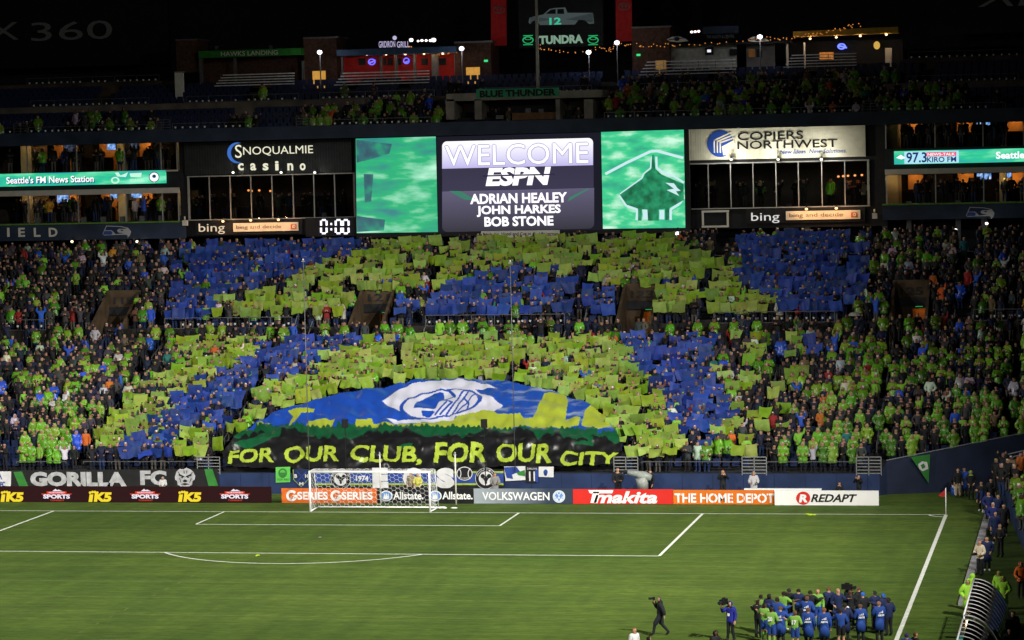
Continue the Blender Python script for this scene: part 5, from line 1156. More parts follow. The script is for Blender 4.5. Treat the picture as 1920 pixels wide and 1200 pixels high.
for px, py, c_, lb in ((135, 453, (1, .8, .5), "small warm downlight under the fascia below the field's name"), (257, 453, (1, .85, .6), "small warm downlight under the fascia below the bird emblem"), (273, 461, (.6, .6, 1), "bluish lamp at the back of the stand near the paper sign"), (1271, 438, (1, .8, .95), "bright pinkish lamp under the giant screen's far corner"), (1850, 419, (1, .95, .85), "small lamp under the fascia near the bird's head"), (1792, 431, (1, 1, .95), "white tube lamp at the back of the stand")):
    bulb("soffit_lamp", px, py, YF-1.2 if px != 1271 else 41.8, .12 if px != 1271 else .2, c_, 2.5, lb, 6)
# ------------------------------------------------------------------ upper deck and its terrace
ud = thing("upper_deck", (0, 42, zT-1), "dark upper deck of navy seats and concrete walls above the fascia", "stand")
dk = MB()
for r in range(5): dk.box(-52, 50, 41.6+.9*r, 42.52+.9*r, zB, zT-.95+.42*r)
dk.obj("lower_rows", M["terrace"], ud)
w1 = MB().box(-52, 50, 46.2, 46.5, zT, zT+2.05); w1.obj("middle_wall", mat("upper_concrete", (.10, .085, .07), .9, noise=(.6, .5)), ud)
dk = MB().box(-52, 50, 46.5, 52, zT+.5, zT+1.6)
for r in range(4): dk.box(-52, 50, 47.6+.9*r, 48.5+.9*r, zT+1.4, zT+1.75+.36*r)
dk.obj("upper_rows", M["terrace"], ud)
xa, xb = P(330, 150, 51.5)[0], P(1690, 120, 51.5)[0]
w2 = MB().box(-56, xa, 51.5, 51.8, zT+1, zT+3.95).box(xb, 54, 51.5, 51.8, zT+1, zT+3.95); w2.objs("top_wall", mat("upper_brown_wall", (.06, .045, .032), .9, noise=(.5, .6)), ud)
dk = MB().box(-56, xa, 51.8, 56, zT+3, zT+3.6).box(xb, 54, 51.8, 56, zT+3, zT+3.6).box(xa, xb, 51, 62, zT+2, zT+2.75); dk.obj("terrace_floor", M["terrace"], ud)
# seats up there
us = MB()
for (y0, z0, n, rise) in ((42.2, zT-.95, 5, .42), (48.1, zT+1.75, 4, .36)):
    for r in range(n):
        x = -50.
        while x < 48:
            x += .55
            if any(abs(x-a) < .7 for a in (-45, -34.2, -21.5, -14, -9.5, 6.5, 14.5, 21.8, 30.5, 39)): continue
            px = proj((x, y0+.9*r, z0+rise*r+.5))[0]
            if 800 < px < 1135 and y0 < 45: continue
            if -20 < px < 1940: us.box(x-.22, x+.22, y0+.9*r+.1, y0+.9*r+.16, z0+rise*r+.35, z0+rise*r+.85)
tag(us.obj("upper_seats", M["shadedseat"]), "rows of navy seats, shade in their colour, across the upper deck", "seats", kind="stuff")
def uprail(p0, p1, Y, h, lb):
    a, b = P(p0, 200, Y)[0], P(p1, 200, Y)[0]; t = rail(lb, [(a, Y, h), (b, Y, h)], max(1, int((b-a)/1.8)), (0, .45), "upper deck rails", "guard_rail", "dimsteel", .035); return t, a, b
nm_ = 0
for p0, p1, lb in ((-18, 25, "short stretch at the frame's edge over the boxes"), (52, 292, "stretch over the first boxes"), (322, 470, "stretch over the casino sign"), (582, 808, "stretch over the dark side of the giant screen"), (1133, 1360, "stretch over the tower picture"), (1390, 1615, "stretch over the cream sign"), (1650, 1885, "stretch over the number ribbon")):
    t, a, b = uprail(p0, p1, 41.35, zT+.42, "low cup rail on the fascia, "+lb); cups(t, a, b, 41.3, zT+.06)
for p0, p1, lb in ((58, 280, "above the first boxes' rows"), (350, 560, "before the green-fasciaed bar"), (600, 815, "before the red-walled bar"), (900, 1110, "over the concrete booth"), (1200, 1480, "before the white corrugated bar"), (1500, 1640, "before the yellow-fasciaed bar"), (1700, 1910, "near the frame's corner")):
    t, a, b = uprail(p0, p1, 46.35, zT+2.55, "middle cup rail "+lb); cups(t, a, b, 46.3, zT+2.1)
for p0, p1, lb in ((52, 300, "top cup rail under the dim game sign"), (1705, 1915, "top cup rail under the dark corner sign")):
    t, a, b = uprail(p0, p1, 51.65, zT+4.45, lb); cups(t, a, b, 51.6, zT+4.0)
for px, lb in ((37, "dark stair gate over the fascia near the frame's edge"), (305, "stair gate over the fascia beside the casino sign"), (568, "stair gate over the fascia between bar seats"), (1372, "stair gate over the fascia beside the cream sign's edge"), (1632, "stair gate over the fascia beyond the cream sign")):
    a = P(px, 200, 41.35)[0]; rail(lb, [(a-.55, 41.33, zT+.75), (a+.55, 41.33, zT+.75)], 2, (0, .2, .4, .6), "upper stair gates", "stair_gate", "dimsteel", .035)
# concrete booth
YB2 = 43.2
bt = thing("commentary_booth", (P(985, 220, YB2)[0], YB2, zT-.9), "bare concrete booth with a wide opening under a green name cloth", "booth"); bm = MB()
bm.box_px(836, 172, 1128, 186, YB2, 3).box_px(836, 186.2, 852, 224, YB2, 3).box_px(890, 186.2, 903, 224, YB2, 3).box_px(1042, 186.2, 1050, 224, YB2, 3).box_px(1095, 186.2, 1112, 222, YB2, 3)
bm.obj("frame", mat("booth_concrete", (.20, .18, .155), .9, noise=(.9, .35)), bt)
MB().box_px(903, 186.2, 1042, 224, YB2+2.6, .2).obj("back_wall", M["darkwall"], bt); MB().box_px(960, 211, 1042, 224, YB2+.6, .4).obj("counter", mat("counter_wood", (.14, .07, .03), .7), bt)
mo = MB(); mo.box_px(985, 203, 995, 211, YB2+.9, .1).box_px(1010, 204, 1019, 211, YB2+.9, .1).box_px(930, 216, 944, 223, YB2+.4, .3); mo.obj("equipment", M["dimsteel"], bt)
o = cloth("name_cloth", [(893, 167), (1048, 164), (1048, 180), (893, 184)], YB2-.06, mat("cloth_dim_green", (.04, .26, .14), .8, noise=(1, .3)), "dim green name cloth over the concrete booth", "banner")
MB().text("BLUE THUNDER", 899, 168, 1042, 181, YB2-.08, 0, .05).obj("lettering", M["black"], o)
# bars on the terrace
def zat(px, py, Y): return P(px, py, Y)
YT = 53.0
def bld(lb, px): c = P(px, 168, YT); return thing("terrace_bar", (c[0], YT, zT+2.75), lb, "bar")
g1 = bld("dark bar with a long green fascia and dim lettering", 468)
MB().box_px(370, 93, 566, 106, YT-1.4, 1.6).obj("fascia", mat("fascia_green", (.02, .16, .02), .7), g1); letters(g1, "HAWKS LANDING", 413, 95.5, 522, 104, YT-1.43, M["offwhite"], .01)
MB().box_px(375, 106, 566, 165, YT+1, .2).obj("back_wall", M["brick"], g1); MB().box_px(374, 106, 380, 176, YT-1.2, .25).box_px(438, 106, 443, 165, YT-.8, .2).box_px(566, 114, 570, 176, YT-1.2, .25).objs("post", M["dimsteel"], g1)
MB().box_px(403, 86, 408, 93, YT-.5, .2).box_px(505, 85, 510, 93, YT-.5, .2).obj("vent", M["dimsteel"], g1)
def bleacher(p0, p1, py0, py1, n, lb):
    c = P((p0+p1)/2, py1, 49.8); t = thing("bench_rail", tuple(c), lb, "railing", "white bench rails before the bars"); mb = MB()
    for k in range(n): py = py0+(py1-py0)*k/(n-1); sh = (n-1-k)*4; mb.box_px(p0+sh, py-.8, p1, py+.8, 50.6-.25*k, .12)
    mb.obj("rails", mat("bench_white", (.7, .7, .7), .5), t); pb = MB()
    for k in range(6): px = p0+14+(p1-p0-18)*k/5; pb.box_px(px-.5, py0, px+.5, py1+4, 50.75, .06)
    pb.obj("posts", M["dimsteel"], t)
bleacher(400, 553, 139, 159, 5, "tier of white rails before the green-fasciaed bar"); bleacher(625, 805, 135, 157, 5, "tier of white rails before the red-walled bar"); bleacher(1198, 1378, 114, 138, 5, "tier of white rails before the white corrugated bar"); bleacher(1470, 1604, 102, 124, 5, "tier of white rails before the yellow-fasciaed bar")
for (a, b, t_, bt_, lb) in ((330, 369, 76, 136, "brick pier beside the green-fasciaed bar"), (570, 632, 72, 170, "dark brick pier with a lit doorway between the two bars"), (853, 921, 80, 164, "brick pier with a lit doorway beside the red hanging"), (1186, 1256, 52, 168, "dark brick pier beyond the second red hanging")):
    c = P((a+b)/2, bt_, YT); t = thing("brick_pier", (c[0], YT, c[2]), lb, "pier", "brick piers along the terrace"); MB().box_px(a, t_, b, bt_, YT-.5, 3).obj("shaft", M["brick"], t); MB().box_px(a-2, t_-3, b+2, t_-.1, YT-.6, 3.2).obj("coping", M["dimsteel"], t)
for (a, b, t_, bt_) in ((586, 611, 133, 172), (874, 900, 126, 163), (1229, 1249, 113, 138)):
    c = P((a+b)/2, bt_, YT); t = thing("lit_doorway", (c[0], YT-.6, c[2]), {586: "glowing amber doorway before the red bar", 874: "glowing amber doorway beside the red bar", 1229: "dim amber doorway behind white rails"}[a], "doorway", None)
    MB().box_px(a, t_, b, bt_, YT-.56, .03).obj("opening", mat("amber_room", (.5, .3, .08), .8, emit=(.75, .36, .06), es=.62 if a < 1200 else .18), t); f_ = MB(); f_.box_px(a-2, t_-2, b+2, t_-.1, YT-.62, .1).box_px(a-2, t_, a-.1, bt_, YT-.62, .1).box_px(b+.1, t_, b+2, bt_, YT-.62, .1); f_.obj("frame", M["brick"], t)
t = thing("white_column", at(335, 195, 49), "pale square column at the edge of the dark seats", "column"); MB().box_px(328, 136, 342, 195, 49, .5).obj("shaft", M["offwhite"], t); MB().box_px(326.5, 134, 343.5, 136, 48.9, .7).obj("cap", M["concrete"], t)
g2 = bld("red-walled bar with neon signs under a blue roof band", 745)
MB().box_px(630, 90, 856, 101.5, YT-1.6, 2).obj("roof_band", mat("roof_blue", (.03, .06, .12), .6), g2); MB().box_px(640, 102, 854, 152, YT+.6, .2).obj("red_wall", M["redwall"], g2)
pw_ = MB()
for a, b in ((712, 716), (740, 745), (775, 780), (809, 822), (640, 643), (852, 855)): pw_.box_px(a, 101.6, b, 152, YT-.2, .2)
pw_.objs("post", M["dimsteel"], g2); ww = MB()
for a, b in ((672, 685), (718, 724), (727, 736), (742, 752), (790, 802), (822, 836)): ww.box_px(a, 109, b, 122, YT+.5, .06)
ww.objs("window", M["black"], g2)
for a, b, d, e, c_ in ((690, 704, 110, 122, (.12, .12, 1)), (756, 768, 108, 120, (.10, .12, 1.))):
    n_ = MB().disc((a+b)/2, (d+e)/2, (b-a)/2, YT+.3, 0, (e-d)/2, .72, 18).pix([(a+2, 117), (b+1, 112), (b-1, 115), (a+4, 119)], YT+.3)
    n_.obj("neon_sign", glow("neon_blue", c_, 2.2), g2)
t = thing("roof_sign", at(740, 91, YT-1.3), "white outlined letters standing on the blue roof band", "sign"); MB().text("GRIDIRON", 710, 77, 741, 89, YT-1.3, 0, .01).text("GRILL", 744, 77.5, 768, 89, YT-1.3, 0, .01).disc(740, 71, 4, YT-1.3).obj("letters", glow("neon_white", (.55, .5, .75), .9), t)
for k, px in enumerate((652, 688, 724, 760, 795, 830)): bulb("downlight", px, 102.7-.4*k, YT-1.2, .1, (1, .72, .45), 2.2, f"warm downlight under the blue roof band, {ordw(k)} along the red bar", 45, "lamp", "red bar downlights")
for k, (px, py, r) in enumerate(((771, 75, .17), (784, 77, .1), (791, 76, .12), (799, 76, .11), (807, 76, .12), (813, 75, .2))): bulb("spotlight", px, py, YT-1, r, (1, .85, .85), 3, f"white roof spotlight beside the neon letters, {ordw(k)} in the row", 0, "lamp", "roof spotlights")
g3 = bld("bar with white corrugated wall and round eye signs on its dark roof", 1320)
cw_ = MB().box_px(1258, 84, 1380, 130, YT, .2)
for k in range(40): cw_.box_px(1258+3*k, 84.5, 1259+3*k, 129.5, YT-.04, .04)
cw_.obj("corrugated_wall", mat("corrugated_white", (.42, .42, .38), .6), g3)
MB().box_px(1250, 80, 1480, 84, YT-1.2, 2).obj("roof_edge", M["black"], g3); MB().box_px(1400, 82, 1452, 130, YT+.1, .2).obj("side_wall", M["concrete"], g3)
ww = MB().box_px(1322, 89, 1337, 103, YT-.3, .1).box_px(1368, 92, 1382, 104, YT-.3, .1).box_px(1418, 92, 1428, 107, YT-.1, .1); ww.objs("menu_screen", M["black"], g3); MB().box_px(1326, 93, 1333, 98, YT-.33, .02).obj("screen_glow", lk["w"], g3); MB().box_px(1404, 92, 1415, 107, YT-.1, .1).obj("poster", mat("poster_amber", (.6, .25, .05), .6), g3)
for px, lb in ((1265, "pale eye-shaped sign on the dark roof, first of the pair"), (1416, "pale eye-shaped sign beside the roof's bright lamp")):
    c = P(px, 80, YT-1.3); t = thing("eye_sign", tuple(c), lb, "sign", "eye-shaped roof signs"); MB().pix([(px-15, 74), (px-5, 69), (px+8, 68), (px+18, 71), (px+26, 77), (px+5, 79), (px-8, 78)], YT-1.3, 0, .1).obj("panel", M["offwhite"], t); MB().disc(px+4, 73, 5, YT-1.33, 0, 4).pix([(px-12, 74), (px+20, 70), (px+20, 71.5), (px-12, 75.5)], YT-1.33).obj("eye", M["navydark"], t)
t = thing("roof_sign", at(1350, 74, YT-1.2), "dim spaced capitals standing on the dark roof", "sign"); MB().text("THE NORTH & CENTER", 1325, 65.5, 1376, 72, YT-1.2, 0, .02).obj("letters", M["dimsteel"], t); MB().box_px(1318, 49, 1384, 63, YT-1, .1).obj("dark_board", M["navydark"], t)
for k, px in enumerate((1297, 1303.5, 1310)): bulb("spotlight", px, 60-.6*k, YT-1, .11, (1, .75, .7), 3, f"pinkish roof spotlight beside the dark board, {ordw(k)} of three", 0, "lamp", "pink roof spotlights")
g4 = bld("bar with a slanting yellow fascia, neon sign and white rails", 1580)
MB().pix([(1487, 59), (1684, 50), (1684, 61.5), (1487, 69)], YT-1.4, 0, 1.5).obj("fascia", mat("fascia_yellow", (.42, .24, .03), .7), g4)
MB().box_px(1474, 76, 1690, 132, YT+1.6, .2).obj("back_wall", M["darkwall"], g4); pp = MB().box_px(1507, 80, 1510, 128, YT-.5, .2).box_px(1660, 90, 1672, 125, YT-.5, .3).box_px(1474, 82, 1478, 128, YT-.5, .2); pp.objs("post", M["offwhite"], g4)
MB().box_px(1537, 98, 1562, 111, YT+1.2, .3).obj("counter_glow", mat("bar_amber", (.5, .2, .05), .7, emit=(.6, .2, .03), es=.5), g4)
n_ = MB().disc(1578, 87, 8, YT+1.2, 0, 6, .6, 16).pix([(1572, 84), (1588, 88), (1588, 91), (1572, 87)], YT+1.2); n_.obj("neon_sign", glow("neon_blue_two", (.12, .16, 1.), 2.4), g4); MB().disc(1644, 85, 6, YT+1.2, 0, 7.5).obj("round_sign", glow("sign_gold", (.7, .42, .08), .9), g4)
for k, (px, py) in enumerate(((1519, 72.5), (1568, 70), (1613, 67.5), (1662, 65))): bulb("downlight", px, py, YT-1, .1, (1, .72, .45), 2.4, f"warm downlight under the yellow fascia, {ordw(k)} along", 40, "lamp", "yellow bar downlights")
# red hangings, truck board, mast
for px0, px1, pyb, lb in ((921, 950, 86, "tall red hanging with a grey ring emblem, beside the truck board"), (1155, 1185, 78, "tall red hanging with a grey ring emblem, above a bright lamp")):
    Y = 54; mp = (px0+px1)/2; c = P(mp, pyb, Y); t = thing("hanging_banner", tuple(c), lb, "banner", "red hangings"); MB().pix([(px0-1, -40), (px1-1, -40), (px1, pyb-1), (px0, pyb)], Y, 0, .05).obj("cloth", mat("hanging_red_emissive", (.22, .006, .006), .7, emit=(.30, .010, .010), es=.1), t)  # faint emission in the cloth stands in for light falling on it
    MB().disc(mp, 18 if mp < 1000 else 12, 11, Y-.03, 0, 7.5, .84).disc(mp, 18 if mp < 1000 else 12, 4, Y-.03, 0, 7, .75).disc(mp, 15 if mp < 1000 else 9, 7.5, Y-.03, 0, 3.5, .75).obj("ring_emblem", M["dimsteel"], t); MB().bar(P(px0-3, -40, Y), P(px1+3, -40, Y), .08).obj("pole", M["black"], t)
Y = 54; c = P(1050, 86, Y); t = thing("truck_billboard", tuple(c), "dark billboard with a pickup truck outline over glowing letters", "billboard"); MB().box_px(972, -30, 1130, 88, Y, .4).obj("panel", M["black"], t)
gt = lambda es: glow("billboard_pale", (.55, .6, .62), es)
bt_ = MB().text("TUNDRA", 1011, 66, 1093, 82, Y-.03, 0, .05); bt_.obj("lettering", glow("billboard_grey_green", (.22, .36, .26), .9), t)
rg = MB()
for px in (990, 1112): rg.disc(px, 75, 10.5, Y-.03, 0, 7, .8).disc(px, 72, 7, Y-.03, 0, 3, .7).box_px(px-9, 66, px+9, 67.5, Y-.03, .01).box_px(px-9, 83, px+9, 84.5, Y-.03, .01)
rg.obj("ring_emblem", glow("billboard_green", (.03, .55, .18), .7), t)
tk = MB().pix([(993, 33), (1005, 30), (1019, 27), (1030, 17), (1040, 15), (1060, 14), (1064, 24), (1112, 24), (1114, 44), (1104, 45), (1097, 38), (1085, 37), (1078, 46), (1012, 47), (1008, 40), (1000, 39), (994, 45), (991, 42)], Y-.03)
tk.obj("truck", glow("truck_body", (.06, .08, .08), .8), t); MB().pix([(1023, 26), (1033, 18), (1042, 17), (1042, 26)], Y-.05).pix([(1045, 17), (1057, 16.5), (1058, 26), (1045, 26)], Y-.05).obj("truck_window", M["black"], t)
sp = MB()
for k in range(7): sp.pix([(1060, 36), (1112, 25+2.6*k), (1112, 26.2+2.6*k)], Y-.055)
for k in range(5): sp.pix([(1040, 36), (994, 32+2.4*k), (994, 33+2.4*k)], Y-.055)
sp.obj("truck_rays", M["navydark"], t); MB().text("12", 1030, 33, 1052, 46, Y-.06, 0, .03).obj("truck_number", glow("truck_green", (.05, .6, .35), .8), t); MB().disc(1003, 45, 6.5, Y-.06).disc(1088, 44, 6.5, Y-.06).obj("truck_wheel", M["black"], t)
c = P(1008, 141, 46.6); t = thing("mast", (c[0], 46.6, zT+2.0), "tall pale mast standing before the truck billboard", "pole"); q = P(1005, -40, 46.6); MB().tube([(c[0], 46.6, zT+2.0), (q[0], 46.6, q[2])], [.14, .1], 8).obj("shaft", M["offwhite"], t, True); MB().box(c[0]-.2, c[0]+.2, 46.52, 46.68, c[2]-.4, c[2]-.1).obj("collar", M["dimsteel"], t)
def lamp_post(px, py, pyb, lb):
    c = P(px, py, 50); b = P(px, pyb, 50); t = thing("lamp_post", (c[0], 50, b[2]), lb, "lamp post", "terrace lamp posts"); MB().tube([(c[0], 50, b[2]), (c[0], 50, c[2]-.1)], .05, 6).obj("post", M["dimsteel"], t)
    MB().ell((c[0], 49.9, c[2]), .2, .2, .17, 10, 8).obj("globe", glow("post_glow", (.95, .93, 1), 4), t, True); MB().tube([(c[0], 50, c[2]+.12), (c[0], 50, c[2]+.22)], [.24, .06], 8).obj("cap", M["black"], t)
    l = bpy.data.lights.new("globe", 'POINT'); l.energy = 90; l.color = (.92, .93, 1); l.shadow_soft_size = .25; o = bpy.data.objects.new("globe", l); COL.objects.link(o); o.parent = t; o.location = (0, -.5, c[2]-b[2])
lamp_post(600, 98, 172, "bright white lamp post before the dark pier and lit doorway"); lamp_post(866, 91, 155, "bright white lamp post at the red bar's end"); lamp_post(1104, 98, 160, "bright white lamp post under the truck billboard's corner"); lamp_post(1157, 80, 160, "bright white lamp post under the second red hanging"); lamp_post(1425, 69, 140, "bright white lamp post before the eye sign")
for px, py, lb in ((911, 114, "green exit sign on the pier beside the red hanging"), (1197, 103, "green exit sign beyond the second red hanging")):
    c = P(px, py+3, YT-.7); t = thing("exit_sign", tuple(c), lb, "sign"); MB().box_px(px-3.5, py-2, px+3.5, py+2, YT-.7, .08).obj("panel", exitm, t); MB().box_px(px-1, py-4, px+1, py-2.1, YT-.7, .06).obj("bracket", M["black"], t)
BULB = MB().ell((0, 0, 0), .04, .04, .04, 6, 4).mesh((0, 0, 0), "bulb"); BULB.materials.append(glow("string_bulb", (1., .36, .07), .8))
def garland(pts, n, lb):
    Y = 51.5; w = [P(x, y, Y) for x, y in pts]; t = thing("string_lights", tuple(w[0]), lb, "string lights", "orange string lights along the terrace"); MB().tube(w, .008, 4).obj("cable", M["black"], t)
    seg = len(w)-1
    for k in range(n):
        u = (k+.5)/n*seg; i = int(u); p = w[i]*(1-u+i)+w[i+1]*(u-i); o = bpy.data.objects.new("bulb", BULB); COL.objects.link(o); o.parent = t; o.location = Vector(p+np.array([random.uniform(-.2, .2), 0, -.05+random.uniform(-.16, .1)]))-WL[t.name]
garland([(768, 86), (780, 90), (795, 97), (815, 99), (835, 98), (850, 96), (863, 92)], 34, "orange string lights drooping from the red bar's roof to its lamp post")
garland([(1010, 84), (1020, 91), (1035, 92), (1060, 95), (1095, 95), (1125, 86), (1135, 93), (1146, 92), (1157, 83)], 34, "orange string lights drooping under the truck billboard")
garland([(1160, 80), (1180, 82), (1210, 84), (1240, 83), (1270, 82), (1330, 80), (1400, 74), (1440, 70)], 40, "orange string lights running along the dark roof of the corrugated bar")
garland([(1440, 70), (1470, 70), (1500, 68), (1530, 62), (1560, 56), (1590, 48), (1610, 45)], 40, "orange string lights running up over the yellow fascia")
# dim game sign far up on either side
for pts, lb, wd_, y0, x1 in ((None, "dim grey letters of a game sign in the dark above the upper seats", "X 360", 40, 215), (None, "dim grey letters of a dark sign at the top corner of the frame", "XBOX", -30, 2090)):
    Y = 60; x0 = 0 if x1 < 500 else 1835; c = P((x0+x1)/2, 80, Y); t = thing("dim_sign", tuple(c), lb, "sign", "dim game signs"); nmx = MB()
    if wd_ == "X 360": nmx.text("X", -24, 42, 36, 75, Y).text("360", 55, 40, 213, 75, Y)
    else: nmx.text("XB", 1835, -28, 1960, 11, Y, 0, 0, .3)
    nmx.obj("letters", mat("dim_letters", (.05, .05, .05), .6, emit=(.022, .021, .021), es=.28), t)
    MB().box_px(-80 if x1 < 500 else 1750, -60, 320 if x1 < 500 else 2100, 125 if x1 < 500 else 60, Y+.2, .4).obj("panel", M["black"], t)
MB_ = MB()
back = MB().box(-80, 80, 64, 64.6, 10, 60); tag(back.obj("rear_wall", M["darkwall"]), "black wall of the arena's upper end, lost in the night", "wall")
# people up here join the crowd
for k in range(5):
    y, z = 42.1+.9*k, zT-.95+.42*k
    for x in np.arange(-48, 47, .56):
        px, py = proj((x, y, z+1.3))
        if not (-20 < px < 1940): continue
        d = 0
        if px < 130 and k < 2: d = .18
        elif 135 < px < 300 and k < 3: d = .4
        elif 380 < px < 480 and k < 2: d = .22
        elif 560 < px < 700 and k < 3: d = .62
        elif 690 < px < 830: d = .45
        elif 1140 < px < 1300: d = .6
        elif 1300 <= px < 1660: d = .8
        elif 1660 <= px < 1800 and k < 4: d = .75
        elif px >= 1800 and k < 2: d = .12
        if random.random() < d: add_crowd((x, y+.2, z), pick(1.9))
for px in (492, 645, 645, 1215, 1290, 1430, 1560, 1180, 700, 1372, 845, 860, 1095, 905): add_crowd((P(px, 150, 47.2)[0], 47.2, zT+1.45), pick())
for k in range(30): add_crowd((P(random.uniform(1150, 1680), 150, 46.9)[0], 46.9+random.random(), zT+1.4), pick())
for a, b, c, bts, n in ((5, 330, 170, (322, 417), 26), (1690, 1925, 1790, (276, 383), 20), (360, 660, 508, (409,), 22), (1300, 1620, 1458, (388,), 20)):
    for q in bts:
        for _ in range(n): px = random.uniform(a, b); Yp = YF+random.uniform(.5, 2.6); add_crowd((P(px, 300, Yp)[0], Yp, zz(c, q)+.02), 1 if random.random() < .5 else pick(.5))
for px in (930, 955, 1085, 1098): add_crowd((P(px, 200, YB2+1.)[0], YB2+1., zT-.9), pick())
# ------------------------------------------------------------------ touchline wall, shelter, people on the grass
wx = lambda y: 37.85-.0915*(y+.3)
sw = thing("side_wall", (wx(0), 0, 0), "navy touchline wall with a railed platform above the dark strip of grass", "wall")
m_ = MB(); y0, y1 = 6.2, -70
m_.add([(wx(y0), y0, 0), (wx(y1), y1, 0), (wx(y1), y1, 1.75), (wx(y0), y0, 1.75), (wx(y0)+.25, y0, 0), (wx(y1)+.25, y1, 0), (wx(y1)+.25, y1, 1.75), (wx(y0)+.25, y0, 1.75)], [(0, 3, 2, 1), (3, 7, 6, 2), (0, 4, 7, 3), (4, 5, 6, 7), (1, 2, 6, 5)])
m_.box(wx(y0)+.26, 58, y0-.2, y0, 0, 1.6); m_.obj("wall_face", M["navywall"], sw)
tr = MB()
for k in range(14):
    x0 = .26+.9*k; tr.add([(wx(y0)+x0, y0-.21, 1.55+.4*k), (wx(y1)+x0, y1, 1.55+.4*k), (wx(y1)+x0+.9, y1, 1.55+.4*k), (wx(y0)+x0+.9, y0-.21, 1.55+.4*k), (wx(y0)+x0, y0-.21, 0), (wx(y1)+x0, y1, 0)], [(0, 1, 2, 3), (0, 4, 5, 1)])
tr.obj("terrace", M["terrace"], sw)
rail("steel platform rail above the navy touchline wall", [(wx(6)+.12, 6, 2.75), (wx(-10)+.12, -10, 2.75), (wx(-26)+.12, -26, 2.75)], 8, (0, .22, .44, .66, .88), None, "guard_rail", "dimsteel", .05)
rail("short rail across the end of the touchline platform", [(wx(6)+.15, 6.05, 2.75), (wx(6)+2.4, 6.05, 3.3)], 2, (0, .22, .44, .66), None, "guard_rail", "steel", .05)
tag(MB().box(36.5, 36.9, -31, .4, 0, .16).box(36.52, 36.88, -31, .4, .161, .2).obj("cable_ramp", mat("ramp_grey", (.24, .24, .25), .7, noise=(1, .2))), "long low grey ramp strip running along the shaded touchline", "ramp")
ov = MB(); ov.add([(45.2, -95, 12.4), (66, -95, 28), (66, 16, 28), (45.2, 16, 12.4), (45.2, -95, 13), (66, -95, 28.6), (66, 16, 28.6), (45.2, 16, 13)], [(0, 3, 2, 1), (4, 5, 6, 7), (0, 1, 5, 4), (1, 2, 6, 5), (2, 3, 7, 6), (3, 0, 4, 7)])  # deck slab out of view, its edge set to throw shade on the touchline
tag(ov.obj("shade_deck", M["concrete"]), "unseen concrete deck over the touchline stand, placed to shade the touchline", "stand")
def shelter(y_far, y_near, n_, lb_):
    bs = thing("team_shelter", (38.2, (y_far+y_near)/2, 0), lb_, "shelter", "arched team shelters")
    ys = np.linspace(y_far, y_near, n_); rx, rz = 1.55, 1.95
    for y in ys:
        pts = [(37.47+rx*math.sin(a), y, .08+rz*math.cos(a)) for a in np.linspace(0, math.pi/2, 12)]
        MB().tube(pts, .04, 6).obj("rib", M["hoop"], bs, True)
    f_ = MB().tube([(37.47, ys[0], 2.03), (37.47, ys[-1], 2.03)], .045, 6).tube([(39.02, ys[0], .1), (39.02, ys[-1], .1)], .04, 6)
    for y in (ys[0], ys[-1]): f_.tube([(37.47, y, 2.03), (37.47, y, 0)], .035, 6)
    f_.obj("frame", M["white"], bs, True); cv = MB(); aa = np.linspace(0, math.pi/2, 12)
    for i in range(11): cv.add([(37.47+(rx+.02)*math.sin(aa[i]), ys[0], .08+(rz+.02)*math.cos(aa[i])), (37.47+(rx+.02)*math.sin(aa[i+1]), ys[0], .08+(rz+.02)*math.cos(aa[i+1])), (37.47+(rx+.02)*math.sin(aa[i+1]), ys[-1], .08+(rz+.02)*math.cos(aa[i+1])), (37.47+(rx+.02)*math.sin(aa[i]), ys[-1], .08+(rz+.02)*math.cos(aa[i]))], [(0, 1, 2, 3)])
    cv.obj("clear_cover", GLASS, bs, True); MB().box(38.2, 38.75, ys[-1]+.1, ys[0]-.1, .4, .46).box(38.7, 38.76, ys[-1]+.1, ys[0]-.1, .46, .95).obj("bench", M["black"], bs); MB().box(38.3, 38.45, ys[-1]+.3, ys[-1]+.5, 0, .4).box(38.3, 38.45, ys[0]-.5, ys[0]-.3, 0, .4).obj("bench_legs", M["steel"], bs)
    gp = MB()
    for y in (y_far-4.75, y_far-5.55) if n_ > 8 else (y_far-.3,): gp.add([(37.62, y, 1.98), (38.1, y, 1.87), (38.1, y-.3, 1.87), (37.62, y-.3, 1.98)], [(0, 1, 2, 3)])
    gp.obj("green_sticker", exitm, bs)
shelter(-35.85, -45.3, 11, "clear arched team shelter with pale ribs beside the shaded touchline")
shelter(-46.3, -53, 8, "second clear arched shelter just entering the bottom edge of the frame")
c = G(1888, 1188); tag(MB().box(c[0]+.9, c[0]+2.0, c[1]-.3, c[1], 0, 1.1).obj("equipment_box", M["offwhite"]), "pale box standing behind the clear shelter at the corner of the frame", "box")

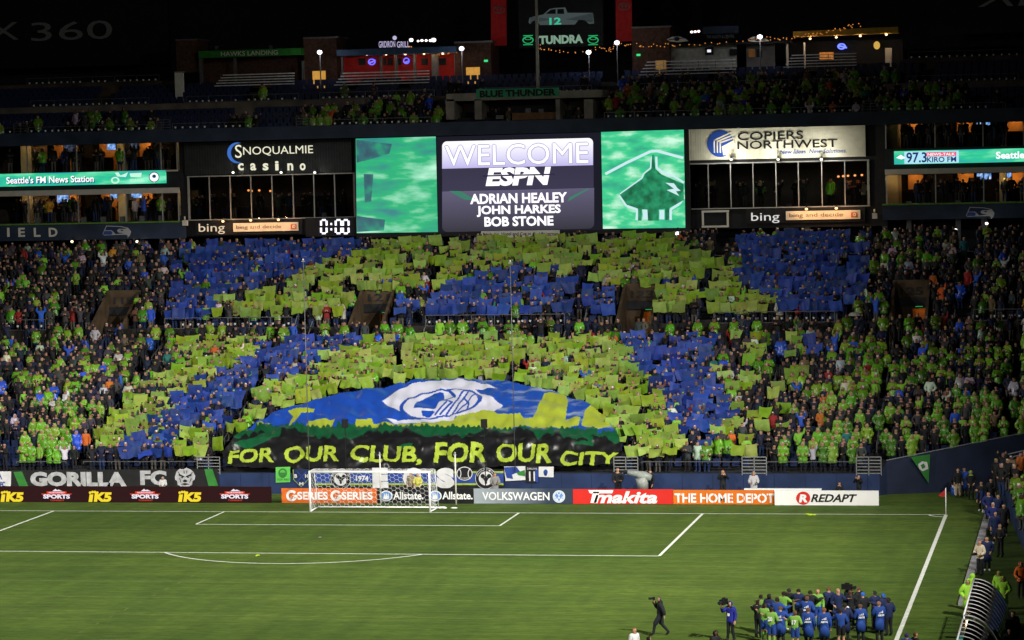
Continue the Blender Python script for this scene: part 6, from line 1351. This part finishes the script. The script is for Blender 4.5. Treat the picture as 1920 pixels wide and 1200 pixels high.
GAR = attr_mat("garment", 'obj', .75); GSK = attr_mat("body_skin", 'obj', .55); EYE = mat("eye_dark", (.02, .015, .012), .4, noise=None)
GM = {}
def garment(pose, nm):
    if (pose, nm) in GM: return GM[pose, nm]
    V, N, Fs, reg, C, J = body(pose, 1, True); hc = np.array(J["h2"]); low = {"sit": .0}.get(pose, .55)
    def on(r, c):
        if nm == "coat": return r in ("torso", "uarm", "farm", "hips") or (r == "thigh" and c[2] > .5) or (r == "neck")
        if nm == "jacket": return r in ("torso", "uarm", "farm", "neck") or (r == "hips" and c[2] > .86)
        if nm == "jersey": return r in ("torso", "uarm") or (r == "hips" and c[2] > .88)
        if nm == "trousers": return r in ("hips", "thigh", "shin")
        if nm == "shorts": return r == "hips" or (r == "thigh" and c[2] > .56)
        if nm == "socks": return r == "shin" and c[2] < .46
        if nm == "shoes": return r == "foot" or (r == "shin" and c[2] < .11)
        if nm == "hair": return r == "head" and (c[2] > hc[2]+.045 or (c[1] > hc[1]+.03 and c[2] > hc[2]-.06))
        if nm == "hood": return (r == "head" and (c[2] > hc[2]+.05 or c[1] > hc[1]-.03)) or r == "neck"
        if nm == "gloves": return r == "hand"
    off = dict(coat=.05, jacket=.034, jersey=.024, trousers=.02, shorts=.035, socks=.012, shoes=.014, hair=.014, hood=.03, gloves=.006)[nm]
    fs = [f for f, r, c in zip(Fs, reg, C) if on(r, c)]; used = sorted({v for f in fs for v in f}); ix = {v: i for i, v in enumerate(used)}
    P_ = V[used]+N[used]*off
    if nm == "coat": P_ = P_+np.random.default_rng(5).normal(0, .006, P_.shape)
    fs = [tuple(ix[v] for v in f) for f in fs]; P_ = P_.tolist()
    if nm == "coat" and pose not in ("sit", "bend", "walk"):      # the coat's skirt closes over both legs
        q = MB(); q.tube([(0, .01, 1.0), (0, .01, .8), (0, .01, .52)], [.195, .215, .235], 14); o_ = len(P_)
        P_ += [(x, .01+(y-.01)*.74, z) for x, y, z in q.v]; fs += [tuple(o_+i for i in f) for f in q.f]
    me = bpy.data.meshes.new(nm); me.from_pydata(P_, [], fs); me.polygons.foreach_set("use_smooth", [True]*len(fs)); me.materials.append(GAR); GM[pose, nm] = me; return me
def bodymesh(pose):
    if (pose, "body") in GM: return GM[pose, "body"]
    V, N, Fs, reg, C, J = body(pose, 1, True); b = MB(); b.add(V, Fs); h = Vector(J["h2"])
    for s in (-1, 1): b.ell(h+Vector((s*.032, -.092, .018)), .013, .008, .007, 6, 4, 1)
    b.ell(h+Vector((0, -.096, -.055)), .024, .008, .006, 6, 4, 1)
    me = b.mesh((0, 0, 0), "body"); me.materials.append(GSK); me.materials.append(EYE); me.polygons.foreach_set("use_smooth", [True]*len(me.polygons)); GM[pose, "body"] = me; return me
NAVY, ROYAL, BLK, LIME, WHT, GRY = (.010, .018, .07), (.014, .05, .24), (.010, .011, .014), (.16, .34, .05), (.6, .6, .6), (.12, .12, .13)
TAN = (.46, .25, .16); BRN = (.10, .05, .03); DK = (.014, .01, .008)
def person(px, py, face, pose, label, wear, skin=TAN, z=1.66, sc=1., group=None, Y=None, base=0.):
    """px, py: where the head shows; wear: garment -> colour"""
    c = G(px, py, base+z*sc) if Y is None else P(px, py, Y); o = bpy.data.objects.new("person", bodymesh(pose)); COL.objects.link(o)
    o.location = (c[0], c[1], base if Y is None else c[2]-z*sc); o.rotation_euler = (0, 0, face); o.scale = (sc, sc, sc); o.color = (*skin, 1); tag(o, label, "person", group)
    for g, col in wear.items():
        k = bpy.data.objects.new(g, garment(pose, g)); COL.objects.link(k); k.parent = o; k.color = (*col, 1)
    return o
HC = np.array(G(1540, 1160)[:2])
def inward(px, py): c = G(px, py, 1.66)[:2]; d = HC-c; return math.atan2(d[0], -d[1])
def kit(**k): return dict(jersey=LIME, shorts=ROYAL, socks=LIME, shoes=WHT, hair=DK) | k
def stf(top=NAVY, **k): return dict(jacket=top, trousers=BLK, shoes=BLK, hair=DK) | k
def coat(**k): return dict(coat=ROYAL, trousers=BLK, shoes=WHT, hair=BRN) | k
HG = "players and staff in the huddle"
hud = [
 (1426, 1118, "embrace", "dark-haired player in the huddle, at its end toward the goal", kit(), BRN), (1421, 1128, "half", "staff member in black jacket at the outer edge of the huddle", stf(BLK), TAN),
 (1442, 1117, "half", "short-haired man in navy jacket behind the outermost player of the huddle", stf(NAVY), BRN), (1433, 1134, "half", "player in lime shirt with hands low at the huddle's outer edge", kit(), TAN),
 (1446, 1141, "half", "lime-shirted player numbered twenty with his back turned", kit(), TAN), (1457, 1124, "embrace", "dark-haired man in navy top between two lime players", stf(ROYAL), BRN),
 (1469, 1112, "embrace", "player in white-shouldered lime shirt beside the black beanie", kit(), BRN), (1479, 1106, "embrace", "man in black beanie and black jacket in the huddle", stf(BLK, hair=(.02, .02, .025)), BRN),
 (1497, 1107, "embrace", "man in navy jacket touching his face beside the black beanie", stf(NAVY), TAN), (1513, 1121, "half", "man in bright blue hooded jacket with hood down inside the huddle", coat(), TAN),
 (1519, 1110, "embrace", "dark-haired man in black jacket behind the bright blue jacket", stf(BLK), BRN), (1533, 1108, "stand", "fair player facing out in long-sleeved lime shirt and blue shorts", kit(jacket=(.16, .36, .05), hair=(.3, .18, .08)), TAN),
 (1554, 1104, "embrace", "tall brown-haired man in navy jacket on the huddle's far side", stf(NAVY, hair=BRN), TAN), (1571, 1107, "half", "bald man in navy jacket clasping his hands", stf(NAVY, hair=(.42, .24, .16)), TAN),
 (1594, 1109, "half", "goalkeeper in black kit with pale sleeves and dark trousers", stf(BLK, jersey=(.012, .014, .014), gloves=WHT), BRN), (1610, 1103, "stand", "man in dark suit with white collar behind the goalkeeper", stf(BLK, hair=BRN), TAN),
 (1618, 1114, "carry", "man in blue cap and black top looking down", stf(BLK, hair=(.02, .1, .45)), TAN), (1640, 1111, "half", "man in dark beanie and navy coat clapping beside the blue hat", stf(NAVY, hair=(.01, .02, .02)), TAN),
 (1656, 1116, "half", "tall man in blue woolly hat at the near corner of the huddle", coat(coat=NAVY, hair=(.02, .09, .4)), BRN), (1666, 1124, "half", "man in navy top with white piping at the huddle's touchline side", stf(NAVY), BRN),
 (1463, 1140, "embrace", "broad royal blue coat with white back logo, arm across a lime player", coat(), TAN), (1490, 1148, "half", "lime-shirted player numbered seventeen with a raised knee", kit(hair=BRN), TAN),
 (1515, 1143, "stand", "royal blue coat with white back logo, middle of the near side", coat(), TAN), (1545, 1143, "stand", "royal blue coat with white back logo next to the training top", coat(hair=(.16, .07, .03)), TAN),
 (1576, 1144, "half", "player in blue training top and dark shorts on the near side", kit(jersey=ROYAL, jacket=ROYAL, shorts=BLK, socks=TAN), TAN), (1584, 1134, "half", "dark-haired man in blue coat beyond the training top", coat(coat=NAVY, hair=DK), TAN),
 (1613, 1136, "carry", "blue coat with white back logo, hair brown, next to the goalkeeper's legs", coat(trousers=BLK), TAN), (1648, 1131, "clap", "royal blue coat with back logo applauding below the blue woolly hat", coat(hair=(.2, .1, .06)), TAN)]
for px, py, pose, lb, wr, sk in hud:
    rz_ = inward(px, py) if px not in (1533, 1571, 1594) else .1
    o = person(px, py, rz_, pose, lb, wr, sk, 1.66, random.uniform(.97, 1.03), HG)
    if "coat" in wr and wr["coat"] == ROYAL:
        v, f = glyphs("XBOX", .05); b = MB().add([(.15-.30*a, .0, 1.13+.085*q) for a, q in v], [t[::-1] for t in f]) if False else MB().add([(.15-.30*a, .205, 1.13+.085*q) for a, q in v], f)
        for k in range(3): b.add([(.10-.07*k, .207, 1.26), (.05-.07*k, .207, 1.26), (.075-.07*k-.02, .21, 1.30+.035*k), (.10-.07*k-.01, .21, 1.29+.035*k)], [(0, 1, 2, 3)])
        me = b.mesh((0, 0, 0), "back_logo"); me.materials.append(TX["w"]); k = bpy.data.objects.new("back_logo", me); COL.objects.link(k); k.parent = o
    if "numbered" in lb:
        v, f = glyphs("20" if "twenty" in lb else "17", .05); me = MB().add([(.1-.2*a, .175, 1.14+.2*q) for a, q in v], f).mesh((0, 0, 0), "shirt_number"); me.materials.append(TX["w"]); k = bpy.data.objects.new("shirt_number", me); COL.objects.link(k); k.parent = o
def videocam(o, lb, off=(-.2, -.05, 1.62), cat="camera"):
    R_ = Matrix.Rotation(o.rotation_euler.z, 3, 'Z'); c = Vector(o.location)+R_ @ Vector(off); t = thing("video_camera", tuple(c), lb, cat, None); t.rotation_euler = (0, 0, o.rotation_euler.z); WL[t.name] = Vector((0, 0, 0))
    MB().box(-.09, .09, -.22, .26, -.1, .14).obj("body", M["black"], t); MB().tube([(0, -.22, .02), (0, -.42, .02)], [.06, .075], 8).obj("lens", M["darkwall"], t); MB().box(-.03, .03, -.1, .12, .14, .2).obj("handle", M["black"], t); return t
def photocam(o, lb, off):
    R_ = Matrix.Rotation(o.rotation_euler.z, 3, 'Z'); c = Vector(o.location)+R_ @ Vector(off); t = thing("photo_camera", tuple(c), lb, "camera"); t.rotation_euler = (0, 0, o.rotation_euler.z); WL[t.name] = Vector((0, 0, 0))
    MB().box(-.08, .08, -.05, .05, -.06, .06).obj("body", M["black"], t); MB().tube([(0, -.05, 0), (0, -.24, 0)], [.045, .055], 8).obj("lens", M["black"], t); return t
o = person(1237, 1122, -math.pi/2+.15, "walk", "photographer in black striding across the grass with a camera to his face", dict(coat=(.010, .011, .016), trousers=BLK, shoes=BLK, hair=(.05, .05, .055)), TAN); photocam(o, "black camera held to the striding photographer's face", (-.02, -.26, 1.66))
MB_o = bpy.data.objects.new("collar", garment("walk", "hood")); bpy.data.objects.remove(MB_o)
o = person(1369, 1131, -.35, "video", "cameraman in blue hooded jacket standing alone beside the huddle", dict(jacket=(.014, .02, .22), hood=(.014, .02, .22), trousers=BLK, shoes=BLK, hair=DK), TAN); videocam(o, "black video camera on the blue-jacketed cameraman's shoulder", (-.27, -.12, 1.7))
o.children[0] and None
me = MB().box(-.05, .05, -.19, -.175, 1.12, 1.24).mesh((0, 0, 0), "badge"); me.materials.append(TX["w"]); k = bpy.data.objects.new("badge", me); COL.objects.link(k); k.parent = o
o = person(1590, 1100, 1.2, "video", "cameraman in black filming from behind the goalkeeper", stf(BLK), TAN); videocam(o, "black video camera pointing into the huddle", (-.27, -.1, 1.68))
person(1189, 1181, .9, "stand", "player in white shirt with cropped ginger hair at the bottom edge", dict(jersey=WHT, jacket=WHT, shorts=WHT, socks=WHT, shoes=BLK, hair=(.35, .14, .06)), TAN)
person(1216, 1197, 2.6, "stand", "head in a dark cap just showing at the bottom edge beside the white shirt", stf(BLK), TAN)
person(1341, 1186, .9, "stand", "man in black hood cut off by the bottom edge below the cameraman", stf(BLK, hood=BLK), BRN)
person(1700, 1191, 2.9, "stand", "person in purple-blue hat cut off at the bottom of the touchline", stf(ROYAL, hair=(.03, .025, .12)), TAN); person(1716, 1189, 2.2, "stand", "brown-haired person in black jacket cut off beside the purple-blue hat", stf(BLK, hair=(.12, .05, .02)), TAN)
o = person(1837, 1016, -.5, "carry", "photographer in cream jacket and red cap on the touchline ramp", dict(jacket=(.55, .46, .33), trousers=BLK, shoes=BLK, hair=(.3, .05, .02)), TAN); photocam(o, "pale-lensed camera held by the photographer in the red cap", (-.05, -.36, 1.1))
person(1850, 1009, .2, "pocket", "person in navy hat and coat close behind the cream jacket", coat(coat=NAVY, hair=(.012, .012, .06)), TAN)
for px, py, f_, lb in ((1823, 1079, 2.6, "steward in lime hood and dark vest just beyond the clear shelter"), (1814, 1090, .3, "steward in lime-sleeved jacket in front of the clear shelter"), (1873, 1074, -.6, "steward in lime hood, nearer the wall behind the shelter"), (1881, 1084, -.3, "steward in lime hood and dark vest beside the shelter's back")):
    person(px, py, f_, "pocket", lb, dict(jacket=(.012, .014, .03), coat=(.30, .62, .04), trousers=BLK, shoes=BLK, hood=(.30, .62, .04)), TAN)
o = person(1914, 1057, .2, "carry", "person in orange hooded jacket by the touchline wall near the frame's edge", dict(jacket=(.62, .12, .015), hood=(.62, .12, .015), trousers=BLK, shoes=BLK), TAN)
for px, py, f_, pose, lb, wr in ((1796, 881, .3, "stand", "man in black top and khaki trousers by the corner wall", dict(jacket=BLK, trousers=(.35, .27, .16), shoes=BLK, hair=(.3, .15, .06))), (1808, 880, 2.8, "pocket", "man in royal blue jacket and dark trousers with his back turned by the corner wall", dict(coat=(.016, .07, .36), trousers=BLK, shoes=BLK, hair=(.2, .12, .08))),
                              (1820, 885, .2, "pocket", "person in lime hood and dark coat by the corner wall", dict(jacket=BLK, hood=(.25, .55, .05), trousers=BLK, shoes=BLK)), (1847, 918, -1.0, "bend", "person in navy jacket bending over by the touchline wall", coat(coat=NAVY, hair=BLK)),
                              (1853, 925, .3, "pocket", "person in dark navy coat behind the bending one", coat(coat=(.012, .02, .10), hair=BLK)), (1862, 945, -.1, "pocket", "person in bright white hat and navy jacket by the touchline wall", coat(coat=(.014, .022, .14), hair=(.7, .7, .78))), (1882, 948, -.1, "stand", "person in black coat standing against the touchline wall", coat(coat=BLK, hair=BLK)),
                              (1871, 930, .2, "stand", "person in navy coat between the white hat and the railing", coat(coat=NAVY, hair=BLK)), (1866, 962, .1, "stand", "person in dark navy hood behind the white hat", coat(coat=NAVY, hood=NAVY)), (1875, 985, -.5, "carry", "person in black jacket on the shaded grass below the white hat", stf(BLK)), (1858, 900, .3, "stand", "person in black coat at the near end of the platform rail", coat(coat=BLK, hair=BLK)),
                              (1840, 905, -.4, "pocket", "dark-coated person beside the lime hood, nearer the railing", coat(coat=BLK, hair=BLK))):
    person(px, py, f_, pose, lb, wr, TAN, 1.35 if pose == "bend" else 1.66)
c = G(1791, 926); person(1790, 889, .4, "sit", "person in white seated on a blue drum by the corner wall", dict(jacket=BLK, trousers=(.5, .5, .5), shoes=WHT, hair=DK), TAN, 1.26)
c = G(1790, 889, 1.26); tag(MB().tube([(c[0], c[1], 0), (c[0], c[1], .42)], .24, 12).tube([(c[0], c[1], .42), (c[0], c[1], .45)], .26, 12).obj("drum", mat("drum_blue", (.02, .07, .4), .4), None, True), "blue drum used as a seat by the corner wall", "drum")
for px, py in ((1899, 1150), (1893, 1182)): person(px, py, .3, "stand", "steward in dark coat behind the shelter near the corner" if py < 1160 else "steward in lime-trimmed dark coat low in the frame's corner", coat(coat=BLK if py < 1160 else (.02, .03, .02), hair=BLK), TAN)
# crews between boards and wall
for px, py, f_, pose, lb, wr in ((1158, 880, .1, "carry", "steward in black standing before the wall near the banner's last word", stf(BLK)), (1220, 884, -.9, "video", "camera operator in black behind a rain-covered camera over the red board", stf(BLK)), (1355, 884, .3, "camera", "photographer in black before the navy wall over the deep orange board", stf(BLK, hair=(.3, .16, .05))),
                                (1413, 887, 0, "carry", "person in clear rain poncho behind the long white bench", dict(coat=(.42, .42, .43), hood=(.42, .42, .43), trousers=BLK, shoes=BLK)), (1610, 893, -.3, "camera", "photographer in black before the wall over the white board", stf(BLK)), (1574, 906, 0, "sit", "crouching person in dark clothes behind the white board", stf(BLK)),
                                (770, 888, .1, "stand", "person in mottled brown jacket behind the goal net", stf((.22, .17, .10), hair=BRN)), (928, 889, .1, "carry", "person in grey patterned coat beside the round badge", coat(coat=(.20, .20, .20), hair=BLK)), (783, 890, .1, "carry", "person in yellow mesh vest behind the goal net", stf((.5, .48, .06))), (305, 896, .2, "carry", "person in white rain poncho before the long black cloth", dict(coat=(.5, .5, .5), hood=(.5, .5, .5), trousers=BLK, shoes=BLK))):
    o = person(px, py, f_, pose, lb, wr, TAN, 1.66 if pose != "sit" else 1.26, 1., None, 6.3)
    o.location.z = 0
    s_ = ((P(px, py, 6.3)[2])/(1.66 if pose != "sit" else 1.26)); o.scale = (s_, s_, s_) if .75 < s_ < 1.2 else (1, 1, 1)
q = P(1203, 893, 5.6); t = thing("covered_camera", (q[0], 5.6, 0), "television camera under a pale rain cover on a tripod over the red board", "camera"); b = MB()
b.tube([(q[0]-.85, 5.5, q[2]+.25), (q[0]-.3, 5.55, q[2]+.15), (q[0]+.2, 5.6, q[2]), (q[0]+.6, 5.6, q[2]-.1)], [.14, .2, .3, .18], 9).tube([(q[0], 5.6, q[2]-.1), (q[0]+.1, 5.6, q[2]-.8)], [.4, .3], 9); b.obj("rain_cover", mat("rain_cover", (.24, .26, .24), .35, noise=(5, .25)), t, True)
MB().tube([(q[0]-1.1, 5.48, q[2]+.29), (q[0]-.8, 5.5, q[2]+.25)], .12, 8).obj("lens", M["black"], t); b = MB()
for k in range(3): a_ = 2.1*k+.5; b.tube([(q[0], 5.6, q[2]-.5), (q[0]+.5*math.cos(a_), 5.6+.5*math.sin(a_), .02)], .03, 5)
b.obj("tripod", M["black"], t)
# fans on the touchline platform
for px, py, col in ((1868, 868, 1), (1882, 862, 1), (1897, 866, 11), (1914, 858, 10), (1905, 900, 0), (1912, 918, 0), (1918, 905, 0), (1878, 880, 1), (1917, 940, 0), (1890, 872, 1), (1902, 880, 1), (1925, 890, 0), (1928, 870, 1)):
    d = ray(px, py); z = 3.3
    for _ in range(6): c = CAM+d*((z-CAM[2])/d[2]); k = max(0, int((c[0]-wx(c[1])-.26)/.9)); z = 1.55+.4*k+1.5
    add_crowd((c[0], c[1], z-1.5), col, -.6)
# fans further along the terraces merge into one crowd
mass("crowd", crowd_items, [attr_mat("crowd_cloth", 'attr', .7), attr_mat("crowd_poncho", 'attr', .33, .1)], "packed crowd of fans in ponchos and dark coats filling the stand's farther rows", "crowd")
# paper sign and yellow raincoats that stand out
a = P(327, 480, 39.4); tag(MB().box(a[0]-.34, a[0]+.34, 39.4, 39.43, a[2]-.24, a[2]+.26).obj("paper_sign", M["white"]), "white paper sign held high at the edge of the blue sheets", "sign")
q = P(1603, 593, 30.0); t = thing("umbrella", (q[0], 30, q[2]-.6), "pale grey umbrella open on the cross aisle", "umbrella"); b = MB()
for k in range(10):
    a0, a1 = 2*math.pi*k/10, 2*math.pi*(k+1)/10
    for (r0, z0), (r1, z1) in (((0, .32), (.3, .25)), ((.3, .25), (.52, .05))): b.add([(q[0]+r0*math.cos(a0), 30+r0*math.sin(a0), q[2]+z0), (q[0]+r1*math.cos(a0), 30+r1*math.sin(a0), q[2]+z1), (q[0]+r1*math.cos(a1), 30+r1*math.sin(a1), q[2]+z1), (q[0]+r0*math.cos(a1), 30+r0*math.sin(a1), q[2]+z0)], [(0, 1, 2, 3)])
b.obj("canopy", mat("umbrella_grey", (.3, .29, .28), .6), t); MB().tube([(q[0], 30, q[2]+.3), (q[0], 30, q[2]-.6)], .015, 5).obj("handle", M["black"], t)
